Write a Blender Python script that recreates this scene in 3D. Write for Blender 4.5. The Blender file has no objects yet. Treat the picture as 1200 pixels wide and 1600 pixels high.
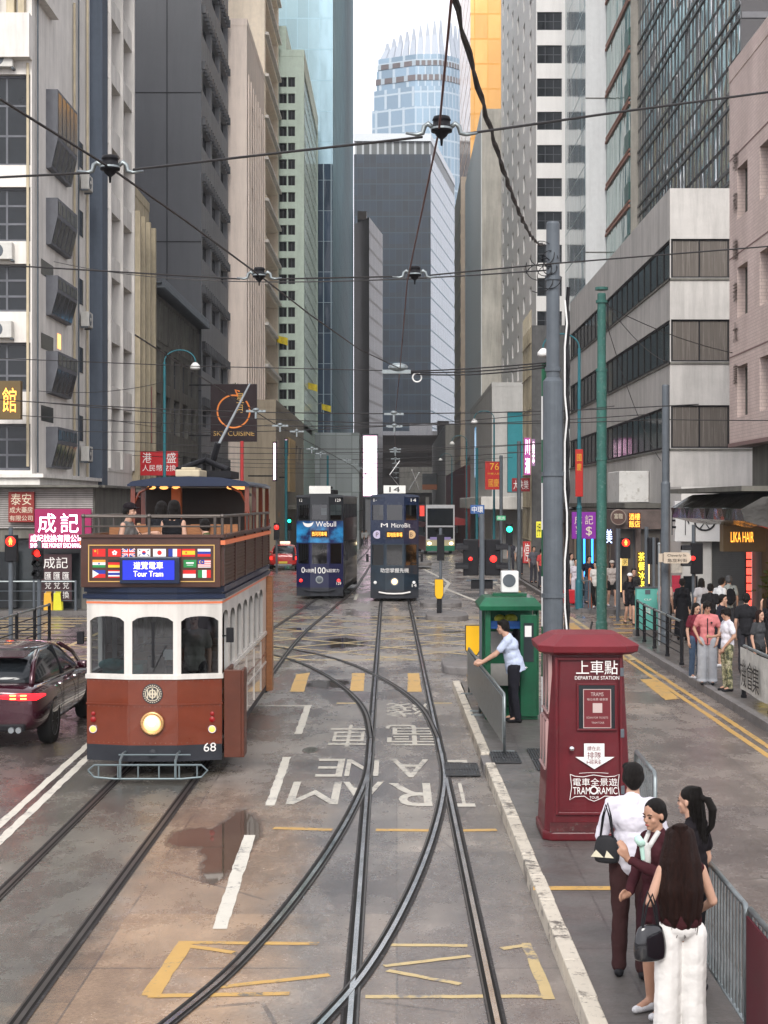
import bpy, math, random
from mathutils import Vector, Matrix, noise
random.seed(7)
S = bpy.context.scene
C = S.collection
R = math.radians
F = 2500.0          # focal length in photo pixels, eye 3.75 m above the rails
# ---------------------------------------------------------------- camera
cam = bpy.data.cameras.new('camera'); camo = bpy.data.objects.new('camera', cam); C.objects.link(camo)
camo.location = (0, 0, 3.75); camo.rotation_euler = (R(90), 0, 0)
cam.sensor_fit = 'VERTICAL'; cam.sensor_height = 36; cam.lens = F / 1600 * 36
cam.shift_x = -20 / 1600; cam.shift_y = -14 / 1600
cam.clip_start = .1; cam.clip_end = 5000
S.camera = camo
# ---------------------------------------------------------------- sky, sun, exposure
W = bpy.data.worlds.new('World'); S.world = W; W.use_nodes = True
wn = W.node_tree; wn.nodes.clear()
_o = wn.nodes.new('ShaderNodeOutputWorld'); _b = wn.nodes.new('ShaderNodeBackground')
_s = wn.nodes.new('ShaderNodeTexSky'); _s.sky_type = 'NISHITA'; _s.sun_disc = False
_s.sun_elevation = R(36); _s.sun_rotation = R(183); _s.dust_density = 3; _s.air_density = 1
_h = wn.nodes.new('ShaderNodeHueSaturation'); _h.inputs['Saturation'].default_value = .12
_m = wn.nodes.new('ShaderNodeMixRGB'); _m.inputs[0].default_value = .72
_c = wn.nodes.new('ShaderNodeTexCoord'); _n = wn.nodes.new('ShaderNodeTexNoise'); _n.inputs['Scale'].default_value = 2.2; _n.inputs['Detail'].default_value = 6
_r = wn.nodes.new('ShaderNodeValToRGB')
_r.color_ramp.elements[0].position = .3; _r.color_ramp.elements[0].color = (13.0, 13.0, 14.3, 1)
_r.color_ramp.elements[1].position = .7; _r.color_ramp.elements[1].color = (17.5, 17.2, 18.3, 1)
wn.links.new(_s.outputs[0], _h.inputs['Color']); wn.links.new(_h.outputs[0], _m.inputs[1])
wn.links.new(_c.outputs['Generated'], _n.inputs['Vector']); wn.links.new(_n.outputs[0], _r.inputs[0]); wn.links.new(_r.outputs[0], _m.inputs[2])
wn.links.new(_m.outputs[0], _b.inputs[0]); _b.inputs[1].default_value = .068
wn.links.new(_b.outputs[0], _o.inputs[0])
_l = bpy.data.lights.new('sun', 'SUN'); _l.energy = 1.5; _l.angle = R(22); _l.color = (1, .96, .9)
_lo = bpy.data.objects.new('sun', _l); C.objects.link(_lo); _lo.rotation_euler = (R(54), 0, R(-3))
S.view_settings.view_transform = 'Standard'; S.view_settings.look = 'None'
S.view_settings.exposure = .9; S.view_settings.gamma = 1
S.cycles.use_denoising = True
S.cycles.max_bounces = 6; S.cycles.diffuse_bounces = 3; S.cycles.glossy_bounces = 3; S.cycles.transmission_bounces = 4; S.cycles.transparent_max_bounces = 8
S.cycles.caustics_reflective = False; S.cycles.caustics_refractive = False; S.cycles.sample_clamp_indirect = 4

# ---------------------------------------------------------------- helpers
def P(u, v, Y): return Vector(((u - 620) * Y / F, Y, 3.75 + (786 - v) * Y / F))
def G(u, v, h=0.0):
    Y = (3.75 - h) * F / (v - 786); return Vector(((u - 620) * Y / F, Y, h))
def zat(v, Y): return 3.75 + (786 - v) * Y / F
def xat(u, Y): return (u - 620) * Y / F
def zg(Y): return -.012 * (min(Y, 150) - 80) if Y > 80 else 0.0

def mat(name, col, rough=.6, metal=0., var=.12, scale=3., streak=0., bump=0., bscale=40., emit=None, es=0., coat=0., spec=.28, alpha=1., dirt=None, stretch=(1, 1, 1)):
    m = bpy.data.materials.new(name); m.use_nodes = True
    t = m.node_tree; N = t.nodes; K = t.links; b = N['Principled BSDF']
    col = tuple(col) + (1,)
    b.inputs['Roughness'].default_value = rough; b.inputs['Metallic'].default_value = metal
    b.inputs['Specular IOR Level'].default_value = spec; b.inputs['Coat Weight'].default_value = coat
    b.inputs['Alpha'].default_value = alpha
    tc = N.new('ShaderNodeTexCoord'); mp = N.new('ShaderNodeMapping'); K.new(tc.outputs['Object'], mp.inputs[0]); mp.inputs['Scale'].default_value = stretch
    if var > 0 or streak > 0:
        n = N.new('ShaderNodeTexNoise'); n.inputs['Scale'].default_value = scale; n.inputs['Detail'].default_value = 7; n.inputs['Roughness'].default_value = .65
        K.new(mp.outputs[0], n.inputs['Vector'])
        mr = N.new('ShaderNodeMapRange'); mr.inputs[1].default_value = .3; mr.inputs[2].default_value = .7; mr.inputs[3].default_value = 1 - var; mr.inputs[4].default_value = 1 + var * .6
        K.new(n.outputs[0], mr.inputs[0]); last = mr.outputs[0]
        if streak > 0:
            mp2 = N.new('ShaderNodeMapping'); mp2.inputs['Scale'].default_value = (1.3, 1.3, .12); K.new(tc.outputs['Object'], mp2.inputs[0])
            n2 = N.new('ShaderNodeTexNoise'); n2.inputs['Scale'].default_value = 1.6; n2.inputs['Detail'].default_value = 8; n2.inputs['Roughness'].default_value = .7
            K.new(mp2.outputs[0], n2.inputs['Vector'])
            m2 = N.new('ShaderNodeMapRange'); m2.inputs[1].default_value = .42; m2.inputs[2].default_value = .7; m2.inputs[3].default_value = 1; m2.inputs[4].default_value = 1 - streak
            K.new(n2.outputs[0], m2.inputs[0]); mu = N.new('ShaderNodeMath'); mu.operation = 'MULTIPLY'; K.new(last, mu.inputs[0]); K.new(m2.outputs[0], mu.inputs[1]); last = mu.outputs[0]
        mx = N.new('ShaderNodeMixRGB'); mx.blend_type = 'MULTIPLY'; mx.inputs[0].default_value = 1; mx.inputs[1].default_value = col
        K.new(last, mx.inputs[2]); out = mx.outputs[0]
        if dirt:
            n3 = N.new('ShaderNodeTexNoise'); n3.inputs['Scale'].default_value = scale * 2.3; n3.inputs['Detail'].default_value = 9; n3.inputs['Roughness'].default_value = .75; K.new(mp.outputs[0], n3.inputs['Vector'])
            m3 = N.new('ShaderNodeMapRange'); m3.inputs[1].default_value = .55; m3.inputs[2].default_value = .66; K.new(n3.outputs[0], m3.inputs[0])
            md = N.new('ShaderNodeMixRGB'); md.inputs[2].default_value = tuple(dirt) + (1,); K.new(m3.outputs[0], md.inputs[0]); K.new(out, md.inputs[1]); out = md.outputs[0]
        K.new(out, b.inputs['Base Color'])
        rr = N.new('ShaderNodeMapRange'); rr.inputs[3].default_value = max(0, rough - .1); rr.inputs[4].default_value = min(1, rough + .12); K.new(n.outputs[0], rr.inputs[0]); K.new(rr.outputs[0], b.inputs['Roughness'])
    else: b.inputs['Base Color'].default_value = col
    if bump > 0:
        nb = N.new('ShaderNodeTexNoise'); nb.inputs['Scale'].default_value = bscale; nb.inputs['Detail'].default_value = 4; K.new(mp.outputs[0], nb.inputs['Vector'])
        bp = N.new('ShaderNodeBump'); bp.inputs['Strength'].default_value = bump; bp.inputs['Distance'].default_value = .02; K.new(nb.outputs[0], bp.inputs['Height']); K.new(bp.outputs[0], b.inputs['Normal'])
    if emit: b.inputs['Emission Color'].default_value = tuple(emit) + (1,); b.inputs['Emission Strength'].default_value = es
    return m

def curtain(name, glass, line, du, dz, lw=.08, lz=.12, rough=.08, metal=.0, wob=.25, band=None, bandh=.3, tint=.3, spec=.4, off=0.):
    """curtain wall: panes of slightly differing glass, mullions and spandrel bands, each pane slightly out of true"""
    m = bpy.data.materials.new(name); m.use_nodes = True; t = m.node_tree; N = t.nodes; K = t.links; b = N['Principled BSDF']
    def M(op, a, c=None):
        n = N.new('ShaderNodeMath'); n.operation = op
        for i, x in enumerate((a, c)):
            if x is None: continue
            if isinstance(x, (int, float)): n.inputs[i].default_value = x
            else: K.new(x, n.inputs[i])
        return n.outputs[0]
    tc = N.new('ShaderNodeTexCoord'); sp = N.new('ShaderNodeSeparateXYZ'); K.new(tc.outputs['Object'], sp.inputs[0])
    u = M('ADD', M('ADD', sp.outputs[0], sp.outputs[1]), 500 * du + off); z = M('ADD', sp.outputs[2], 100 * dz)
    fu = M('FRACT', M('DIVIDE', u, du)); fz = M('FRACT', M('DIVIDE', z, dz))
    lm = M('MAXIMUM', M('LESS_THAN', fu, lw / du), M('LESS_THAN', fz, lz / dz))
    cmb = N.new('ShaderNodeCombineXYZ'); K.new(M('FLOOR', M('DIVIDE', u, du)), cmb.inputs[0]); K.new(M('FLOOR', M('DIVIDE', z, dz)), cmb.inputs[1])
    wn_ = N.new('ShaderNodeTexWhiteNoise'); K.new(cmb.outputs[0], wn_.inputs['Vector'])
    mr = N.new('ShaderNodeMapRange'); mr.inputs[3].default_value = 1 - tint; mr.inputs[4].default_value = 1 + tint * .5; K.new(wn_.outputs['Value'], mr.inputs[0])
    mx = N.new('ShaderNodeMixRGB'); mx.blend_type = 'MULTIPLY'; mx.inputs[0].default_value = 1; mx.inputs[1].default_value = tuple(glass) + (1,); K.new(mr.outputs[0], mx.inputs[2]); out = mx.outputs[0]
    if band:
        mb_ = N.new('ShaderNodeMixRGB'); mb_.inputs[2].default_value = tuple(band) + (1,); K.new(out, mb_.inputs[1]); K.new(M('LESS_THAN', fz, bandh), mb_.inputs[0]); out = mb_.outputs[0]
    ml = N.new('ShaderNodeMixRGB'); ml.inputs[2].default_value = tuple(line) + (1,); K.new(lm, ml.inputs[0]); K.new(out, ml.inputs[1]); K.new(ml.outputs[0], b.inputs['Base Color'])
    b.inputs['Metallic'].default_value = metal; b.inputs['Specular IOR Level'].default_value = spec; b.inputs['IOR'].default_value = 1.5
    r_ = M('ADD', M('MULTIPLY', lm, .4), rough); K.new(r_, b.inputs['Roughness'])
    n = N.new('ShaderNodeTexNoise'); n.inputs['Scale'].default_value = .45; n.inputs['Detail'].default_value = 2
    mp = N.new('ShaderNodeMapping'); mp.inputs['Scale'].default_value = (1, 1, .45); K.new(tc.outputs['Object'], mp.inputs[0]); K.new(mp.outputs[0], n.inputs['Vector'])
    h = M('ADD', n.outputs[0], M('MULTIPLY', M('MULTIPLY', wn_.outputs['Value'], fu), .12))
    bp = N.new('ShaderNodeBump'); bp.inputs['Strength'].default_value = wob; bp.inputs['Distance'].default_value = .3; K.new(h, bp.inputs['Height']); K.new(bp.outputs[0], b.inputs['Normal'])
    return m

_txt = {}
def textgeo(body):
    if body in _txt: return _txt[body]
    c = bpy.data.curves.new('t', 'FONT'); c.body = body; c.align_x = 'LEFT'; c.resolution_u = 3
    o = bpy.data.objects.new('t', c); C.objects.link(o)
    dg = bpy.context.evaluated_depsgraph_get(); me = bpy.data.meshes.new_from_object(o.evaluated_get(dg))
    vs = [v.co.copy() for v in me.vertices]; fs = [tuple(p.vertices) for p in me.polygons]
    bpy.data.objects.remove(o); bpy.data.curves.remove(c); bpy.data.meshes.remove(me)
    if vs:
        x0 = min(v.x for v in vs); x1 = max(v.x for v in vs); y0 = min(v.y for v in vs); y1 = max(v.y for v in vs)
        vs = [Vector(((v.x - x0) / (x1 - x0), (v.y - y0) / (y1 - y0), 0)) for v in vs]
    _txt[body] = (vs, fs); return _txt[body]

class MB:
    def __init__(s): s.v = []; s.f = []; s.m = []; s.M = None
    def add(s, vs, fs, m=0):
        k = len(s.v)
        for p in vs:
            p = Vector(p); s.v.append(s.M @ p if s.M else p)
        for f in fs: s.f.append(tuple(i + k for i in f)); s.m.append(m)
    def box(s, x0, y0, z0, x1, y1, z1, m=0):
        s.add([(x0, y0, z0), (x1, y0, z0), (x1, y1, z0), (x0, y1, z0), (x0, y0, z1), (x1, y0, z1), (x1, y1, z1), (x0, y1, z1)],
              [(0, 3, 2, 1), (4, 5, 6, 7), (0, 1, 5, 4), (1, 2, 6, 5), (2, 3, 7, 6), (3, 0, 4, 7)], m)
    def quad(s, a, b, c, d, m=0): s.add([a, b, c, d], [(0, 1, 2, 3)], m)
    def cyl(s, p0, p1, r0, r1=None, n=12, m=0, caps=True):
        s.tube([p0, p1], [r0, r0 if r1 is None else r1], n, m, caps)
    def tube(s, pts, r, n=8, m=0, caps=True, sx=1.0):
        pts = [Vector(p) for p in pts]
        if not isinstance(r, (list, tuple)): r = [r] * len(pts)
        vs = []; up = None
        for i, p in enumerate(pts):
            t = (pts[min(i + 1, len(pts) - 1)] - pts[max(i - 1, 0)]); t.normalize()
            if up is None: up = t.orthogonal().normalized() if abs(t.z) < .99 else Vector((1, 0, 0))
            a = (up - t * up.dot(t)).normalized(); up = a; b = t.cross(a)
            for j in range(n):
                q = 2 * math.pi * j / n; vs.append(p + a * (math.cos(q) * r[i]) + b * (math.sin(q) * r[i] * sx))
        fs = [(i * n + j, i * n + (j + 1) % n, (i + 1) * n + (j + 1) % n, (i + 1) * n + j) for i in range(len(pts) - 1) for j in range(n)]
        if caps: fs += [tuple(reversed(range(n))), tuple(range((len(pts) - 1) * n, len(pts) * n))]
        s.add(vs, fs, m)
    def lathe(s, prof, c=(0, 0, 0), n=16, m=0, axis='Z'):
        c = Vector(c); vs = []
        for r, h in prof:
            for j in range(n):
                q = 2 * math.pi * j / n; x, y = r * math.cos(q), r * math.sin(q)
                vs.append(c + (Vector((x, y, h)) if axis == 'Z' else Vector((x, h, y)) if axis == 'Y' else Vector((h, x, y))))
        k = len(prof)
        fs = [(i * n + j, i * n + (j + 1) % n, (i + 1) * n + (j + 1) % n, (i + 1) * n + j) for i in range(k - 1) for j in range(n)]
        fs += [tuple(reversed(range(n))), tuple(range((k - 1) * n, k * n))]
        s.add(vs, fs, m)
    def ell(s, c, rx, ry=None, rz=None, nu=14, nv=9, m=0):
        ry = rx if ry is None else ry; rz = rx if rz is None else rz; c = Vector(c); vs = [c + Vector((0, 0, -rz))]
        for i in range(1, nv):
            a = math.pi * i / nv - math.pi / 2
            for j in range(nu):
                q = 2 * math.pi * j / nu; vs.append(c + Vector((rx * math.cos(a) * math.cos(q), ry * math.cos(a) * math.sin(q), rz * math.sin(a))))
        vs.append(c + Vector((0, 0, rz))); fs = [(0, 1 + (j + 1) % nu, 1 + j) for j in range(nu)]
        for i in range(nv - 2):
            for j in range(nu): fs.append((1 + i * nu + j, 1 + i * nu + (j + 1) % nu, 1 + (i + 1) * nu + (j + 1) % nu, 1 + (i + 1) * nu + j))
        L = len(vs) - 1; fs += [(L, 1 + (nv - 2) * nu + j, 1 + (nv - 2) * nu + (j + 1) % nu) for j in range(nu)]
        s.add(vs, fs, m)
    def cap(s, p0, p1, r0, r1=None, n=12):
        r1 = r0 if r1 is None else r1
        s.ell(p0, r0, nu=n, nv=8); s.ell(p1, r1, nu=n, nv=8); s.tube([p0, p1], [r0, r1], n)
    def prism(s, poly, z0, z1, m=0):   # poly: ccw list of (x,y)
        n = len(poly); vs = [(x, y, z0) for x, y in poly] + [(x, y, z1) for x, y in poly]
        s.add(vs, [tuple(reversed(range(n))), tuple(range(n, 2 * n))] + [(i, (i + 1) % n, n + (i + 1) % n, n + i) for i in range(n)], m)
    def loft(s, rings, m=0, close=True, caps=True):
        n = len(rings[0]); vs = [p for r in rings for p in r]
        fs = [(i * n + j, i * n + (j + 1) % n, (i + 1) * n + (j + 1) % n, (i + 1) * n + j) for i in range(len(rings) - 1) for j in range(n if close else n - 1)]
        if caps: fs += [tuple(reversed(range(n))), tuple(range((len(rings) - 1) * n, len(rings) * n))]
        s.add(vs, fs, m)
    def text(s, body, M, w, h, m=0, d=.006):
        """flat lettering standing in the local XZ plane facing -Y, w x h, lower left at the origin of M"""
        vs, fs = textgeo(body)
        old = s.M; s.M = (old @ M) if old else M
        a = [(v.x * w, -d, v.y * h) for v in vs]
        s.add(a, fs, m)
        s.M = old

def link(o, parent=None):
    C.objects.link(o)
    if parent is not None: o.parent = parent
    return o
def tag(o, label=None, cat=None, group=None, kind=None):
    if label: o['label'] = label
    if cat: o['category'] = cat
    if group: o['group'] = group
    if kind: o['kind'] = kind
    return o
def thing(name, label, cat, loc=(0, 0, 0), rz=0, group=None, kind=None):
    o = bpy.data.objects.new(name, None); o.location = loc; o.rotation_euler = (0, 0, rz); o.empty_display_size = .2; C.objects.link(o)
    return tag(o, label, cat, group, kind)
def rootof(o):
    while o.parent: o = o.parent
    return o
def mesh(name, mb, mats, smooth=False):
    me = bpy.data.meshes.new(name); me.from_pydata([tuple(v) for v in mb.v], [], mb.f)
    for m in (mats if isinstance(mats, (list, tuple)) else [mats]): me.materials.append(m)
    me.polygons.foreach_set('material_index', mb.m)
    if smooth: me.polygons.foreach_set('use_smooth', [True] * len(mb.f))
    me.update(); return me
def part(name, mb, mats, parent=None, world=False, bevel=0, smooth=False, seg=2, label=None, kind=None, subsurf=0, autosm=False):
    me = mesh(name, mb, mats, smooth)
    o = bpy.data.objects.new(name, me); link(o, parent)
    if world and parent is not None:
        r = rootof(parent); me.transform(r.matrix_basis.inverted())
    if bevel:
        b = o.modifiers.new('bevel', 'BEVEL'); b.width = bevel; b.segments = seg; b.limit_method = 'ANGLE'; b.angle_limit = R(35)
    if subsurf: b = o.modifiers.new('sub', 'SUBSURF'); b.levels = subsurf; b.render_levels = subsurf
    return tag(o, label, kind=kind)
def solo(name, mb, mats, label, cat, loc=(0, 0, 0), group=None, **k):
    """a thing that is a single mesh; mb in world coordinates"""
    me = mesh(name, mb, mats, k.pop('smooth', False)); me.transform(Matrix.Translation(-Vector(loc)))
    o = bpy.data.objects.new(name, me); o.location = loc; C.objects.link(o)
    if k.get('bevel'):
        b = o.modifiers.new('bevel', 'BEVEL'); b.width = k['bevel']; b.segments = 2; b.limit_method = 'ANGLE'; b.angle_limit = R(35)
    return tag(o, label, cat, group)
def panes(mb, m, parent, name='window'):
    for f in mb.f:
        q = MB(); q.add([mb.v[i] for i in f], [tuple(range(len(f)))]); part(name, q, m, parent)
def kids(o): return [c for c in list(o.children)]
def dup(o, loc=None, rz=None, label=None, group=None, parent=None):
    c = o.copy(); C.objects.link(c)
    if parent is not None: c.parent = parent
    if loc is not None: c.location = loc
    if rz is not None: c.rotation_euler = (0, 0, rz)
    if label: c['label'] = label
    if group: c['group'] = group
    for ch in kids(o): dup(ch, parent=c)
    return c
def struct(name, mb, mats, parent=None, **k):
    o = part(name, mb, mats, parent, **k)
    if parent is None: o['kind'] = 'structure'
    return o
def I4(x=0, y=0, z=0, rz=0): return Matrix.Translation((x, y, z)) @ Matrix.Rotation(rz, 4, 'Z')

# ---------------------------------------------------------------- shared materials
M_black = mat('black_metal', (.014, .014, .016), .5, 0., spec=.12)
M_rubber = mat('rubber', (.015, .015, .015), .8)
M_steel = mat('galvanised_steel', (.25, .27, .28), .45, .6, var=.25, scale=6)
M_gpole = mat('grey_pole_paint', (.095, .11, .125), .45, .1, var=.18, scale=4, streak=.25)
M_green = mat('green_pole_paint', (.035, .125, .105), .55, var=.25, scale=5, streak=.4, dirt=(.12, .2, .18))
M_teal = mat('teal_lamp_paint', (.018, .12, .145), .5, var=.15)
M_white = mat('white_paint', (.72, .72, .7), .5, var=.1)
M_chrome = mat('chrome', (.7, .7, .7), .12, 1, var=0)
M_glassdark = mat('dark_window_glass', (.012, .015, .018), .08, var=.4, scale=.7, spec=.4)
M_glassmid = mat('grey_window_glass', (.035, .042, .046), .1, var=.5, scale=.6, spec=.45)
def vary(m, cols):
    N = m.node_tree.nodes; K = m.node_tree.links; b = N['Principled BSDF']; oi = N.new('ShaderNodeObjectInfo'); r = N.new('ShaderNodeValToRGB'); r.color_ramp.interpolation = 'CONSTANT'
    for i, c in enumerate(cols):
        e = r.color_ramp.elements[i] if i < 2 else r.color_ramp.elements.new(0); e.position = i / len(cols); e.color = tuple(c) + (1,)
    K.new(oi.outputs['Random'], r.inputs[0]); mx = N.new('ShaderNodeMixRGB'); mx.blend_type = 'ADD'; mx.inputs[0].default_value = 1; K.new(b.inputs['Base Color'].links[0].from_socket, mx.inputs[1]); K.new(r.outputs[0], mx.inputs[2]); K.new(mx.outputs[0], b.inputs['Base Color'])
M_frame_dk = mat('dark_window_frame', (.07, .075, .085), .5)
vary(M_glassdark, [(0, 0, 0), (.01, .012, .014), (0, 0, 0), (.05, .05, .045), (.004, .004, .004), (.03, .025, .02), (0, 0, 0), (.015, .02, .022)])
M_ac = mat('ac_casing', (.55, .54, .5), .5, var=.15, streak=.2)
M_wire = mat('overhead_wire', (.03, .028, .028), .5, .3, var=0)
M_redlamp = mat('red_signal_light', (.6, .02, .02), .3, emit=(1, .015, .01), es=2.2, var=0)
M_greenlamp = mat('green_signal_light', (.02, .5, .3), .3, emit=(.02, 1, .5), es=2.5, var=0)
M_amber = mat('amber_lamp', (.8, .4, .1), .3, emit=(1, .32, .05), es=1.0, var=0)
M_warm = mat('warm_lamp', (1, .8, .5), .3, emit=(1, .42, .1), es=1.0, var=0)
M_whitelit = mat('white_lit_letters', (1, .9, .95), .4, emit=(1, .82, .92), es=4, var=0)
M_tail = mat('tail_light', (.6, .03, .02), .2, emit=(1, .02, .015), es=1.6, var=0)
def clearglass(name, tint=(.75, .8, .8), a=.25):
    m = bpy.data.materials.new(name); m.use_nodes = True; N = m.node_tree.nodes; K = m.node_tree.links; N.remove(N['Principled BSDF'])
    tr = N.new('ShaderNodeBsdfTransparent'); tr.inputs[0].default_value = tuple(tint) + (1,); gl = N.new('ShaderNodeBsdfGlossy'); gl.inputs['Roughness'].default_value = .04
    fr = N.new('ShaderNodeFresnel'); fr.inputs[0].default_value = 1.5; mp = N.new('ShaderNodeMath'); mp.operation = 'ADD'; mp.inputs[1].default_value = a * .25; K.new(fr.outputs[0], mp.inputs[0]); mp.use_clamp = True
    mx = N.new('ShaderNodeMixShader'); K.new(mp.outputs[0], mx.inputs[0]); K.new(tr.outputs[0], mx.inputs[1]); K.new(gl.outputs[0], mx.inputs[2]); K.new(mx.outputs[0], N['Material Output'].inputs[0])
    return m
M_glass = clearglass('clear_glass')
M_glasst = clearglass('tinted_glass', (.3, .34, .36))
# ================================================================ ground, road, tracks
class NT:
    def __init__(s, name):
        s.m = bpy.data.materials.new(name); s.m.use_nodes = True; t = s.m.node_tree; s.N = t.nodes; s.K = t.links; s.b = s.N['Principled BSDF']
        s.tc = s.N.new('ShaderNodeTexCoord').outputs['Object']
    def set(s, sock, x):
        if isinstance(x, (int, float)): sock.default_value = x
        elif isinstance(x, tuple): sock.default_value = x + (1,) if len(x) == 3 and len(sock.default_value) == 4 else x
        else: s.K.new(x, sock)
    def M(s, op, a, c=0.0, d=0.0):
        n = s.N.new('ShaderNodeMath'); n.operation = op
        for i, x in enumerate((a, c, d)): s.set(n.inputs[i], x)
        return n.outputs[0]
    def xyz(s):
        n = s.N.new('ShaderNodeSeparateXYZ'); s.K.new(s.tc, n.inputs[0]); return n.outputs[0], n.outputs[1], n.outputs[2]
    def noise(s, scale, detail=6, rough=.6, st=(1, 1, 1)):
        mp = s.N.new('ShaderNodeMapping'); mp.inputs['Scale'].default_value = st; s.K.new(s.tc, mp.inputs[0])
        n = s.N.new('ShaderNodeTexNoise'); n.inputs['Scale'].default_value = scale; n.inputs['Detail'].default_value = detail; n.inputs['Roughness'].default_value = rough
        s.K.new(mp.outputs[0], n.inputs['Vector']); return n.outputs[0]
    def ramp(s, x, a, b, lo=0., hi=1.):
        n = s.N.new('ShaderNodeMapRange'); s.set(n.inputs[0], x); n.inputs[1].default_value = a; n.inputs[2].default_value = b; n.inputs[3].default_value = lo; n.inputs[4].default_value = hi; return n.outputs[0]
    def mix(s, f, a, b, mode='MIX'):
        n = s.N.new('ShaderNodeMixRGB'); n.blend_type = mode; s.set(n.inputs[0], f); s.set(n.inputs[1], a); s.set(n.inputs[2], b); return n.outputs[0]
    def white(s, a, b):
        c = s.N.new('ShaderNodeCombineXYZ'); s.set(c.inputs[0], a); s.set(c.inputs[1], b); w = s.N.new('ShaderNodeTexWhiteNoise'); s.K.new(c.outputs[0], w.inputs['Vector']); return w.outputs['Value']
    def bump(s, h, st, dist=.02):
        n = s.N.new('ShaderNodeBump'); n.inputs['Strength'].default_value = st; n.inputs['Distance'].default_value = dist; s.K.new(h, n.inputs['Height']); s.K.new(n.outputs[0], s.b.inputs['Normal'])

def road_material():
    t = NT('wet_road'); M = t.M; x, y, z = t.xyz()
    w = M('MULTIPLY', M('SUBTRACT', t.noise(.9, 6, .7), .5), .9); xn = M('ADD', x, w); yn = M('ADD', y, M('MULTIPLY', w, 5.))
    base = (.17, .158, .148)
    c = t.mix(t.ramp(y, 24, 60), base, (.2, .188, .18))
    c = t.mix(t.ramp(xn, 2.3, 2.5), c, (.17, .148, .135))                   # right carriageway
    c = t.mix(t.ramp(x, -4.5, -4.55), c, (.1, .088, .086))                 # left carriageway asphalt
    trk = M('MULTIPLY', t.ramp(x, -4.5, -4.45), t.ramp(xn, -2.35, -2.6)); c = t.mix(trk, c, (.12, .116, .1))
    tan = M('MULTIPLY', M('MULTIPLY', t.ramp(xn, -2.9, -2.5), t.ramp(xn, -.75, -1.25)), t.ramp(yn, 23, 17.5)); c = t.mix(M('MULTIPLY', tan, .9), c, (.28, .195, .13))
    tan2 = M('MULTIPLY', M('MULTIPLY', t.ramp(xn, -.9, -.5), t.ramp(yn, 17, 12)), .35); c = t.mix(tan2, c, (.2, .15, .125))
    dr = M('ABSOLUTE', M('SUBTRACT', M('ABSOLUTE', M('SUBTRACT', x, .12)), .53)); st_ = M('MULTIPLY', M('MULTIPLY', t.ramp(dr, .42, .05), t.ramp(t.noise(1.7, 6, .7, (1, .35, 1)), .38, .6)), t.ramp(y, 40, 24)); c = t.mix(M('MULTIPLY', st_, .6), c, (.062, .06, .066))
    lt = t.ramp(t.noise(.75, 7, .75, (1, .6, 1)), .56, .68); c = t.mix(M('MULTIPLY', lt, .42), c, (.36, .325, .295))
    # slabs and large stains
    sl = t.white(M('FLOOR', M('DIVIDE', x, 2.45)), M('FLOOR', M('DIVIDE', M('ADD', y, M('MULTIPLY', M('FLOOR', M('DIVIDE', x, 2.45)), 1.7)), 4.3)))
    c = t.mix(1., c, t.mix(sl, (.78, .79, .82), (1.14, 1.12, 1.08)), 'MULTIPLY')
    n1 = t.noise(.55, 9, .72); c = t.mix(1., c, t.mix(t.ramp(n1, .32, .68), (.62, .62, .63), (1.2, 1.18, 1.15)), 'MULTIPLY')
    n2 = t.noise(2.2, 9, .8, (1, .3, 1)); c = t.mix(1., c, t.mix(t.ramp(n2, .35, .68), (1.08, 1.08, 1.08), (.78, .77, .78)), 'MULTIPLY')
    n3 = t.noise(30, 4, .7); c = t.mix(1., c, t.mix(t.ramp(n3, .3, .7), (.78, .78, .78), (1.2, 1.2, 1.2)), 'MULTIPLY')
    # joints
    fx = M('ABSOLUTE', M('SUBTRACT', M('FRACT', M('DIVIDE', x, 2.45)), .5)); fy = M('ABSOLUTE', M('SUBTRACT', M('FRACT', M('DIVIDE', y, 4.3)), .5))
    j = M('MULTIPLY', M('MAXIMUM', M('GREATER_THAN', fx, .496), M('GREATER_THAN', fy, .4965)), t.ramp(t.noise(1.5, 3), .35, .55)); c = t.mix(M('MULTIPLY', j, .6), c, (.05, .045, .045))
    vo = t.N.new('ShaderNodeTexVoronoi'); vo.feature = 'DISTANCE_TO_EDGE'; vo.inputs['Scale'].default_value = .33; t.K.new(t.tc, vo.inputs['Vector'])
    wv = t.N.new('ShaderNodeMapping'); 
    cr = M('MULTIPLY', M('LESS_THAN', vo.outputs['Distance'], .004), t.ramp(t.noise(.8, 2), .5, .6)); c = t.mix(M('MULTIPLY', cr, .6), c, (.045, .04, .04))
    # puddles: ellipses broken up by noise
    nz = M('MULTIPLY', M('SUBTRACT', t.noise(2.6, 7, .75, (1, .35, 1)), .5), 3.2); pud = None
    for (px, py, rx, ry, k) in ((-1.84, 17.8, .25, 1.6, .2), (-2.3, 17.9, .3, .6, -.3), (-1.5, 42.8, .75, 1.6, -.2), (-1.4, 33.2, .6, .9, -.4), (2.0, 46.5, .8, .5, -.2), (.8, 52, .5, .6, -.4), (-1.3, 24.3, .12, .3, -.1), (-2.9, 47.5, .5, .6, -.2)):
        d = M('ADD', M('POWER', M('ABSOLUTE', M('DIVIDE', M('SUBTRACT', x, px), rx)), 2.), M('POWER', M('ABSOLUTE', M('DIVIDE', M('SUBTRACT', y, py), ry)), 2.))
        e = t.ramp(M('ADD', d, nz), .95 + k, 1.45 + k, 1., 0.); e = M('MULTIPLY', e, M('LESS_THAN', d, 3.5)); pud = e if pud is None else M('MAXIMUM', pud, e)
    c = t.mix(M('MULTIPLY', pud, .74), c, (.03, .026, .022))
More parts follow.
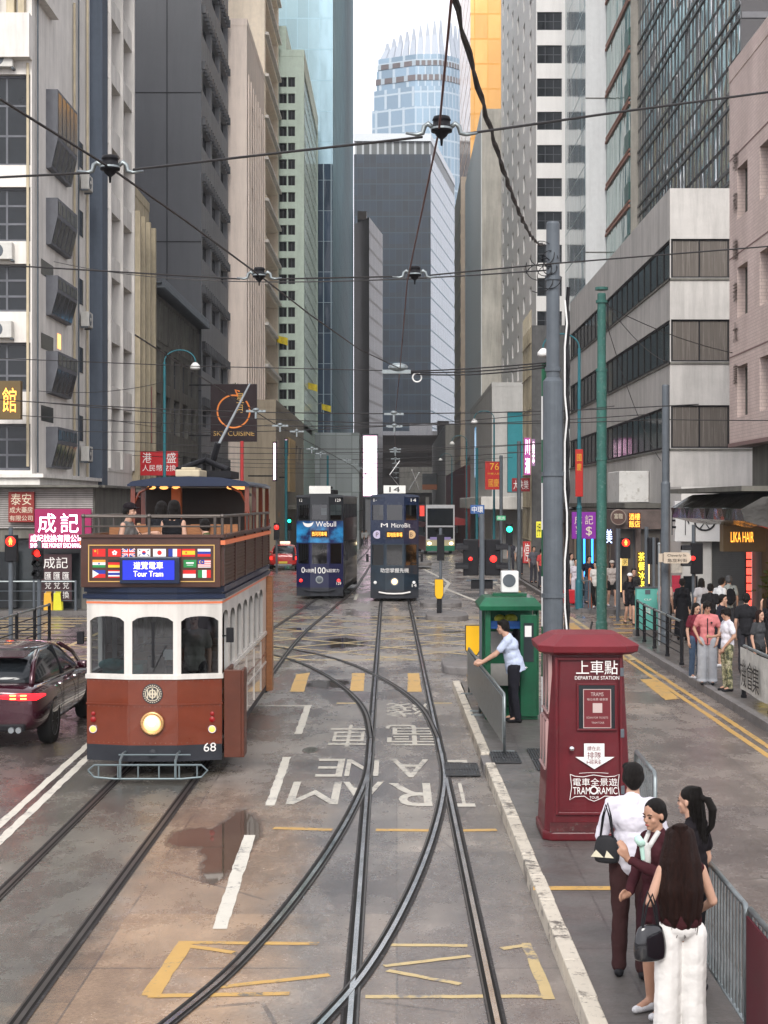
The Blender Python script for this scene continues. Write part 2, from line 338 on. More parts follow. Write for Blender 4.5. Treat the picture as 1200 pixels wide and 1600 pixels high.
    damp = t.ramp(t.noise(.6, 9, .8, (1, .5, 1)), .45, .56); c = t.mix(M('MULTIPLY', damp, .42), c, t.mix(1., c, (.5, .5, .53), 'MULTIPLY'))
    r = M('SUBTRACT', .36, M('MULTIPLY', damp, .26)); r = M('ADD', r, M('MULTIPLY', M('SUBTRACT', n3, .5), .3)); r = M('MULTIPLY', r, M('SUBTRACT', 1., M('MULTIPLY', pud, .93)))
    r = M('MAXIMUM', r, .03)
    c = t.mix(1., c, (1.24, 1.22, 1.18), 'MULTIPLY'); t.K.new(c, t.b.inputs['Base Color']); t.K.new(r, t.b.inputs['Roughness']); t.b.inputs['Specular IOR Level'].default_value = .55
    h = M('MULTIPLY', M('ADD', M('MULTIPLY', n3, .5), n2), M('SUBTRACT', 1., pud)); t.bump(h, .24, .03)
    return t.m
M_road = road_material()
def pave_material():
    t = NT('pavement_concrete'); M = t.M; x, y, z = t.xyz()
    c = t.mix(t.ramp(t.noise(.8, 8, .7), .35, .65), (.065, .06, .056), (.12, .11, .102))
    c = t.mix(1., c, t.mix(t.noise(25, 4, .7), (.8, .8, .8), (1.15, 1.15, 1.15)), 'MULTIPLY')
    f = M('MAXIMUM', M('GREATER_THAN', M('FRACT', M('DIVIDE', y, 1.85)), .985), M('GREATER_THAN', M('FRACT', M('DIVIDE', M('ADD', x, .3), 2.1)), .99))
    c = t.mix(M('MULTIPLY', f, .6), c, (.045, .04, .04)); t.K.new(c, t.b.inputs['Base Color'])
    t.K.new(t.ramp(t.noise(1.2, 6, .7), .35, .65, .25, .6), t.b.inputs['Roughness']); t.bump(t.noise(30, 4), .2); return t.m
M_pave = pave_material()
def wornpaint(name, col, under, amt=.52, rough=.45):
    t = NT(name); M = t.M
    n = t.noise(14, 8, .8); n2 = t.noise(2.0, 5, .7); k = t.ramp(M('ADD', M('MULTIPLY', n, .6), M('MULTIPLY', n2, .45)), amt, amt + .06)
    c = t.mix(k, col, under); c = t.mix(1., c, t.mix(t.noise(5, 6, .7), (.75, .75, .75), (1.1, 1.1, 1.1)), 'MULTIPLY')
    t.K.new(c, t.b.inputs['Base Color']); t.b.inputs['Roughness'].default_value = rough; t.bump(n, .15); return t.m
M_lw = wornpaint('worn_white_line_paint', (.6, .57, .49), (.14, .128, .12), .565)
M_ly = wornpaint('worn_yellow_line_paint', (.5, .3, .08), (.13, .115, .1), .56)
M_ly2 = wornpaint('faded_yellow_line_paint', (.5, .38, .18), (.17, .155, .145), .54)
M_lwf = wornpaint('faded_white_line_paint', (.5, .47, .4), (.16, .148, .138), .545)
M_kerbw = wornpaint('chipped_white_kerb_paint', (.55, .5, .41), (.11, .095, .08), .54)
M_kerb = mat('granite_kerb', (.16, .15, .145), .6, var=.3, scale=2.5, bump=.3, dirt=(.07, .065, .06))

YS = [4, 8, 12] + list(range(16, 84, 4)) + [90, 100, 110, 120, 130, 140, 150, 200, 260, 340, 700, 2500]
def sheet(poly_x, ys, z):
    mb = MB()
    for a, b in zip(ys[:-1], ys[1:]):
        xa0, xa1 = poly_x(a); xb0, xb1 = poly_x(b)
        mb.quad((xa0, a, z + zg(a)), (xa1, a, z + zg(a)), (xb1, b, z + zg(b)), (xb0, b, z + zg(b)))
    return mb
g = sheet(lambda y: (-1500, 1500), [-60, 0] + YS, -.03)
struct('ground', g, mat('ground_concrete', (.12, .115, .11), .8))
road = struct('road', sheet(lambda y: (-60, 60) if 36 <= y <= 64 else (-9.4, 8), [-4, 0] + YS[:-3], 0), M_road)
def flat(name, poly, h, m, kerb=None, parent=None, kw=.14):
    """raised paving slab with a separate kerb course along its outline"""
    mb = MB(); mb.prism(poly, -.02, h); o = struct(name, mb, m, parent)
    return o
def kerbline(pts, w, z0, z1, m, parent, name='kerb'):
    mb = MB(); rng = random.Random(3)
    for a, b in zip(pts[:-1], pts[1:]):
        a = Vector(a); b = Vector(b); L = (b - a).length; n = max(1, round(L / .95)); d = (b - a) / L; q = Vector((-d.y, d.x)) * w
        for i in range(n):
            p0 = a + d * (L * i / n + .005); p1 = a + d * (L * (i + 1) / n - .005); dz = rng.uniform(-.004, .004); e = q * (1 + rng.uniform(-.04, .03))
            g0, g1 = zg(p0.y), zg(p1.y)
            vs = [(p0.x, p0.y, z0 + g0), (p1.x, p1.y, z0 + g1), (p1.x + e.x, p1.y + e.y, z0 + g1), (p0.x + e.x, p0.y + e.y, z0 + g0)]
            vs += [(x, y, z - z0 + z1 + dz) for x, y, z in vs]
            mb.add(vs, [(0, 3, 2, 1), (4, 5, 6, 7), (0, 1, 5, 4), (1, 2, 6, 5), (2, 3, 7, 6), (3, 0, 4, 7)])
    return part(name, mb, m, parent, bevel=.012)
# pavements
pr = flat('pavement', [(6.2, -4), (60, -4), (60, 50.3), (10.2, 50.3), (8.6, 46.5), (7.2, 44.3), (6.2, 42.5)], .15, M_pave)
kerbline([(6.06, 4), (6.06, 42.6), (7.1, 44.45), (8.55, 46.7), (10.1, 50.4)], -.16, -.02, .155, M_kerb, pr)
pr2 = flat('pavement', [(6.0, 55.5), (6.9, 54), (60, 54), (60, 82), (6, 82)], .15, M_pave)
kerbline([(6.9, 53.9), (5.95, 55.4), (5.9, 82)], .16, -.02, .155, M_kerb, pr2)
pfar = struct('pavement', sheet(lambda y: (5.9, 30), [82, 90, 100, 110, 120, 130, 140, 150, 200, 300], .15), M_pave)
kerbline([(5.9, 82), (5.9, 100), (5.9, 125), (5.9, 150), (5.9, 200)], -.16, -.02, .155, M_kerb, pfar)
pl = flat('pavement', [(-60, -4), (-9.0, -4), (-9.0, 41.2), (-9.6, 42.3), (-60, 42.3)], .15, M_pave)
kerbline([(-8.95, 4), (-8.95, 41.2), (-9.5, 42.3)], .16, -.02, .155, M_kerb, pl)
pl2 = flat('pavement', [(-60, 53.4), (-9.4, 53.4), (-8.9, 54.2), (-8.9, 82), (-60, 82)], .15, M_pave)
kerbline([(-9.4, 53.35), (-8.85, 54.2), (-8.85, 82)], .16, -.02, .155, M_kerb, pl2)
pfl = struct('pavement', sheet(lambda y: (-30, -8.9), [82, 90, 100, 110, 120, 130, 140, 150, 200, 300], .15), M_pave)
kerbline([(-8.9, 82), (-8.9, 100), (-8.9, 125), (-8.9, 150), (-8.9, 200)], .16, -.02, .155, M_kerb, pfl)
# tram stop platform
pf = flat('platform', [(1.38, 4), (2.5, 4), (2.5, 31.4), (1.9, 32.3), (1.3, 32.3)], .15, M_pave)
kx = lambda Y: 1.32 - .0095 * (Y - 11.5)
def kseg(y0, y1): return [(kx(y0), y0), (kx(y1), y1)]
ka = kerbline(kseg(4, 22.1), -.14, -.02, .165, M_kerbw, pf); kb = kerbline(kseg(23.0, 32.3), -.14, -.02, .165, M_kerbw, pf)
mb = MB()
for y0 in (22.1,):
    mb.box(kx(22) - .02, 22.12, -.02, kx(22) + .12, 22.98, .13)
part('kerb', mb, M_kerb, pf)
mb = MB()
mb.box(2.5, 4, -.02, 2.62, 31.4, .155); part('kerb', mb, M_kerb, pf)
mb = MB(); a, b, c_, d_ = G(833, 1385, .152), G(962, 1385, .152), G(962, 1391, .152), G(833, 1391, .152); mb.quad(a, b, c_, d_)
for q in mb.v: q.z = .1545
part('painted_line', mb, M_ly, pf)
# drain gratings
def grating(x0, y0, x1, y1, z):
    mb = MB(); n = int((x1 - x0) / .035)
    mb.box(x0, y0, z - .02, x1, y1, z - .012)
    for i in range(n + 1): mb.box(x0 + i * (x1 - x0) / n - .008, y0, z - .01, x0 + i * (x1 - x0) / n + .008, y1, z + .004)
    mb.box(x0, y0 - .02, z - .01, x1, y0, z + .004); mb.box(x0, y1, z - .01, x1, y1 + .02, z + .004); mb.box(x0, (y0 + y1) / 2 - .01, z - .01, x1, (y0 + y1) / 2 + .01, z + .005)
    return mb
M_grate = mat('cast_iron_grating', (.06, .062, .065), .5, .6, var=.3, scale=6)
for i, (x0, y0, x1, y1, z) in enumerate(((.68, 21.9, 1.14, 22.9, .028), (1.34, 22.1, 1.72, 23.0, .172), (1.9, 21.5, 2.2, 23.3, .172))):
    part('drain_grating', grating(x0, y0, x1, y1, z), M_grate, road if i == 0 else pf)

# tracks
M_rail = mat('worn_rail_steel', (.62, .61, .6), .17, .95, var=.3, scale=2, bump=.05)
M_raildk = mat('dull_rail_steel', (.1, .09, .085), .35, .8, var=.4, scale=3)
M_groove = mat('rail_groove_grime', (.01, .009, .008), .6, var=.3, spec=.1)
M_trim = mat('rail_edging_bitumen', (.03, .027, .027), .5, var=.5, spec=.12, scale=3, bump=.3, dirt=(.1, .092, .088))
def smoothpath(pts, n=8):
    out = []
    for i in range(len(pts) - 1):
        p0 = pts[max(i - 1, 0)]; p1 = pts[i]; p2 = pts[i + 1]; p3 = pts[min(i + 2, len(pts) - 1)]
        for k in range(n):
            t = k / n
            f = lambda a, b, c, d: .5 * (2 * b + (c - a) * t + (2 * a - 5 * b + 4 * c - d) * t * t + (3 * b - a - 3 * c + d) * t ** 3)
            out.append(Vector((f(p0[0], p1[0], p2[0], p3[0]), f(p0[1], p1[1], p2[1], p3[1]))))
    out.append(Vector(pts[-1])); return out
def ribbon(mb, path, o0, o1, z, m=0):
    vs = []; n = len(path)
    for i, p in enumerate(path):
        t = (path[min(i + 1, n - 1)] - path[max(i - 1, 0)]).normalized(); q = Vector((t.y, -t.x)); zz = z + zg(p.y)
        a = p + q * o0; b = p + q * o1; vs += [(a.x, a.y, zz), (b.x, b.y, zz)]
    mb.add(vs, [(2 * i, 2 * i + 1, 2 * i + 3, 2 * i + 2) for i in range(n - 1)], m)
def track(pts, dz, bright=True, label=None):
    path = smoothpath(pts); t = thing('tram_track', None, None); t['kind'] = 'structure'
    for sgn in (-1, 1):
        for nm, a, b, z, m in (('rail_bed', -.068, .068, .0, M_trim), ('groove', -.048, .042, .0016, M_groove)):
            mb = MB(); ribbon(mb, path, sgn * .5335 + a, sgn * .5335 + b, .0065 + dz + z, 0); part(nm, mb, m, t)
        mb = MB(); ribbon(mb, path, sgn * .5335 - .019, sgn * .5335 + .021, .0115 + dz, 0)
        e = sgn * .5335 - sgn * .062; ribbon(mb, path, min(e, e + sgn * .014), max(e, e + sgn * .014), .011 + dz, 1)
        part('rail', mb, [M_rail if bright else M_raildk, M_raildk], t)
    return t
RX = lambda Y: .193 - .0053 * (Y - 11.5) if Y < 60 else -.064
track([(RX(y), y) for y in (4, 12, 20, 30, 40, 50, 60, 70, 80, 100, 125, 150, 200)], .000)
track([(-3.27, 4), (-3.27, 20), (-3.27, 36), (-3.26, 42), (-3.15, 48), (-2.9, 54), (-2.68, 60), (-2.45, 66), (-2.3, 74), (-2.25, 84), (-2.25, 110), (-2.25, 150), (-2.25, 200)], .0004, False)
track([(-2.9, 5.5), (-2.0, 8.3), (-1.1, 11.5), (-.70, 13.3), (-.34, 15.9), (-.06, 18.8), (.11, 21.6), (.135, 24)], .003)
track([(.12, 25.5), (-.02, 28.5), (-.3, 31), (-.75, 33.6), (-1.35, 36.2), (-2.1, 38.6), (-3.1, 40.6), (-4.4, 42.1), (-6.5, 43.3), (-10, 44.6), (-18, 46), (-40, 47.5)], .0034, False)

# painted markings
def mk(name, polys, m, z=.0035):
    mb = MB()
    for i, poly in enumerate(polys):
        q = []
        for a, b in zip(poly, poly[1:] + poly[:1]):
            n = min(160, max(1, int((Vector(b[:2]) - Vector(a[:2])).length / .09)))
            for k in range(n):
                p = Vector(a[:2]).lerp(Vector(b[:2]), k / n); w = noise.noise_vector(Vector((p.x * 7, p.y * 4, z * 999))) * .014; q.append((p.x + w.x, p.y + w.y))
        zz = z + i * .00013; vs = [(p[0], p[1], zz + zg(p[1])) for p in q]; mb.add(vs, [tuple(range(len(vs)))])
    me = part(name, mb, m, road); return me
def gp(*uv): return [G(u, v) for u, v in uv]
def line(p, q, w):
    p = Vector((p[0], p[1])); q = Vector((q[0], q[1])); d = (q - p).normalized(); n = Vector((-d.y, d.x)) * w / 2
    return [p - n, q - n, q + n, p + n]
def gl(u0, v0, u1, v1, w): a, b = G(u0, v0), G(u1, v1); return line((a.x, a.y), (b.x, b.y), w)
dash = []
for a, b in ((0, 1), ):
    pass
mk('double_white_line', [line((-4.40, 4), (-4.40, 17.5), .11), line((-4.4, 17.5), (-4.72, 30), .11), line((-4.72, 30), (-4.75, 41), .11)], M_lw)
mk('double_white_line', [line((-4.60, 4), (-4.60, 17.5), .11), line((-4.6, 17.5), (-4.92, 30), .11), line((-4.92, 30), (-4.95, 41), .11)], M_lw)
mk('broken_white_line', [gl(390, 1305, 343, 1452, .13)], M_lw)
mk('white_bracket', [gl(448, 1183, 422, 1259, .12)], M_lw)
mk('white_bracket', [gl(405, 1103, 487, 1103, .13), gl(481, 1104, 466, 1147, .12)], M_lw, .0036)
mk('broken_white_line', [line((-1.62, 62), (-1.62, 66), .12)], M_lw)
mk('yellow_bar', [gl(428, 1294, 519, 1297, .13), gl(587, 1297, 673, 1298, .13), gl(719, 1298, 776, 1297, .13)], M_ly)
mk('yellow_bar', [gl(526, 1099, 566, 1099, .16), gl(676, 1099, 706, 1099, .16)], M_ly2)
# hatched yellow box near the camera
mk('yellow_box', [gl(235, 1556, 292, 1471, .14), gl(285, 1473, 500, 1475, .09), gl(292, 1478, 365, 1489, .08)], M_ly)
mk('yellow_box', [gl(232, 1557, 452, 1553, .09), gl(322, 1545, 515, 1524, .08)], M_ly, .0041)
mk('yellow_box', [gl(602, 1477, 730, 1478, .08), gl(785, 1483, 818, 1478, .08), gl(822, 1474, 858, 1562, .09), gl(570, 1558, 862, 1557, .08), gl(600, 1510, 735, 1494, .07), gl(605, 1517, 720, 1538, .07)], M_ly2, .0037)
# crossing studs: yellow strips
mk('yellow_strip', [gp((463, 1054), (484, 1051), (475, 1081), (453, 1081))], M_ly)
mk('yellow_strip', [gp((550, 1052), (570, 1052), (568, 1080), (547, 1080))], M_ly)
mk('yellow_strip', [gp((637, 1052), (655, 1052), (659, 1081), (637, 1081))], M_ly)
mk('yellow_strip', [gp((727, 1052), (745, 1052), (751, 1060), (732, 1060))], M_ly)
for x in (-4.9, -6.1, -7.3, -8.5): mk('yellow_strip', [line((x, 31.9), (x, 35.2), .36)], M_ly)
# yellow box junction
bx0, bx1, by0, by1 = -8.6, 5.7, 38.2, 52.8
pol = [line((bx0, by0), (bx1, by0), .14), line((bx0, by1), (bx1, by1), .14), line((bx0, by0), (bx0, by1), .14), line((bx1, by0), (bx1, by1), .14)]
mk('box_junction', pol, M_ly2)
def clip(px, py, dx, dy):
    ts = []
    for (a, d, lo, hi) in ((px, dx, bx0, bx1), (py, dy, by0, by1)): ts.append(sorted(((lo - a) / d, (hi - a) / d)))
    t0 = max(t[0] for t in ts); t1 = min(t[1] for t in ts)
    return None if t1 - t0 < .5 else ((px + dx * t0, py + dy * t0), (px + dx * t1, py + dy * t1))
for sgn, z in ((1, .0042), (-1, .0047)):
    pol = []
    for k in range(-14, 15):
        r = clip((bx0 + bx1) / 2 + k * 2.6, (by0 + by1) / 2, 1.0, sgn * 1.02)
        if r: pol.append(line(r[0], r[1], .13))
    mk('box_junction', pol, M_ly2, z)
# left crossing of the side street: pale strips
pol = [line((-20, y), (-9.8, y), .3) for y in (43.2, 44.3, 45.4, 46.5, 47.6, 48.7, 49.8, 50.9, 52.0)]
mk('side_crossing', pol, M_ly2)
pol = [line((-9.4, 41.8), (-8.7, 42.6), .12)] + [line((-9.9 + .25 * math.cos(a / 6 * 1.57) * 6, 40.8 + math.sin(a / 6 * 1.57) * 2), (-9.9 + .25 * math.cos((a + 1) / 6 * 1.57) * 6, 40.8 + math.sin((a + 1) / 6 * 1.57) * 2), .12) for a in range(6)]
mk('yellow_kerb_line', pol, M_ly, .0052)
mk('yellow_patch', [[Vector((-9.3, 36.5)), Vector((-8.45, 36.5)), Vector((-8.45, 39.5)), Vector((-9.3, 39.5))]][:0] + [line((-8.6, 33), (-8.6, 40.5), .5)], M_ly, .0056)
# right carriageway
mk('double_yellow_line', [line((5.72, 4), (5.72, 43), .1)], M_ly)
mk('double_yellow_line', [line((5.50, 4), (5.50, 43), .1)], M_ly)
mk('double_yellow_line', [line((2.86, 33.5), (2.75, 46), .12), line((5.05, 56), (5.3, 80), .12)], M_ly)
mk('yellow_loading_bay', [gp((1000, 1062), (1022, 1061), (1062, 1092), (1040, 1094))], M_ly, .0044)
mk('yellow_loading_bay', [gp((884, 975), (896, 973), (917, 990), (900, 990))], M_ly, .0044)
mk('side_crossing', [line((x, y), (x + 3.0, y), .32) for x, y in ((6.1, 44.6), (6.3, 46.2), (6.5, 47.8), (6.7, 49.4), (6.9, 51.0), (7, 52.6))] , M_ly)
mk('lane_line', [line((1.35, 58.5), (2.45, 75), .16), line((2.45, 75), (1.6, 95), .16), line((1.5, 76), (3.3, 58.8), .16)], M_lw)
mk('lane_line', [line((x, y), (x, y + 3.2), .12) for x in (3.7,) for y in (66, 74, 82, 90, 100, 112)], M_lwf)
mk('white_arrow', [line((4.2 + i * .45, 70 + j * 2.4), (4.2 + i * .45, 71.5 + j * 2.4), .2) for i in range(3) for j in range(4)], M_lwf)
mk('white_arrow', [line((-5.9, 62), (-5.9, 66), .15), [Vector((-6.3, 62.3)), Vector((-5.9, 60.6)), Vector((-5.5, 62.3))]], M_lw, .0039)
# TRAM LANE lettering, meant for trams coming towards the camera
def roadtext(ch, uc, v0, v1, w, m=M_lwf):
    a = G(uc, v0); b = G(uc, v1); yn, yf = b.y, a.y; xc = (a.x + b.x) / 2
    vs, fs = textgeo(ch); mb = MB(); mb.add([(xc + w / 2 - p.x * w, yf - p.y * (yf - yn), .0049) for p in vs], [tuple(f) for f in fs]); part('road_letter', mb, m, road)
for ch, u, v0, v1, w in (('T', 722, 1224, 1261, .3), ('R', 640, 1224, 1260, .62), ('A', 566, 1222, 1256, .6), ('M', 492, 1222, 1257, .72), ('L', 716, 1188, 1214, .34), ('A', 641, 1187, 1215, .6), ('N', 566, 1187, 1213, .52), ('E', 516, 1186, 1214, .42),
    ('電', 645, 1133, 1165, 1.0), ('車', 545, 1133, 1168, .72), ('綫', 636, 1099, 1120, .85)): roadtext(ch, u, v0, v1, w * .9)
# manhole covers
M_iron = mat('cast_iron', (.05, .05, .052), .45, .5, var=.4, scale=8, bump=.5, bscale=30)
for i, (u, v, r) in enumerate(((880, 1240, 0), (860, 1365, 0))): pass
# traffic islands past the platform
def island(name, x0, x1, y0, y1, label, cat):
    mb = MB(); n = 10; poly = []
    r = min((x1 - x0) / 2, (y1 - y0) / 2) * .8
    for cx, cy, a0 in ((x1 - r, y0 + r, -90), (x1 - r, y1 - r, 0), (x0 + r, y1 - r, 90), (x0 + r, y0 + r, 180)):
        for k in range(6): q = R(a0 + 90 * k / 5); poly.append((cx + r * math.cos(q), cy + r * math.sin(q)))
    mb.prism(poly, -.02, .17); o = struct(name, mb, M_kerb, bevel=.03); return o
island('traffic_island', 1.02, 2.3, 34.9, 37.3, '', ''); island('traffic_island', .95, 2.3, 50.8, 53.2, '', ''); island('traffic_island', .85, 2.35, 57.3, 59.5, '', ''); island('traffic_island', 1.2, 2.1, 96, 100, '', '')
# ================================================================ buildings
_wc = {}
def winmesh(w, h, nx, nz, fr, mats, fan=False, dark=.05):
    key = (round(w, 2), round(h, 2), nx, nz, fr, mats[0].name, mats[1].name)
    if key in _wc: return _wc[key]
    mb = MB(); f = fr
    mb.box(f, .0, f, w - f, .03, h - f, 1)
    mb.box(0, -.04, 0, w, .05, f); mb.box(0, -.04, h - f, w, .05, h); mb.box(0, -.039, f, f, .049, h - f); mb.box(w - f, -.039, f, w, .049, h - f)
    for i in range(1, nx): x = w * i / nx; mb.box(x - f * .4, -.03, f, x + f * .4, .04, h - f)
    for j in range(1, nz): z = h * j / nz; mb.box(f, -.025, z - f * .4, w - f, .035, z + f * .4)
    me = mesh('window', mb, list(mats)); _wc[key] = me; return me
class Bld:
    def __init__(s, name, label, x0, x1, y0, y1, z1, wallmat, cat='building', z0=None, group=None):
        s.x0, s.x1, s.y0, s.y1, s.z1 = x0, x1, y0, y1, z1; s.z0 = (zg(y0) - .05) if z0 is None else z0
        s.root = thing(name, label, cat, ((x0 + x1) / 2, (y0 + y1) / 2, s.z0), group=group); s.wall = MB(); s.wm = wallmat; s.wins = []; s.extra = []
    def ed(s, side):
        return {'S': ((s.x0, s.y0), (1, 0), s.x1 - s.x0), 'E': ((s.x1, s.y0), (0, 1), s.y1 - s.y0), 'N': ((s.x1, s.y1), (-1, 0), s.x1 - s.x0), 'W': ((s.x0, s.y1), (0, -1), s.y1 - s.y0)}[side]
    def face(s, side, cols=(), rows=(), z0=None, z1=None, dp=.22, nx=2, nz=2, fr=.06, mats=None, u0=0, u1=None, skip=None, m=0, line=None, wm=None):
        (ox, oy), (dx, dy), L = line if line else s.ed(side)
        z0 = s.z0 if z0 is None else z0; z1 = s.z1 if z1 is None else z1; u1 = L if u1 is None else u1
        us = sorted(set([u0, u1] + [c for a in cols for c in a])); zs = sorted(set([z0, z1] + [c for a in rows for c in a]))
        nxv, nyv = dy, -dx
        pt = lambda u, z, d=0.: (ox + dx * u - nxv * d, oy + dy * u - nyv * d, z)
        cs = set((round(a, 4), round(b, 4)) for a, b in cols); rs = set((round(a, 4), round(b, 4)) for a, b in rows)
        for i in range(len(us) - 1):
            a, b = us[i], us[i + 1]; isc = (round(a, 4), round(b, 4)) in cs
            if not isc: s.wall.quad(pt(a, z0), pt(b, z0), pt(b, z1), pt(a, z1), m); continue
            for j in range(len(zs) - 1):
                c, d = zs[j], zs[j + 1]
                if (round(c, 4), round(d, 4)) in rs and not (skip and skip(i, j)):
                    for q in ((pt(a, c), pt(b, c), pt(b, c, dp), pt(a, c, dp)), (pt(a, d, dp), pt(b, d, dp), pt(b, d), pt(a, d)), (pt(a, c), pt(a, c, dp), pt(a, d, dp), pt(a, d)), (pt(b, c, dp), pt(b, c), pt(b, d), pt(b, d, dp))): s.wall.quad(*q, m)
                    x, y, z = pt(a, c, dp - .01); s.wins.append(((x, y, z), math.atan2(dy, dx), winmesh(b - a, d - c, nx, nz, fr, mats or (M_frame_dk, M_glassdark))))
                else: s.wall.quad(pt(a, c), pt(b, c), pt(b, d), pt(a, d), m)
    def roof(s, par=.8):
        s.wall.quad((s.x0, s.y0, s.z1), (s.x1, s.y0, s.z1), (s.x1, s.y1, s.z1), (s.x0, s.y1, s.z1))
        if par:
            e = .2; z = s.z1
            for a in ((s.x0 - .02, s.y0 - .02, s.x1 + .02, s.y0 + e), (s.x0 - .02, s.y1 - e, s.x1 + .02, s.y1 + .02), (s.x0 - .02, s.y0 + e, s.x0 + e, s.y1 - e), (s.x1 - e, s.y0 + e, s.x1 + .02, s.y1 - e)): s.wall.box(a[0], a[1], z - .01, a[2], a[3], z + par)
    def finish(s, limit=96):
        part('wall', s.wall, s.wm, s.root, world=True)
        s.wins.sort(key=lambda w: (w[0][1], w[0][2]))
        inv = s.root.matrix_basis.inverted()
        for loc, rz, me in s.wins[:limit]:
            o = bpy.data.objects.new('window', me); o.location = inv @ Vector(loc); o.rotation_euler = (0, 0, rz); link(o, s.root)
        rest = s.wins[limit:]
        if rest:
            mats = []; mb = MB()
            for loc, rz, me in rest:
                idx = []
                for m in me.materials:
                    if m not in mats: mats.append(m)
                    idx.append(mats.index(m))
                T = Matrix.Translation(loc) @ Matrix.Rotation(rz, 4, 'Z'); k = len(mb.v)
                mb.v += [T @ v.co for v in me.vertices]
                for p in me.polygons: mb.f.append(tuple(k + i for i in p.vertices)); mb.m.append(idx[p.material_index])
            part('window', mb, mats, s.root, world=True, kind='stuff')
        return s.root
    def p(s, name, mb, mats, **k): return part(name, mb, mats, s.root, world=True, **k)
def span(a, b, n, w):   # n openings of width w spread between a and b
    st = (b - a) / n; return [(a + st * (i + .5) - w / 2, a + st * (i + .5) + w / 2) for i in range(n)]
def floors(z0, pitch, h, n): return [(z0 + pitch * i, z0 + pitch * i + h) for i in range(n)]

M_wall_w = mat('stained_white_render', (.72, .69, .64), .8, var=.12, scale=.8, streak=.24, bump=.15, bscale=8)
M_wall_cr = mat('cream_render', (.5, .43, .3), .8, var=.15, streak=.35)
M_wall_g = mat('old_grey_render', (.15, .145, .125), .85, var=.3, scale=1, streak=.45, bump=.2, bscale=6)
M_wall_dk = mat('slate_grey_cladding', (.07, .073, .08), .5, var=.08, scale=.3, streak=.12)
M_wall_lg = mat('pale_grey_precast', (.3, .305, .32), .7, var=.1, streak=.25)
M_wall_bl = mat('blue_grey_pier', (.08, .1, .13), .7, var=.12, streak=.25)
M_wall_pk = mat('pinkish_cream_render', (.86, .74, .65), .75, var=.08, scale=.5, streak=.2)
M_wall_pk2 = mat('warm_cream_render', (.9, .79, .63), .7, var=.08, streak=.15)
M_wall_gn = mat('pale_green_panels', (.5, .6, .52), .6, var=.1, streak=.15)
M_tile = None
M_boxwin = mat('grey_window_box', (.13, .135, .15), .6, var=.15, streak=.2)
def block(s, **k): pass
def ac_unit(loc, rz, label, group='air conditioning units on the white building'):
    t = thing('air_conditioner', label, 'air conditioner', loc, rz, group)
    mb = MB(); mb.box(-.42, 0, 0, .42, .32, .58); part('casing', mb, M_ac, t, bevel=.02)
    mb = MB(); mb.lathe([(.24, -.012), (.24, .0)], (-.12, 0, .29), 20, axis='Y'); part('fan_grille', mb, M_gpole, t)
    mb = MB(); mb.lathe([(.07, -.03), (.07, -.011)], (-.12, 0, .29), 12, axis='Y')
    for k in range(3): mb.lathe([(.1 + .05 * k, -.02), (.108 + .05 * k, -.02)], (-.12, 0, .29), 20, axis='Y') if 0 else None
    part('fan_hub', mb, M_ac, t)
    mb = MB(); mb.box(-.44, .04, -.06, -.36, .34, 0); mb.box(.36, .04, -.06, .44, .34, 0); part('bracket', mb, M_gpole, t); return t

# ---- L1 white block with projecting window boxes
XL = -12.5; Y0, Y1 = 54.8, 65.1
b = Bld('white_apartment_block', 'stained white corner block with grey projecting window boxes and air conditioners', -24, XL, Y0, Y1, 36, M_wall_w)
cr = [(zat(735, Y0), zat(662, Y0)), (zat(612, Y0), zat(535, Y0)), (zat(487, Y0), zat(412, Y0)), (zat(377, Y0), zat(292, Y0)), (zat(258, Y0), zat(116, Y0))]
b.face('S', [(7.6, 9.3), (9.75, 11.45)], cr, z0=4.6, dp=.25, nx=2, nz=3, fr=.09, mats=(M_boxwin, M_glassdark))
b.face('E', [], [], z0=4.6); b.face('N'); b.face('W'); b.face('S', z0=b.z0, z1=4.6); b.face('E', z0=b.z0, z1=4.6); b.roof(0)
root = b.finish()
mb = MB(); mb.box(-24, Y0 - .35, 4.3, XL + .35, Y1, 4.62); mb.box(-24, Y0 - .5, 4.62, XL + .5, Y1, 4.75); b.p('ledge', mb, M_wall_w)
mb = MB(); mb.box(XL, Y0, 21.2, XL + .3, Y0 + 3, 21.5); mb.box(-20, Y0 - .5, 18.9, XL + .02, Y0 + .01, 20.4); b.p('parapet', mb, M_wall_w)
for k, (x, w_) in enumerate(((-13.3, .28), (-12.9, .22))):
    mb = MB(); mb.box(x, Y0 - .36, 20.41, x + w_, Y0 - .02, 26); b.p('duct', mb, M_wall_cr, bevel=.03)
mb = MB(); mb.tube([(-13.6, Y0 - .25, 20), (-13.6, Y0 - .25, 30)], .05, 8); mb.tube([(-12.62, Y0 - .08, 5), (-12.62, Y0 - .08, 18.8)], .05, 8); b.p('drainpipe', mb, M_wall_cr)
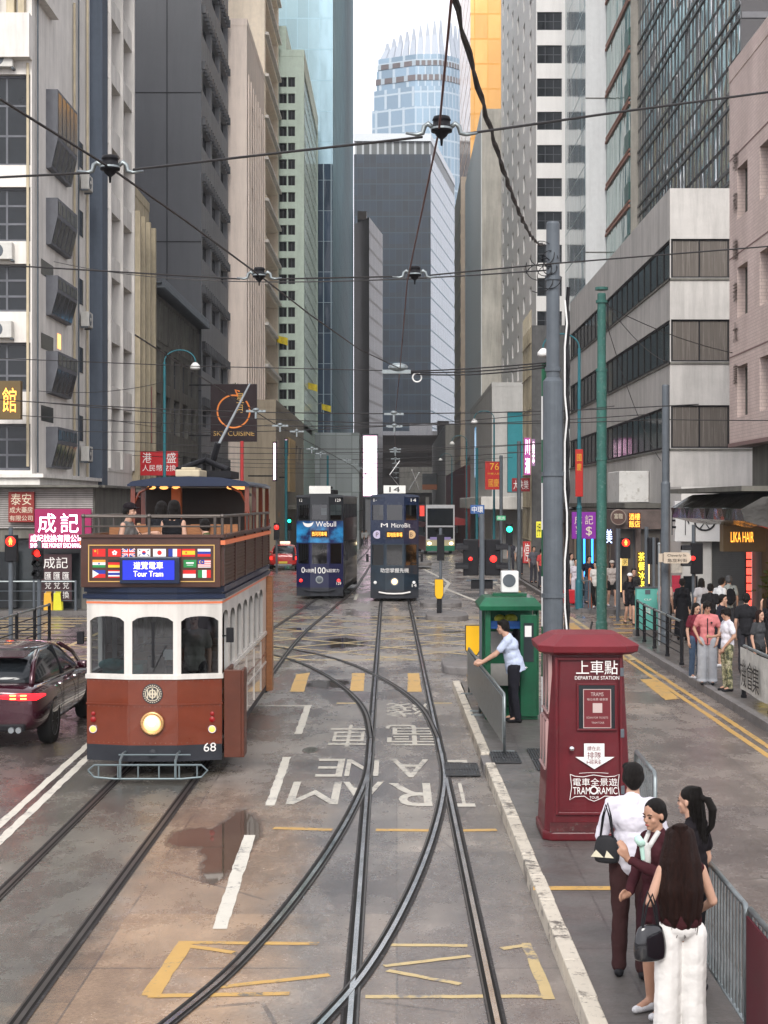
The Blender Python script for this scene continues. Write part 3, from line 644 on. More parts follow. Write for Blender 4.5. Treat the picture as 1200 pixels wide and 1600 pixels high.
# oriel boxes on the street face
for z0, z1 in ((zat(730, 56.2), zat(665, 56.2)), (zat(612, 56.2), zat(545, 56.2)), (zat(488, 56.2), zat(425, 56.2)), (zat(376, 56.2), zat(302, 56.2)), (zat(255, 56.2), zat(130, 56.2))):
    ya, yb = 57.0, 60.5; pj = .42; H = z1 - z0; zm = z0 + H * .62 if H < 2.2 else z0 + H * .38
    prof = [(0, z0), (pj * .45, z0 + .02), (pj, zm), (pj, z1), (0, z1)]
    mb = MB(); vs = [(XL + a, y, z) for y in (ya, yb) for a, z in prof]; n = len(prof)
    mb.add(vs, [tuple(range(n)), tuple(range(2 * n - 1, n - 1, -1))] + [(i, n + i, n + (i + 1) % n, (i + 1) % n) for i in range(n)])
    wb = b.p('window_box', mb, M_boxwin)
    mb = MB(); nn = 5; st = (yb - ya) / nn
    for i in range(nn):
        y0_, y1_ = ya + st * i + .1, ya + st * (i + 1) - .06
        mb.quad((XL + pj + .01, y0_, zm + .08), (XL + pj + .01, y1_, zm + .08), (XL + pj + .01, y1_, z1 - .1), (XL + pj + .01, y0_, z1 - .1))
        f = lambda t: (XL + pj * .45 + pj * .55 * t + .012, z0 + .02 + (zm - z0 - .02) * t)
        a0, c0 = f(.08); a1, c1 = f(.93); mb.quad((a0, y0_, c0), (a0, y1_, c0), (a1, y1_, c1), (a1, y0_, c1))
    part('glazing', mb, M_glassdark, wb, world=True)
for i, zz in enumerate((zat(108, Y0), zat(407, Y0), zat(529, Y0))): ac_unit((-13.5 - .02 * i, Y0 - .34, zz), 0, ['boxy air conditioner on the white block, topmost of the three above one another', 'boxy air conditioner on the white block, middle one of the three above one another', 'boxy air conditioner on the white block, lowest of the three above one another'][i])
for k, y in enumerate((55.3, 61.6, 62.4, 64.2)):
    mb = MB(); mb.tube([(XL + .09, y, 4.8), (XL + .09, y, 22 + k)], .05 if k % 2 else .035, 7); b.p('drainpipe', mb, M_wall_cr if k % 2 else M_gpole)
for k, (y, z) in enumerate(((62.9, 6.2), (62.9, 8.9), (62.9, 11.6), (62.9, 14.3), (62.9, 17.0))):
    mb = MB(); mb.box(XL - .05, y, z, XL + .02, y + .8, z + 1.0); b.p('window', mb, M_glassdark)
for k, z in enumerate((5.6, 10.9, 16.3)): ac_unit((XL + .4, 63.3, z - .2), R(90), ['side facing air conditioner low on the white block by the blue grey pier', 'side facing air conditioner halfway up the white block by the blue grey pier', 'side facing air conditioner high on the white block by the blue grey pier'][k])
# lit little window
mb = MB(); mb.quad((XL + .012, 58.9, 9.45), (XL + .012, 59.5, 9.45), (XL + .012, 59.5, 10.0), (XL + .012, 58.9, 10.0)); b.p('lit_window', mb, M_warm)
for zz in (12.35, 9.75, 7.2):
    mb = MB(); mb.quad((XL + .01, 56.2, zz - .55), (XL + .01, 58.2, zz - .55), (XL + .01, 58.2, zz), (XL + .01, 56.2, zz)); b.p('window', mb, M_glassdark)
# ground floor shops standing forward
M_louv = mat('white_louvres', (.42, .4, .38), .6, var=.2, streak=.2)
sh = Bld('money_exchange_shop', 'ground floor shopfront with white louvres above and a dark lower window by the crossing', -22, -10.25, 54.3, 62, 4.28, M_wall_g, cat='shop')
sh.face('E'); sh.face('N'); sh.face('W'); sh.roof(0)
sh.face('S', [(.5, 5.2), (5.6, 8.4), (8.8, 11.3)], [(.1, 2.55)], nx=1, nz=1, dp=.4, mats=(M_frame_dk, M_glassmid)); sh.finish()
mb = MB()
for i in range(22): z = 2.9 + i * .062; mb.box(-21.8, 54.2, z, -10.3, 54.28, z + .04)
sh.p('louvre_panel', mb, M_louv)
mb = MB(); mb.box(-22, 53.6, 4.28, -10.0, 54.3, 4.36); mb.box(-11.6, 54.3, 4.28, -9.9, 63, 4.36); sh.p('canopy', mb, M_wall_g)
mb = MB(); mb.box(-13.7, 54.22, .2, -12.9, 54.6, 2.1); sh.p('shop_door', mb, M_glassdark)

# ---- signs --------------------------------------------------------------
def board(name, label, cat, u0, u1, v0, v1, Y, col, th=.15, items=(), emis=None, group=None, es=0, rough=.5):
    """a sign board facing the camera side of the street; items: (text, fu0, fu1, fv0, fv1, material) in fractions, v downwards"""
    x0, x1 = xat(u0, Y), xat(u1, Y); z1, z0 = zat(v0, Y), zat(v1, Y)
    t = thing(name, label, cat, ((x0 + x1) / 2, Y, z0), group=group)
    mb = MB(); mb.box(x0, Y, z0, x1, Y + th, z1); m = mat(name + '_board', col, rough, var=.1, scale=4, emit=emis, es=es); part('panel', mb, m, t, world=True, bevel=.01)
    w, h = x1 - x0, z1 - z0; by = {}
    for (s, a, c, d, e, mm) in items:
        mbx = by.setdefault(mm.name, (MB(), mm))[0]
        mbx.text(s, Matrix.Translation((x0 + w * a, Y - .003, z1 - h * e)), w * (c - a), h * (e - d))
    for mbx, mm in by.values(): part('lettering', mbx, mm, t, world=True)
    return t
M_tw = mat('white_lettering', (.75, .73, .7), .5, var=0)
M_pinklit = mat('pink_white_neon', (1, .8, .9), .4, emit=(1, .62, .8), es=2.2, var=0)
M_bluelit = mat('blue_white_neon', (.7, .8, 1), .4, emit=(.45, .6, 1), es=2.2, var=0)
M_yellowlit = mat('yellow_neon', (1, .8, .1), .4, emit=(1, .72, .05), es=1.5, var=0)
M_orangelit = mat('orange_neon', (1, .5, .1), .4, emit=(1, .36, .04), es=1.6, var=0)
M_cream = mat('cream_lettering', (.62, .55, .42), .5, var=0)
M_gold = mat('gold_lettering', (.6, .38, .12), .4, .3, var=0)
board('magenta_neon_sign', 'magenta shop sign with glowing white characters and smaller white lines below', 'sign', 54, 142, 795, 855, 53.9, (.22, .015, .07), items=[('成', .06, .38, .12, .62, M_pinklit), ('記', .46, .78, .12, .62, M_pinklit)], emis=(.6, .02, .16), es=.1)
board('exchange_name_sign', 'narrow lit sign strip reading money exchange under the magenta sign', 'sign', 45, 132, 834, 857, 53.7, (.2, .02, .06), th=.08, items=[('成記找換有限公司', .03, .97, .06, .56, M_pinklit), ('SHING KEE MONEY EXCHANGE', .03, .97, .64, .94, M_pinklit)], emis=(.8, .1, .3), es=.1)
board('red_white_sign', 'weathered red sign with four lines of faded characters on the white louvres', 'sign', 13, 53, 768, 816, 53.95, (.22, .025, .02), items=[('泰安', .1, .9, .06, .44, M_cream), ('成大藥房', .05, .95, .5, .7, M_cream), ('有限公司', .05, .95, .78, .95, M_cream)])
board('dark_price_board', 'dark maroon window panel with white characters and rows of pale squares', 'sign', 62, 112, 866, 940, 54.0, (.045, .022, .025), th=.04,
      items=[('成記', .12, .88, .06, .3, M_tw)] + [(c, .16 + .28 * i, .36 + .28 * i, .38 + .2 * j, .53 + .2 * j, M_tw) for i in range(3) for j, c in enumerate('匯兌換')])
mb = MB()
def aframe(u, v, col, label):
    p = G(u, v, .15); t = thing('wet_floor_sign', label, 'floor sign', p, 0, 'yellow folding boards outside the shop')
    m = mat('plastic_board', col, .4, var=.08)
    for s_ in (-1, 1):
        mb = MB(); mb.M = Matrix.Rotation(s_ * R(10), 4, 'X'); mb.loft([[(-.15, -.012 + s_ * -.09, 0), (.15, -.012 + s_ * -.09, 0), (.15, .012 + s_ * -.09, 0), (-.15, .012 + s_ * -.09, 0)], [(-.11, -.012 + s_ * -.09, .6), (.11, -.012 + s_ * -.09, .6), (.11, .012 + s_ * -.09, .6), (-.11, .012 + s_ * -.09, .6)]]); part('board', mb, m, t)
    mb = MB(); mb.box(-.09, -.03, .56, .09, .03, .62); part('handle', mb, m, t)
aframe(76, 953, (.75, .42, .05), 'orange yellow folding board, the one nearer the traffic light'); aframe(91, 953, (.7, .66, .05), 'lemon yellow folding board beside the shop doorway')
board('purple_neon_sign', 'purple hanging sign with blue white glowing characters above the open tram deck', 'sign', 152, 182, 772, 815, 62, (.16, .02, .1), items=[('成', .12, .72, .1, .5, M_bluelit), ('¥', .15, .7, .6, .95, M_bluelit)], emis=(.3, .04, .2), es=.3)
board('dark_red_shop_sign', 'dark red sign with small white characters behind the tram roof', 'sign', 178, 236, 762, 780, 66, (.1, .01, .012), items=[('利昌找換', .05, .95, .15, .85, M_tw)])
board('red_money_sign', 'bright red hanging sign with white characters above the tour tram roof', 'sign', 219, 278, 705, 743, 72, (.42, .01, .015), items=[('港', .06, .3, .06, .48, M_tw), ('盛', .7, .95, .06, .48, M_tw), ('人民幣兌換', .06, .95, .56, .82, M_tw)])
board('gold_lit_sign', 'dark gold sign box with glowing orange character on the white block', 'sign', -22, 32, 595, 655, 52.9, (.12, .08, .03), th=.3, items=[('館', .48, .88, .18, .82, M_orangelit)])
t = board('restaurant_sign', 'large dark brown square sign with copper ring logo hanging over the street', 'sign', 329, 401, 600, 690, 92, (.022, .01, .012), th=.3, items=[('星', .56, .72, .16, .33, M_gold), ('月', .56, .7, .36, .5, M_gold), ('SKY CUISINE', .06, .95, .82, .9, M_gold)])
x0, Y = xat(365, 92), 92
mb = MB(); ring = [(x0 + .93 * math.cos(a), Y - .02, zat(643, Y) + .93 * math.sin(a)) for a in [R(75 + 325 * k / 40) for k in range(41)]]; mb.tube(ring, .045, 6); mb.tube([ring[0], (x0 + .1, Y - .02, zat(643, Y) + 1.25), (x0 + .35, Y - .02, zat(643, Y) + 1.15)], .05, 6); part('ring_logo', mb, M_orangelit if 0 else mat('copper_ring', (.4, .12, .03), .4, .4, emit=(.8, .25, .06), es=.35), t, world=True)
mb = MB(); 
for zz in (10.5, 7.6): mb.box(-11.95, Y + .1, zz, xat(329, Y), Y + .2, zz + .08)
part('bracket', mb, M_black, t, world=True)
board('pink_vertical_sign', 'tall faded pink red sign with vertical characters on the cream building', 'sign', 214, 237, 604, 692, 77, (.3, .05, .07), items=[(c, .2, .8, .06 + .18 * i, .2 + .18 * i, M_tw) for i, c in enumerate('眼科中心院')])
# ---- L2 balconies
x1 = -11.98; YA, YB = 65.1, 72.5
b = Bld('balcony_building', 'white building of open balconies beside a blue grey pier', -24, x1, YA, YB, 48, [M_wall_w, M_wall_bl])
fl = 2.72; zz0 = 5.2
ys = [YA + 1.2, YA + 4.2, YB]
b.face('S', m=1); b.face('N'); b.face('W'); b.roof(0)
b.face('E', u0=0, u1=1.2, m=1); b.face('E', u0=1.2, z1=zz0)
for x in (x1 - 1.3,):
    b.wall.quad((x, YA + 1.2, zz0), (x, YB, zz0), (x, YB, 48), (x, YA + 1.2, 48)); b.wall.quad((x1, YA + 1.2, zz0), (x, YA + 1.2, zz0), (x, YA + 1.2, 48), (x1, YA + 1.2, 48), 1)
b.finish()
mb = MB(); mw = MB(); ma = []
for k in range(16):
    z = zz0 + fl * k; mb.box(x1 - 1.29, YA + 1.21, z - .12, x1 + .02, YB - .01, z + .0); mb.box(x1 - .12, YA + 1.21, z, x1 + .01, YB - .01, z + .75)
for y in (YA + 1.3, YA + 4.2, YB - .2): mb.box(x1 - 1.28, y, zz0, x1 + .12, y + .18, 47.9)
b.p('balcony', mb, M_wall_w)
for k in range(15):
    for y in (YA + 1.7, YA + 4.7):
        mb = MB(); mb.box(x1 - 1.28, y, zz0 + fl * k + .9, x1 - 1.22, y + 2.1, zz0 + fl * k + 2.3); b.p('window', mb, M_glassdark)
rng = random.Random(5)
for k in range(6):
    ac_unit((x1 - .15, YA + (2.6 if k % 2 else 5.5), zz0 + fl * (2 + k * 1.0 // 1) + .78), R(90), ['air conditioner standing in a balcony of the white balcony building, on storey %s' % w for w in ('two', 'three', 'four', 'five', 'six', 'seven')][k], 'air conditioners on the balconies')
# ---- L3a cream fins
YC = 77.4
b = Bld('cream_fin_building', 'narrow cream building faced with tall vertical fins', -24, x1, YB, YC, zat(300, YB), M_wall_cr)
for s_ in 'SNW': b.face(s_)
b.face('E', [(.35, 1.35), (1.75, 2.95), (3.35, 4.55)], floors(4.6, 2.9, 2.2, 4), dp=.35, nx=1, nz=2); b.roof(.4); b.finish()
mb = MB()
for u in (0, 1.4, 3.0, 4.6): mb.box(x1, YB + u, 4.2, x1 + .35, YB + u + .28, 17)
b.p('fin', mb, M_wall_cr)
# ---- L3b old grey
YD = 96.6
b = Bld('old_grey_building', 'old dark grey low building with a spiked eave along the top', -24, x1, YC, YD, 14.4, M_wall_g)
for s_ in 'SNW': b.face(s_)
b.face('E', span(1, 18.6, 5, 2.3), [(4.4, 6.4), (7.4, 9.3), (9.9, 11.6)], dp=.3, nx=3, nz=2); b.roof(.5); b.finish()
mb = MB()
for i in range(46): y = YC + .2 + i * .41; mb.box(x1 - .1, y, 14.2, x1 + .75, y + .12, 14.4); mb.box(x1 + .6, y, 14.4, x1 + .72, y + .1, 14.65)
mb.box(x1, YC, 14.42, x1 + .6, YD, 14.5); b.p('eave', mb, M_gpole)
mb = MB()
for i in range(24): y = YC + .5 + i * .78; mb.box(x1, y, 11.9, x1 + .12, y + .18, 13.9)
b.p('pilaster', mb, M_wall_g)
# ---- L4 slate tower
XD = -11.8; YE = 112
b = Bld('slate_tower', 'tall dark slate grey tower with a paler ribbed street side', -30, XD, YD, YE, 70, [M_wall_dk, M_wall_lg])
b.face('S'); b.face('N'); b.face('W'); b.face('E', span(0.2, 15.2, 3, 4.2), floors(5, 3.4, 1.25, 18), dp=.35, nx=4, nz=1, m=1); b.roof(0); b.finish()
mb = MB()
for z in range(8, 70, 9): mb.box(-30, YD - .02, z + 2.5, XD, YD - .0, z + 2.56)
for x in (-13.9, -16.2): mb.box(x, YD - .025, 4, x + .05, YD, 70)
b.p('cladding_joint', mb, M_black)
mb = MB()
for j in range(18):
    for i in range(18):
        y = YD + .35 + i * .84; mb.box(XD, y, 5 + 3.4 * j + 1.25, XD + .22, y + .2, 5 + 3.4 * j + 1.75)
b.p('facade_moulding', mb, M_wall_dk, kind='stuff')
# ---- L5 pink cream block and louvred tower
XE = -10.5; YF = 126.8
b = Bld('pink_cream_block', 'pinkish cream plain block standing forward of the slate tower', -22, XE, YE, YF, zat(40, YE), M_wall_pk)
for s_ in 'SNW': b.face(s_)
b.face('E', span(.5, 14, 5, .9), floors(14, 2.9, 1.1, 7), dp=.3, nx=1, nz=1); b.roof(.5); b.finish()
mb = MB(); mb.box(-12, YE - .6, 10.2, XE + .05, YE, 10.9); mb.box(-12, YE - .7, 10.9, XE + .1, YE, 11.05); b.p('planter_ledge', mb, M_wall_w)
mb = MB()
for i in range(8): mb.box(XE, YE + 1 + i * 1.9, 10, XE + .08, YE + 1.12 + i * 1.9, 34)
b.p('rib', mb, M_wall_pk)
t = thing('planter_shrub', 'green shrub in the planter on the pinkish block ledge', 'shrub', (-11.4, YE - .35, 11.05)); mb = MB(); rng = random.Random(2)
for i in range(500):
    c = Vector((rng.gauss(0, .35), rng.gauss(0, .12), abs(rng.gauss(.35, .3)))); a = Vector((rng.uniform(-1, 1), rng.uniform(-1, 1), rng.uniform(-1, 1))).normalized() * .1; d = a.orthogonal().normalized() * .05; mb.quad(c - a, c + d, c + a, c - d)
part('foliage', mb, mat('shrub_leaves', (.04, .09, .03), .6, var=.5, scale=8), t)
YG = 141.9
b = Bld('louvred_tower', 'tall warm cream tower with slanting sun louvres along the street', -26, XE + .02, YF, YG, 75, M_wall_pk2)
for s_ in 'SNW': b.face(s_)
b.face('E', [(1.2, 13.9)], floors(12, 3.3, 2.3, 19), dp=1.0, nx=8, nz=1, fr=.1, mats=(M_wall_pk2, mat('brown_tinted_glass', (.3, .17, .12), .35, var=.3))); b.roof(0); b.finish()
mb = MB()
for j in range(20): z = 11.4 + 3.3 * j; mb.box(XE + .02, YF + .4, z - .1, XE + .3, YG - .1, z + .12)
b.p('sun_louvre', mb, M_wall_w)
# ---- L6 pale green tower
XG = xat(475, YG); YH = 167
b = Bld('pale_green_tower', 'pale green tower with rows of paired dark windows', -24, XG, YG, YH, zat(88, YG), M_wall_gn)
n = 21; pitch = (zat(110, YG) - 11.5) / n
b.face('S', [(24 + xat(436, YG), 24 + xat(448, YG)), (24 + xat(450, YG), 24 + xat(461, YG))], floors(11.5, pitch, pitch * .6, n), dp=.3, nx=2, nz=1)
b.face('E', [(.5, 24.5)], [(11.3, zat(110, YG))], dp=.1, nx=14, nz=21, fr=.12, mats=(M_wall_gn, mat('mirrored_side_glass', (.16, .2, .19), .05, .6, var=.6, scale=.5, stretch=(1, 1.5, .3), bump=.3, bscale=1.5)))
b.face('N'); b.face('W'); b.roof(.6); b.finish()
mb = MB(); mb.box(-18, YG + 1, b.z1, xat(447, YG + 1), YG + 12, b.z1 + 3); b.p('plant_room', mb, M_wall_gn)
b = Bld('beige_podium', 'low beige stone podium with small square openings along the street', -10.4, XG - .02, 109, 155, 10.3, mat('beige_stone_cladding', (.36, .3, .22), .7, var=.12, streak=.3, scale=.6))
for s_ in 'SNW': b.face(s_)
b.face('E', span(20, 44, 4, 2.6), [(7.2, 8.5)], dp=.4, nx=1, nz=1); b.roof(.5); b.finish()
mb = MB(); mb.box(XG, 118, 3.3, XG + 1.9, 150, 3.6); b.p('canopy', mb, M_wall_g)
mb = MB()
for i in range(9): mb.box(XG, 118.5 + i * .8, 4.6, XG + .3, 118.8 + i * .8, 8.6)
b.p('screen_slat', mb, mat('tan_slats', (.3, .21, .1), .6))
for (u, v0, v1, Y, lab) in ((429, 690, 752, 106, 'tall thin pink neon strip by the cream blocks'), (447, 685, 712, 112, 'short white blue neon strip by the podium')):
    x = xat(u, Y); t = thing('neon_strip', lab, 'neon sign', (x, Y, zat(v1, Y))); mb = MB(); mb.box(x - .13, Y, zat(v1, Y), x + .13, Y + .5, zat(v0, Y)); part('frame', mb, M_black, t, world=True); mb = MB(); mb.box(x - .07, Y - .03, zat(v1, Y) + .1, x + .07, Y - .001, zat(v0, Y) - .1); part('tube', mb, M_pinklit, t, world=True)
    mb = MB(); mb.box(xat(413, 112) - .6, Y + .2, 5.5, x, Y + .3, 5.6); part('bracket', mb, M_black, t, world=True)
# ---- L7 blue glass
M_blue = curtain('sky_blue_curtain_wall', (.42, .6, .68), (.3, .45, .52), 1.2, 3.3, .06, .1, rough=.15, metal=.35, wob=.12, tint=.12)
M_teald = curtain('teal_side_curtain_wall', (.13, .24, .28), (.08, .14, .17), 2.2, 3.3, .05, .06, rough=.6, metal=0, wob=.1, tint=.12, spec=.08)
def glassbox(name, label, x0, x1, y0, y1, z1, front, side, z0=None, sideface='E'):
    b = Bld(name, label, x0, x1, y0, y1, z1, [front, side], z0=z0)
    b.face('S', m=0); b.face('N', m=0); b.face('E', m=1); b.face('W', m=1); b.roof(0); b.finish(); return b
glassbox('blue_glass_tower', 'tall pale blue mirrored glass tower with a darker teal side', -32, xat(520, 170), 170, 250, 130, M_blue, M_teald)
glassbox('navy_glass_block', 'navy glass block in front of the blue glass tower, half hidden by the green tower', -16, xat(519.5, 167.5), 167.4, 169.9, zat(256, 167.4), curtain('navy_stripe_glass', (.02, .045, .08), (.25, .33, .37), .8, 3.2, .1, .05, metal=.05, tint=.3), M_teald)
M_podg = curtain('grey_mirrored_podium', (.24, .27, .27), (.12, .14, .14), 1.6, 1.9, .06, .06, rough=.3, metal=.1, wob=.5, tint=.35)
glassbox('glass_podium', 'low grey mirrored glass podium under the towers at the bend', -10, xat(567, 178), 160.5, 178, zat(676, 160.5), M_podg, M_podg)
t = thing('led_screen', 'tall glowing pink and white advertising screen at the bend of the street', 'screen', (xat(578, 236), 236, zg(236)))
x0, x1 = xat(567.5, 236), xat(589, 236); mb = MB(); mb.box(x0 - .15, 236, zat(778, 236), x1 + .15, 238, zat(678, 236)); part('casing', mb, M_gpole, t, world=True)
sc = NT('screen_picture'); xx, yy, zc = sc.xyz(); n = sc.noise(.9, 3, .5, (1, 1, .5)); c = sc.mix(sc.ramp(n, .45, .6), (1, .55, .75), (1, .95, 1)); fl_ = sc.M('MULTIPLY', sc.ramp(sc.noise(1.6, 3), .5, .56), sc.ramp(zc, 4.2, 2.5)); c = sc.mix(fl_, c, (.9, .08, .06)); sc.K.new(c, sc.b.inputs['Emission Color']); sc.b.inputs['Emission Strength'].default_value = 1.5; sc.b.inputs['Base Color'].default_value = (.1, .1, .1, 1)
mb = MB(); mb.box(x0, 235.9, zat(775, 236), x1, 235.99, zat(681, 236)); part('display', mb, sc.m, t, world=True)
mb = MB(); mb.box(x0 + .3, 236.3, zg(236) - .2, x1 - .3, 237.6, zat(778, 236)); part('base', mb, M_wall_lg, t, world=True)
# ---- rotated blocks at the end of the street
def prismbld(name, label, corners, v_top, mats, mi, cat='building', z0=-1.5, vY=None, z1=None):
    """corners: (u, Y) left to right along the visible faces, then hidden back corners added"""
    pts = [(xat(u, Y), Y) for u, Y in corners]; Ym = corners[0][1] if vY is None else vY; z1 = zat(v_top, Ym) if z1 is None else z1
    back = [(pts[-1][0] - 1, pts[-1][1] + 40), (pts[0][0] + 1, pts[0][1] + 45)]; poly = pts + back
    cx = sum(p[0] for p in pts) / len(pts); cy = sum(p[1] for p in pts) / len(pts); t = thing(name, label, cat, (cx, cy, z0)); mb = MB(); n = len(poly)
    for i in range(n): a, c = poly[i], poly[(i + 1) % n]; mb.quad((a[0], a[1], z0), (c[0], c[1], z0), (c[0], c[1], z1), (a[0], a[1], z1), mi[i] if i < len(mi) else 0)
    mb.add([(x, y, z1) for x, y in poly], [tuple(range(n))], 0); part('wall', mb, mats, t, world=True); return t, pts, z1
M_brn = mat('dark_brown_cladding', (.05, .043, .04), .6, var=.08, scale=.2)
M_brn2 = curtain('grey_ribbed_side', (.11, .11, .11), (.19, .19, .19), 1.9, 2.6, .5, .4, rough=.4, metal=0, wob=0, tint=.2, spec=.4)
t, pts, z1 = prismbld('dark_slab_block', 'slim dark brown slab block in front of the navy glass building', [(553.5, 252), (577, 246), (598, 262)], 350, [M_brn, M_brn2], [0, 1])
mb = MB(); mb.box(pts[0][0] + .6, 248, z1, pts[0][0] + 2, 256, z1 + 1.3); part('roof_tank', mb, M_brn, t, world=True)
M_navy = curtain('navy_curtain_wall', (.006, .016, .03), (.03, .05, .065), 1.55, 3.9, .1, .25, rough=.35, metal=0, wob=.1, tint=.45, band=(.008, .014, .022), bandh=.33)
M_navs = curtain('pale_mirrored_side_wall', (.09, .14, .18), (.06, .11, .14), 3.0, 3.9, .08, .3, rough=.25, metal=.2, wob=.6, tint=.15)
t, pts, z1 = prismbld('navy_glass_building', 'broad navy glass office building with a pale roof band, closing the street', [(553, 385), (673, 385), (711, 440)], 248, [M_navy, M_navs], [0, 1], vY=390)
def grow(p, k): cx = sum(q[0] for q in p) / len(p); cy = sum(q[1] for q in p) / len(p) + 15; return [(cx + (x - cx) * k, cy + (y - cy) * k) for x, y in p]
poly = pts + [(pts[-1][0] - 1, pts[-1][1] + 30), (pts[0][0] + 1, pts[0][1] + 40)]
mb = MB(); mb.prism(grow(poly, .985), z1, z1 + 3.2); part('plant_floor', mb, curtain('grey_plant_louvres', (.09, .1, .1), (.35, .37, .38), 1.8, 8, .5, .1, rough=.5, wob=0, spec=.3), t, world=True)
mb = MB(); mb.prism(grow(poly, 1.0), z1 + 3.2, z1 + 5.0); part('roof_band', mb, mat('pale_metal_band', (.45, .48, .5), .4, .3, var=.05), t, world=True)
mb = MB(); mb.prism(grow(poly, .985), z1 + 5.0, zat(210, 385)); part('roof_screen', mb, mat('slate_blue_screen', (.1, .125, .15), .5, var=.1), t, world=True)
# landmark tower with finger crown
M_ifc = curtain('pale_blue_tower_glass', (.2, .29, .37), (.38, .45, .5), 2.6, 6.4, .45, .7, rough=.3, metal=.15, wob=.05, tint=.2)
YI = 620
def ring(k, v): 
    Y = YI; cx, cy = xat(668, Y), Y + 25; hw = 20.5 * k
    sh = [(-1.08, -.55), (-.25, -.98), (.28, -1), (.55, -.8), (1.02, -.28), (1.05, .6), (.3, 1.1), (-.8, .9)]
    return [(cx + a * hw, cy + c * hw) for a, c in sh]
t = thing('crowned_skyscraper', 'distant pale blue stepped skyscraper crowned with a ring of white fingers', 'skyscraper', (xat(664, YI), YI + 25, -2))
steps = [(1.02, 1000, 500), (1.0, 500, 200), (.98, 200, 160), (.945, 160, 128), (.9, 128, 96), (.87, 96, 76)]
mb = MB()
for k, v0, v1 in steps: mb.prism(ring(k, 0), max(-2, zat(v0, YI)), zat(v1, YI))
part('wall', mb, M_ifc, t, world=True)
mb = MB()
for v0, v1 in ((118, 109), (94, 86)): mb.prism(ring(.915 if v0 > 110 else .885, 0), zat(v0, YI), zat(v1, YI))
part('plant_band', mb, curtain('dark_band', (.12, .1, .1), (.3, .36, .4), 2.2, 50, .7, .1, rough=.5, wob=0), t, world=True)
M_crown = mat('white_crown_fins', (.36, .4, .45), .5, var=.05)
base = ring(.86, 0); top = ring(.78, 0)
for i in range(7):
    a0, a1 = Vector(base[i]), Vector(base[(i + 1) % 8]); b0, b1 = Vector(top[i]), Vector(top[(i + 1) % 8]); L = (a1 - a0).length; n = max(2, round(L / 3.1))
    for k in range(n):
        f0, f1 = (k + .1) / n, (k + .9) / n; fm = (k + .5) / n
        if i == 2 and k == 1: continue
        hgt = 5.5 + 9 * math.sin(math.pi * min(1, max(0, ((i + fm) / 5.2)))) ** .7
        mb = MB(); p0, p1 = a0.lerp(a1, f0), a0.lerp(a1, f1); q0, q1 = b0.lerp(b1, f0 + .1 / n), b0.lerp(b1, f1 - .1 / n); m_ = b0.lerp(b1, fm); z0, z1 = zat(77, YI), zat(77, YI) + hgt
        iw = (Vector((xat(664, YI), YI + 25)) - p0).normalized() * .8
        mb.loft([[(p0.x, p0.y, z0), (p1.x, p1.y, z0), (p1.x + iw.x, p1.y + iw.y, z0), (p0.x + iw.x, p0.y + iw.y, z0)], [(q0.x, q0.y, z0 + hgt * .6), (q1.x, q1.y, z0 + hgt * .6), (q1.x + iw.x, q1.y + iw.y, z0 + hgt * .6), (q0.x + iw.x, q0.y + iw.y, z0 + hgt * .6)], [(m_.x - .15, m_.y, z1), (m_.x + .15, m_.y, z1), (m_.x + .15 + iw.x, m_.y + iw.y, z1), (m_.x - .15 + iw.x, m_.y + iw.y, z1)]])
        part('crown_fin', mb, M_crown, t, world=True)
# banded dark building under it
YK = 322
t, pts, z1 = prismbld('banded_brown_building', 'low wide dark brown building with horizontal bands at the end of the street', [(598, YK), (728, YK)], 680, [curtain('brown_bands', (.014, .012, .011), (.03, .026, .024), 400, 3.3, .01, 1.5, rough=.9, wob=0, spec=.02, tint=0)], [0], z0=4)
mb = MB(); mb.box(pts[0][0], YK + 4, z1, pts[1][0] - 1, YK + 5, z1 + 1.0); mb.box(xat(640, YK), YK + 1, z1, xat(675, YK), YK + 1.3, z1 + 2.4); part('roof_railing', mb, M_wall_lg, t, world=True)
mb = MB(); mb.box(xat(684, YK), YK + 2, z1, xat(702, YK), YK + 8, z1 + 3); part('roof_tank', mb, M_black, t, world=True)
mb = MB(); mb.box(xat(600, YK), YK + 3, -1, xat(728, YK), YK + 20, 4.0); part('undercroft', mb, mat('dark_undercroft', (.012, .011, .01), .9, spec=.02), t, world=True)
mb = MB(); mb.box(xat(624, YK), YK - 1, zat(770, YK), xat(682, YK), YK + 2, zat(730, YK)); part('stone_band', mb, M_wall_g, t, world=True)
for x in (600, 640, 665): 
    mb = MB(); mb.box(xat(x, YK), YK - .6, -2, xat(x + 5, YK), YK + 1, 5); part('column', mb, M_wall_g, t, world=True)
t = thing('footbridge', 'covered footbridge with an orange band across the far end of the street', 'footbridge', (xat(700, 262), 262, zg(262))); x0, x1 = xat(660, 262), xat(735, 262)
mb = MB(); mb.box(x0, 262, zat(765, 262), x1, 265, zat(757, 262)); part('deck', mb, mat('rust_band', (.25, .09, .04), .6), t, world=True)
mb = MB(); mb.box(x0, 262.2, zat(757, 262), x1, 264.8, zat(740, 262)); part('glazing', mb, M_glassmid, t, world=True)
mb = MB(); mb.box(x1 - 1, 262.5, zg(262), x1, 264, zat(765, 262)); part('column', mb, M_wall_g, t, world=True)

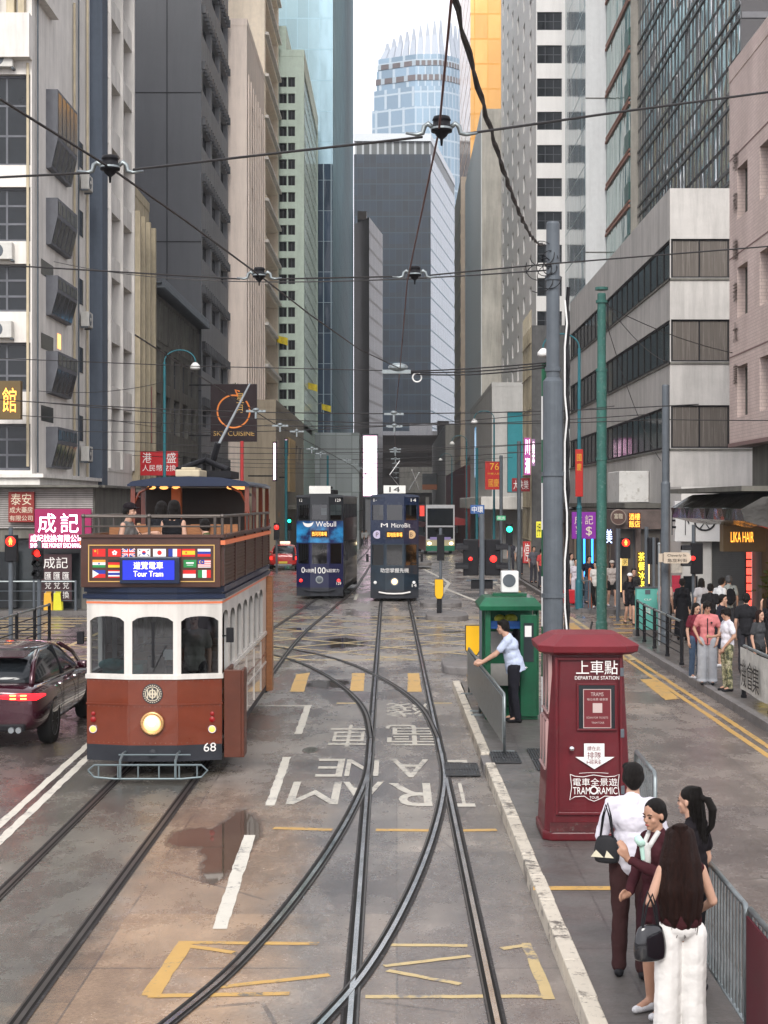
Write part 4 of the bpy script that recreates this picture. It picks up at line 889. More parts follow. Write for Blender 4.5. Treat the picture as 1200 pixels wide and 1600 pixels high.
# ================================================================ right side
# ---- R2 banded white building
XR = 10.5
b = Bld('banded_white_building', 'off white building with dark ribbon windows on the corner of the side street', XR, 13.9, 61.5, 97, 15.85, mat('pebbledash_grey_white', (.5, .48, .45), .85, var=.12, scale=.9, streak=.28, bump=.2, bscale=14))
rows = [(zat(765 - 65, 61.5) , zat(633, 61.5)), (zat(565, 61.5), zat(499, 61.5)), (zat(434, 61.5), zat(373, 61.5))]
M_curt = mat('curtained_window', (.13, .115, .1), .25, var=.35, scale=3, stretch=(6, 6, .15), coat=.8, spec=.6)
b.face('S', [(.04, 3.36)], rows, z0=4.0, dp=.12, nx=3, nz=1, fr=.06, mats=(M_black, M_curt))
M_ribbon = mat('ribbon_window_glass', (.07, .075, .07), .05, .4, var=.7, scale=.8, stretch=(1, 3, .6), bump=.25, bscale=1.2)
b.face('W', [(.05, 35.42)], rows, z0=3.4, dp=.08, nx=21, nz=1, fr=.09, mats=(M_black, M_ribbon))
b.face('E'); b.face('N'); b.roof(.0)
b.face('S', z0=b.z0, z1=4.0); b.face('W', [(1.5 + i * 4.4, 5.1 + i * 4.4) for i in range(7)], [(.15, 2.9)], z1=3.4, dp=.5, nx=2, nz=1, mats=(M_black, M_glassmid)); b.finish()
mb = MB()
for r in rows: mb.box(XR - .05, 61.45, r[0] - .1, 13.9, 61.49, r[0] - .02); mb.box(XR - .05, 61.45, r[0] - .1, XR - .004, 97, r[0] - .02)
b.p('sill', mb, M_wall_g)
mb = MB(); mb.box(XR - 1.6, 62.5, 3.55, XR - .01, 96, 3.75); b.p('canopy', mb, M_wall_g)
t = thing('blank_white_signbox', 'blank weathered white sign box over the pavement by the green pole', 'sign box', (9.4, 67, zat(785, 67))); mb = MB(); mb.box(xat(950, 70), 66.5, zat(785, 68), XR - .02, 70, zat(737, 68)); part('box', mb, mat('chalky_white_box', (.62, .61, .58), .7, var=.12, dirt=(.4, .38, .34), scale=1.2), t, world=True, bevel=.03)
# white fascia shop on the corner
b = Bld('white_corner_shop', 'white shop front with bold black characters and a grey roller shutter', 10.4, 16, 58.5, 61.4, 4.35, mat('white_shop_wall', (.62, .6, .56), .6, var=.08), cat='shop')
b.face('S', [(.1 + xat(1107, 58.5) - 10.4, .1 + xat(1168, 58.5) - 10.4)], [(.15, 2.6)], dp=.2, nx=1, nz=1, mats=(M_wall_w, M_wall_g)); b.face('W'); b.face('N'); b.face('E'); b.roof(0); b.finish()
xa, xb = xat(1110, 58.5), xat(1168, 58.5); mb = MB()
for i in range(34): z = .17 + i * .071; mb.box(xa + .1, 58.62, z, xb + .06, 58.67 - (i % 2) * .001, z + .055)
b.p('roller_shutter', mb, mat('shutter_metal', (.13, .13, .125), .5, .3, var=.15))
mb = MB(); mb.box(10.1, 58.1, zat(846, 58.5), xat(1140, 58.1), 58.45, zat(783, 58.5)); f_ = b.p('fascia', mb, mat('white_fascia', (.66, .65, .63), .55, var=.06), bevel=.02)
mb = MB()
for ch, a, c in (('非', 1040, 1056), ('下', 1064, 1078), ('⊕', 1088, 1116)): 
    if ch != '⊕': mb.text(ch, Matrix.Translation((xat(a, 58.1), 58.08, zat(836, 58.1))), xat(c, 58.1) - xat(a, 58.1), .95)
cx, cz = xat(1101, 58.1), zat(816, 58.1)
for rr in (.36,): mb.tube([(cx + rr * math.cos(R(k * 15)), 58.08, cz + .8 * rr * math.sin(R(k * 15))) for k in range(25)], .03, 6)
for q in range(3): a = R(q * 60); mb.tube([(cx - .34 * math.cos(a), 58.08, cz - .27 * math.sin(a)), (cx + .34 * math.cos(a), 58.08, cz + .27 * math.sin(a))], .02, 6)
part('lettering', mb, M_black, f_, world=True)
for (u0, u1, v0, v1, col, lab) in ((1050, 1063, 899, 925, (.45, .03, .06), 'crimson poster with faint pattern on the white corner shop'), (1049, 1066, 872, 895, (.5, .45, .38), 'pale poster of food on the white corner shop')):
    t = thing('poster', lab, 'poster', (xat(u0, 58.4), 58.42, zat(v1, 58.4)), group='posters on the corner shop'); mb = MB(); mb.box(xat(u0, 58.4), 58.4, zat(v1, 58.4), xat(u1, 58.4), 58.44, zat(v0, 58.4)); part('sheet', mb, mat('poster_print', col, .5, var=.35, scale=5), t, world=True)
mb = MB(); mb.box(xat(1068, 58.4), 58.4, zat(925, 58.4), xat(1090, 58.4), 58.44, zat(900, 58.4)); b.p('shop_window', mb, M_glassdark)
# ---- R1 pink tiled building
M_pink = NT('pink_mosaic_tile'); _t = M_pink; _x, _y, _z = _t.xyz()
br = _t.N.new('ShaderNodeTexBrick'); br.inputs['Color1'].default_value = (.58, .46, .42, 1); br.inputs['Color2'].default_value = (.64, .52, .47, 1); br.inputs['Mortar'].default_value = (.44, .35, .32, 1); br.inputs['Scale'].default_value = 1; br.inputs['Brick Width'].default_value = .3; br.inputs['Row Height'].default_value = .1; br.inputs['Mortar Size'].default_value = .008
cb = _t.N.new('ShaderNodeCombineXYZ'); _t.K.new(_t.M('ADD', _x, _y), cb.inputs[0]); _t.K.new(_z, cb.inputs[1]); _t.K.new(cb.outputs[0], br.inputs['Vector'])
_t.K.new(_t.mix(1., br.outputs['Color'], _t.mix(_t.ramp(_t.noise(.7, 8, .7, (1, 1, .3)), .3, .7), (.78, .77, .76), (1.1, 1.1, 1.1)), 'MULTIPLY'), _t.b.inputs['Base Color']); _t.b.inputs['Roughness'].default_value = .5
b = Bld('pink_tiled_building', 'dusty pink tiled building with raised characters down its corner', XR, 22, 34, 50.5, 17.0, M_pink.m)
prow = [(z0, z0 + 1.55) for z0 in (6.4, 9.45, 12.5)]
b.face('W', [(1.15, 2.6), (4.2, 5.7), (7.4, 8.9), (10.4, 11.9)], prow, z0=5.6, dp=.3, nx=2, nz=2, mats=(M_wall_g, M_glassdark)); b.face('N', z0=5.6); b.face('E', z0=5.6); b.face('S', z0=5.6); b.roof(.5)
b.wall.quad((XR, 34, 5.6), (XR, 50.5, 5.6), (22, 50.5, 5.6), (22, 34, 5.6))
b.finish()
mb = MB(); mb.box(XR - .04, 34, 5.5, XR + .5, 50.55, 5.62)
for z in (8.3, 11.4, 14.5): mb.box(XR - .012, 34, z, XR - .002, 50.5, z + .04)
b.p('string_course', mb, mat('tile_joint', (.2, .13, .12), .7))
for i, (ch, v) in enumerate(zip('時和鐘表大廈', (248, 312, 385, 452, 515, 580))):
    mb = MB(); Yc = 49.4; zc = zat(v + 20, Yc); mb.M = Matrix.Translation((XR - .06, Yc + .3, zc)) @ Matrix.Rotation(R(-90), 4, 'Z'); mb.text(ch, Matrix(), .55, .62); 
    mb.M = Matrix.Translation((XR - .03, Yc + .3, zc)) @ Matrix.Rotation(R(-90), 4, 'Z'); mb.text(ch, Matrix(), .55, .62); b.p('raised_character', mb, mat('bronze_character', (.16, .12, .1), .5, .3, var=.1))
# ground floor under it, set back
M_shopin = mat('warm_lit_interior', (.7, .45, .25), .6, emit=(1, .45, .15), es=.75, var=.4, scale=1.2)
b = Bld('hair_salon_shop', 'orange lit salon shopfront with plants under the pink building', 11.2, 21.8, 34, 50.4, 5.58, M_wall_g, cat='shop')
b.face('W', [(1.3, 5.2), (5.6, 9.5), (9.9, 13.8)], [(.15, 3.0)], dp=1.6, nx=1, nz=1, mats=(M_wall_pk2, M_shopin)); b.face('S'); b.face('N'); b.face('E'); b.finish()
mb = MB(); mb.box(11.0, 50.45, .15, 11.18, 50.6, 3); b.p('neon_post', mb, M_black)
mb = MB()
for k in range(9): mb.box(11.02, 50.35, .5 + k * .25, 11.16, 50.44, .7 + k * .25)
b.p('red_neon', mb, mat('red_neon', (1, .2, .15), .4, emit=(1, .08, .05), es=1.2, var=0))
mb = MB(); rng = random.Random(4)
for i in range(260):
    c = Vector((11.3 + rng.gauss(0, .18), 47.6 + rng.gauss(0, .35), .9 + abs(rng.gauss(.3, .35)))); a = Vector((rng.uniform(-1, 1), rng.uniform(-1, 1), rng.uniform(-1, 1))).normalized() * .12; d = a.orthogonal().normalized() * .05; mb.quad(c - a, c + d, c + a, c - d)
tt = thing('potted_plant', 'leafy plant in the orange lit salon doorway', 'plant', (11.3, 47.6, .15)); part('foliage', mb, mat('salon_leaves', (.1, .13, .03), .6, var=.5, scale=9), tt, world=True)
mb = MB(); mb.lathe([(.1, .0), (.16, .35), (.14, .35), (.1, .3)], (11.3, 47.6, .15), 12); part('pot', mb, M_wall_cr, tt, world=True)
t = thing('dark_metal_awning', 'dark rippled metal awning projecting from the pink building', 'awning', (10, 46, 3.3)); mb = MB()
rr = []
for y in [40 + i * .5 for i in range(22)]:
    w_ = .06 * math.sin(y * 2.3); rr.append([(11.19, y, 4.1), (9.2 + w_, y, 3.95 + w_), (8.65 + w_, y, 3.6), (8.7, y, 3.3), (9.4, y, 3.12 + w_ * .5), (11.19, y, 3.2)])
mb.loft(rr); part('canopy', mb, mat('rippled_dark_metal', (.1, .095, .085), .18, .85, var=.5, scale=1.2, bump=.6, bscale=3), t, world=True)
mb = MB(); mb.box(8.6, 39.9, 4.05, 11.19, 50.6, 4.18); part('top_slab', mb, M_wall_g, t, world=True)
board('salon_sign', 'brass coloured hanging sign box with glowing warm letters under the dark awning', 'sign', 1130, 1196, 818, 862, 45.5, (.2, .15, .08), th=.5, items=[('LIKA HAIR', .18, .72, .3, .66, M_orangelit)])
# ---- R3 dark grid tower
M_r3 = curtain('dark_grid_glass', (.6, .64, .63), (.05, .05, .055), .95, 3.15, .08, .2, rough=.06, metal=.85, wob=1.0, tint=.18)
b = glassbox('dark_mirror_tower', 'tall dark gridded mirror glass tower rising behind the banded building', 14, 34, 65, 92.8, 80, mat('dark_brown_glass', (.025, .02, .018), .1, var=.2, spec=.9), M_r3)
mb = MB()
for i in range(29): mb.box(13.965, 65 + i * .965, 12, 13.995, 65.07 + i * .965, 80)
b.p('mullion', mb, mat('bronze_mullion', (.075, .075, .078), .4, .6))
mb = MB()
for i in range(22):
    for dz in (0, .55): mb.box(13.94, 64.98, 14 + i * 3.15 + dz, 13.99, 92.8, 14.14 + i * 3.15 + dz)
for i in range(22): mb.box(14, 64.93, 14 + i * 3.15, 20, 64.99, 14.25 + i * 3.15)
b.p('spandrel_rail', mb, mat('spandrel_rail', (.11, .11, .115), .35, .6))
# ---- R4 green bays
M_r4 = curtain('sea_green_glass', (.2, .34, .31), (.05, .09, .085), 1.5, 40, .05, .01, rough=.1, metal=.5, wob=.5, tint=.35)
b = Bld('green_bay_tower', 'green glass tower with stepped bays and red brown ledges', 13.58, 30, 92.9, 103.8, 80, [mat('beige_pier', (.34, .32, .28), .7, streak=.3), M_r4])
b.face('S'); b.face('N'); b.face('E'); b.face('W', m=1); b.roof(0); b.finish()
mb = MB(); mc = MB()
for k in range(24):
    z = 6 + k * 3.0; mb.box(13.48, 93.2, z, 13.575, 103.7, z + .16); mb.box(13.52, 93.2, z + .3, 13.575, 103.7, z + .42); mc.box(13.53, 93.3, z + .5, 13.57, 95.2, z + 1.5)
b.p('ledge', mb, mat('red_brown_ledge', (.3, .15, .11), .6)); b.p('spandrel_panel', mc, mat('deep_green_panel', (.03, .1, .085), .3))
# ---- R5
b = Bld('white_slab_tower', 'pale concrete slab tower with a blue grey glass street side', 12.25, 30, 103.85, 116.4, 90, [mat('pale_concrete_slab', (.66, .67, .67), .7, var=.06, streak=.12), curtain('blue_grey_glass', (.36, .46, .5), (.42, .48, .5), .75, 2.6, .07, .1, rough=.15, metal=.5, wob=.4, tint=.3)])
b.face('S'); b.face('N'); b.face('E'); b.face('W', m=1); b.roof(0); b.finish()
mb = MB()
for z in range(10, 90, 10): mb.box(12.25, 103.82, z, 14, 103.845, z + .06)
b.p('joint', mb, M_wall_g)
# ---- R6 white tower with three-light windows
b = Bld('white_window_tower', 'tall white tiled tower with dark three part windows one above another', 10.15, 30, 116.45, 155.6, 90, mat('white_tiled_wall', (.82, .8, .77), .6, var=.06, streak=.1, scale=.6))
wz = []; k = 0
v = 44
z = zat(47, 116.45); 
while z > 8: wz.append((z, z + 1.32)); z -= 2.42
z = zat(47, 116.45) + 2.42
while z < 88: wz.append((z, z + 1.32)); z += 2.42
b.face('S', [(.06, xat(878, 116.45) - 10.15)], wz, dp=.15, nx=3, nz=2, fr=.06, mats=(M_frame_dk, M_glassdark))
b.face('W', [(2.4 + i * 6.2, 4.0 + i * 6.2) for i in range(6)], wz, dp=.2, nx=2, nz=1); b.face('N'); b.face('E'); b.roof(0); b.finish()
# ---- R7
b = Bld('stained_concrete_block', 'tall stained grey concrete block beside a clean white strip wall', 8.29, 30, 155.7, 192, zat(178, 155.7), mat('water_stained_concrete', (.5, .48, .43), .8, var=.2, streak=.35, scale=.35))
for s_ in 'SNEW': b.face(s_)
b.roof(.5); b.finish()
mb = MB(); mb.box(8.2, 155.72, 9, 8.285, 192, b.z1 + .4); b.p('white_strip', mb, mat('white_strip_wall', (.62, .63, .62), .6, var=.04))
b = glassbox('gold_glass_tower', 'golden mirrored glass tower rising behind the concrete block', xat(735, 205), 40, 205, 240, 110, curtain('gold_glass', (.95, .53, .19), (.6, .3, .07), 1.7, 3.2, .1, .2, rough=.2, metal=.35, wob=.15, tint=.15), curtain('gold_glass_side', (.5, .26, .08), (.38, .17, .05), 2.1, 3.2, .22, .3, rough=.12, metal=.6, wob=.15, tint=.15))
b = Bld('beige_window_block', 'narrow beige block seen edge on next to the navy glass building', 7.8, 20, 195, 216, zat(276, 195), mat('beige_block_wall', (.4, .33, .26), .7, streak=.2))
for s_ in 'SNEW': b.face(s_)
b.roof(0); b.finish()
mb = MB()
for z in range(6, 42, 3): mb.box(b.x0 - .05, 195, z, b.x0 - .005, 216, z + .5)
b.p('balcony_band', mb, M_wall_cr)
# ---- lower right frontages
b = Bld('netted_scaffold_building', 'low building wrapped in dark grey scaffold netting', 8.2, 10.4, 97.1, 103.6, zat(508, 97), mat('grey_netting', (.1, .1, .1), .9, var=.25, streak=.2, bump=.4, bscale=20))
for s_ in 'SNEW': b.face(s_)
b.roof(0); b.finish(); mb = MB()
for i in range(7): mb.tube([(8.15, 97.2 + i, .1), (8.15, 97.2 + i, 15.5)], .03, 5)
for i in range(7): mb.tube([(8.12, 97, 1.5 + 2 * i), (8.12, 103.6, 1.5 + 2 * i)], .03, 5)
b.p('bamboo_pole', mb, M_wall_cr)
b = Bld('white_podium_building', 'low white podium with a tall blue lit slot and dark glass opening', 6.9, 10.1, 116, 150, 12.2, mat('white_podium_wall', (.5, .49, .47), .6, var=.08, streak=.2))
b.face('S', [(1.1, 2.9)], [(4.5, 10.4)], dp=.5, nx=1, nz=2, mats=(M_frame_dk, mat('teal_lit_glass', (.03, .12, .13), .15, emit=(.05, .3, .35), es=.25))); b.face('N'); b.face('E'); b.face('W', [(8, 11)], [(6, 10.4)], dp=.3, nx=1, nz=1, mats=(M_wall_w, mat('blue_light_slot', (.2, .5, .9), .4, emit=(.25, .6, 1), es=1.8, var=0))); b.roof(.3); b.finish()
mb = MB(); mb.box(5.9, 112, 3.3, 9.0, 150, 4.2); b.p('canopy', mb, M_wall_w, bevel=.05)
b = Bld('red_shop_row', 'row of old low shops with red fronts far down the right side', 6.6, 12, 155, 215, 7.2, mat('red_brown_front', (.13, .03, .028), .7, var=.35, scale=.4))
for s_ in 'SNEW': b.face(s_)
b.roof(.2); b.finish(); mb = MB(); mb.box(5.6, 155, 1.6, 6.59, 215, 2.2); b.p('awning', mb, mat('red_awning', (.25, .03, .03), .7))
b = Bld('grey_low_block', 'plain grey low block between the podium and the far right shops', 6.6, 12, 217, 300, 14.5, mat('grey_plain_render', (.24, .235, .22), .8, streak=.3))
for s_ in 'SNEW': b.face(s_)
b.roof(0); b.finish()
# stand-alone lights of shops along the right pavement
board('purple_exchange_sign', 'purple hanging sign with characters and currency symbols over the right pavement', 'sign', 894, 931, 800, 842, 60, (.13, .015, .17), th=.2, items=[('成', .1, .42, .12, .46, M_cream), ('記', .54, .88, .12, .46, M_cream), ('¥', .14, .4, .54, .88, M_cream), ('$', .58, .84, .54, .9, M_cream)], emis=(.2, .02, .3), es=.25)
board('orange_neon_sign', 'square sign of glowing orange characters above the shop doorway', 'sign', 982, 1001, 801, 825, 60.5, (.1, .03, .02), items=[('酒樓', .05, .95, .05, .48, M_orangelit), ('飯店', .05, .95, .52, .95, M_orangelit)])
board('yellow_neon_sign', 'tall narrow yellow glowing sign with vertical characters behind the teal cabinet', 'sign', 996, 1009, 862, 922, 59, (.15, .09, .01), items=[(c, .1, .9, .02 + .245 * i, .24 + .245 * i, M_yellowlit) for i, c in enumerate('茶餐冰室')])
board('white_neon_sign', 'small white neon character sign left of the orange neon sign', 'sign', 946, 957, 826, 850, 61, (.03, .02, .05), items=[('美', .05, .95, .05, .95, M_bluelit)])
for (u0, u1, v0, v1, Y, mm, lab) in ((911.5, 914.5, 842, 905, 62, mat('blue_tube', (.1, .4, 1), .4, emit=(.03, .35, 1), es=1.4, var=0), 'left of two upright blue light tubes at a shop entrance'), (924, 927, 842, 884, 62, mat('blue_tube', (.1, .4, 1), .4, emit=(.03, .35, 1), es=1.4, var=0), 'right of two upright blue light tubes at a shop entrance'), (969, 971, 850, 925, 61, M_warm, 'thin warm light strip beside the roller shutter doorway'), (1013, 1015, 852, 912, 60, M_warm, 'thin pale light strip near the corner pillar')):
    t = thing('light_tube', lab, 'light tube', (xat(u0, Y), Y, zat(v1, Y)), group='upright light tubes at the shops'); mb = MB(); mb.box(xat(u0, Y), Y, zat(v1, Y), xat(u1, Y), Y + .06, zat(v0, Y)); part('tube', mb, mm, t, world=True)
    mb = MB(); mb.box(xat(u0, Y) - .03, Y + .07, .14, xat(u1, Y) + .03, Y + .2, zat(v0, Y) + .1); part('post', mb, M_black, t, world=True)
t = thing('round_shop_sign', 'round tan sign with brown face like emblem under the white sign box', 'sign', (xat(966, 61), 61, zat(820, 61)))
mb = MB(); mb.lathe([(.3, -.05), (.3, .05)], (xat(966, 61), 61, zat(808, 61)), 24, axis='Y'); part('disc', mb, mat('tan_disc', (.3, .24, .2), .5), t, world=True)
mb = MB(); mb.lathe([(.27, -.06), (.27, -.052), (.25, -.052)], (xat(966, 61), 61, zat(808, 61)), 24, axis='Y'); part('rim', mb, mat('brown_disc', (.1, .06, .05), .5), t, world=True)
mb = MB(); mb.text('富臨', Matrix.Translation((xat(966, 61) - .16, 60.93, zat(808, 61) - .06)), .32, .2); part('lettering', mb, M_cream, t, world=True)
# shop interiors behind the right pavement: projecting piers and doorways
b = Bld('side_street_shop', 'brown shop entrance with steel shutters facing the crossing under the white sign box', 8.4, 10.35, 61.3, 75, 3.5, mat('brown_shop_wall', (.13, .1, .09), .6, var=.3), cat='shop')
b.face('S', [(.15, .75), (.95, 1.8)], [(.15, 2.75)], dp=.3, nx=1, nz=1, mats=(M_frame_dk, mat('shop_shutter', (.11, .1, .09), .4, .3))); b.face('W', [(1, 4), (5, 8), (9, 12)], [(.2, 2.6)], dp=.4, nx=2, nz=1, mats=(M_frame_dk, mat('lit_shop_window', (.3, .22, .15), .4, emit=(1, .75, .45), es=.4, var=.7, scale=1.5))); b.face('N'); b.face('E'); b.roof(0); b.finish()
M_shopw = mat('dim_lit_shop_glass', (.2, .15, .12), .3, emit=(1, .65, .38), es=.35, var=.8, scale=1.3)
b = Bld('arcade_shop_row', 'row of small lit shops under the canopy of the banded building', 8.9, 10.4, 76, 96.8, 3.4, mat('arcade_wall', (.1, .085, .08), .6, var=.3), cat='shop')
b.face('W', [(.6 + 3.4 * i, 3.4 + 3.4 * i) for i in range(6)], [(.2, 2.7)], dp=.3, nx=2, nz=1, mats=(M_frame_dk, M_shopw)); b.face('S', [(.2, 1.3)], [(.2, 2.7)], dp=.3, nx=1, nz=1, mats=(M_frame_dk, M_shopw)); b.face('N'); b.face('E'); b.roof(0); b.finish()
# left arcade beneath the balcony / grey buildings
b = Bld('left_arcade_shops', 'row of dim shops with red fascia behind the tour tram', -13.5, -11.4, 65.2, 108, 4.2, mat('dim_arcade', (.1, .08, .075), .7, var=.4, scale=.6), cat='shop')
b.face('E', [(.8 + 4.2 * i, 4.2 + 4.2 * i) for i in range(10)], [(.2, 2.9)], dp=.4, nx=2, nz=1, mats=(M_frame_dk, M_shopw)); b.face('S'); b.face('N'); b.roof(0); b.finish()
mb = MB(); mb.box(-11.38, 66, 3.0, -11.2, 107, 3.9); b.p('fascia', mb, mat('red_fascia', (.2, .02, .02), .5, var=.4, scale=.5))
mb = MB(); mb.box(-11.39, 65.3, 4.2, -9.8, 107.9, 4.4); b.p('canopy', mb, M_wall_g)
for (n_, lab, u0, u1, v0, v1, Y, col, txt, mm, em) in (
    ('pink_neon_sign', 'upright pink neon sign with tall characters on the netted building', 819, 829, 684, 742, 94, (.1, .03, .08), '川湘', M_pinklit, (.6, .1, .4)), ('white_neon_sign', 'narrow white neon sign next to the pink neon on the netted building', 831, 836, 686, 728, 94.5, (.08, .06, .08), '樂', M_pinklit, (.4, .2, .4)),
    ('small_yellow_sign', 'small yellow signboard seen left of the striped marker pole', 838, 846, 815, 840, 70, (.5, .45, .03), '押', M_black, (.6, .55, .05)), ('red_white_sign', 'red and white upright panel below the small yellow signboard', 817, 829, 846, 880, 72, (.4, .03, .03), '停', M_tw, None),
    ('red_shop_sign', 'red horizontal shop sign over the far right pavement under the netting', 800, 828, 747, 768, 96, (.25, .02, .025), '大快樂', M_tw, None), ('green_shop_sign', 'small green shop sign near the distant green lamp', 776, 790, 806, 813, 86, (.03, .2, .1), '藥房', M_tw, (.05, .4, .2)),
    ('blue_shop_sign', 'small blue shop sign among the far right shopfronts', 744, 756, 800, 808, 120, (.03, .08, .25), '銀行', M_tw, (.05, .15, .5)), ('orange_shop_sign', 'small orange lit sign low on the left far fronts', 424, 436, 800, 808, 112, (.3, .1, .02), '茶', M_tw, (1, .4, .1)),
    ('white_menu_board', 'white lit menu board at the shop behind the beige top woman', 936, 943, 850, 868, 62, (.5, .48, .45), '面', M_black, (.9, .8, .7)), ('amber_window_sign', 'amber lit window sign above the walking woman in the white cap', 972, 981, 872, 884, 61.1, (.3, .2, .05), '粥', M_black, (1, .7, .2))):
    board(n_, lab, 'sign', u0, u1, v0, v1, Y, col, th=.12, items=[(ch, .15, .85, (i + .08) / len(txt), (i + .92) / len(txt), mm) for i, ch in enumerate(txt)] if v1 - v0 > u1 - u0 else [(txt, .08, .92, .15, .85, mm)], emis=em, es=.4 if em else 0)
# ================================================================ trams
def wallgrid(mb, a, b, bands, holes=(), dp=.06, mr=None):
    a = Vector(a); b = Vector(b); L = (b - a).length; d = (b - a) / L; n = Vector((d.y, -d.x))
    us = sorted(set([0, L] + [h[0] for h in holes] + [h[1] for h in holes])); zs = sorted(set([z for q in bands for z in q[:2]] + [h[2] for h in holes] + [h[3] for h in holes]))
    pt = lambda u, z, k=0.: (a.x + d.x * u - n.x * k, a.y + d.y * u - n.y * k, z)
    def m_at(z):
        for z0, z1, m in bands:
            if z0 <= z <= z1: return m
        return 0
    for i in range(len(us) - 1):
        for j in range(len(zs) - 1):
            uc, zc = (us[i] + us[i + 1]) / 2, (zs[j] + zs[j + 1]) / 2
            if any(h[0] < uc < h[1] and h[2] < zc < h[3] for h in holes): continue
            mb.quad(pt(us[i], zs[j]), pt(us[i + 1], zs[j]), pt(us[i + 1], zs[j + 1]), pt(us[i], zs[j + 1]), m_at(zc))
    for h in holes:
        u0, u1, z0, z1 = h[:4]; m = m_at((z0 + z1) / 2) if mr is None else mr
        for q in ((pt(u0, z0), pt(u1, z0), pt(u1, z0, dp), pt(u0, z0, dp)), (pt(u0, z1, dp), pt(u1, z1, dp), pt(u1, z1), pt(u0, z1)), (pt(u0, z0), pt(u0, z0, dp), pt(u0, z1, dp), pt(u0, z1)), (pt(u1, z0, dp), pt(u1, z0), pt(u1, z1), pt(u1, z1, dp))): mb.quad(*q, m)
    return pt
def archfill(mb, pt, u0, u1, z1, h, m, k=.0):   # spandrels that turn a square opening into an arched one
    n = 8; w = u1 - u0
    f = lambda t: z1 - h * (1 - math.sqrt(max(0, 1 - (2 * t - 1) ** 2)))
    for i in range(n):
        t0, t1 = i / n, (i + 1) / n; mb.quad(pt(u0 + w * t0, f(t0), k), pt(u0 + w * t1, f(t1), k), pt(u0 + w * t1, z1, k), pt(u0 + w * t0, z1, k), m)
def pane(mb, pt, u0, u1, z0, z1, k=.045, m=0): mb.quad(pt(u0, z0, k), pt(u1, z0, k), pt(u1, z1, k), pt(u0, z1, k), m)
M_tbrown = mat('varnished_red_brown', (.15, .028, .01), .3, var=.18, scale=3, streak=.1, coat=.6, bump=.05, bscale=10)
M_tdkbrown = mat('dark_brown_panel', (.06, .024, .016), .35, var=.2, scale=5, coat=.3)
M_tblue = mat('deep_blue_cornice', (.008, .016, .042), .35, var=.1, coat=.2)
M_twhite = mat('tram_cream_white', (.66, .63, .58), .35, var=.09, scale=2, streak=.28, coat=.4)
M_tskirt = mat('tram_black_skirt', (.022, .024, .03), .5, var=.25)
M_tside = mat('beige_tram_panel', (.4, .32, .26), .22, var=.1, scale=1.2, streak=.15, coat=.7)
M_tslat = mat('brown_slatted_parapet', (.07, .042, .03), .5, var=.3, scale=6, stretch=(1, 1, 6))
M_orange = mat('orange_pinstripe', (.6, .16, .07), .4, emit=(1, .25, .1), es=.05)
M_int = mat('dark_tram_interior', (.03, .022, .018), .7, var=.2)
M_wood = mat('varnished_wood', (.28, .12, .05), .4, var=.3, scale=8, stretch=(1, 6, 6))
flagc = {k: mat('flag_' + n, c, .5, var=0) for k, (n, c) in dict(r=('red', (.6, .02, .02)), w=('white', (.75, .75, .75)), b=('blue', (.02, .04, .3)), y=('yellow', (.75, .5, .03)), g=('green', (.02, .22, .06)), k=('black', (.02, .02, .02)), o=('orange', (.75, .28, .04))).items()}
FM = list(flagc.values()); FI = {k: i for i, k in enumerate(flagc)}
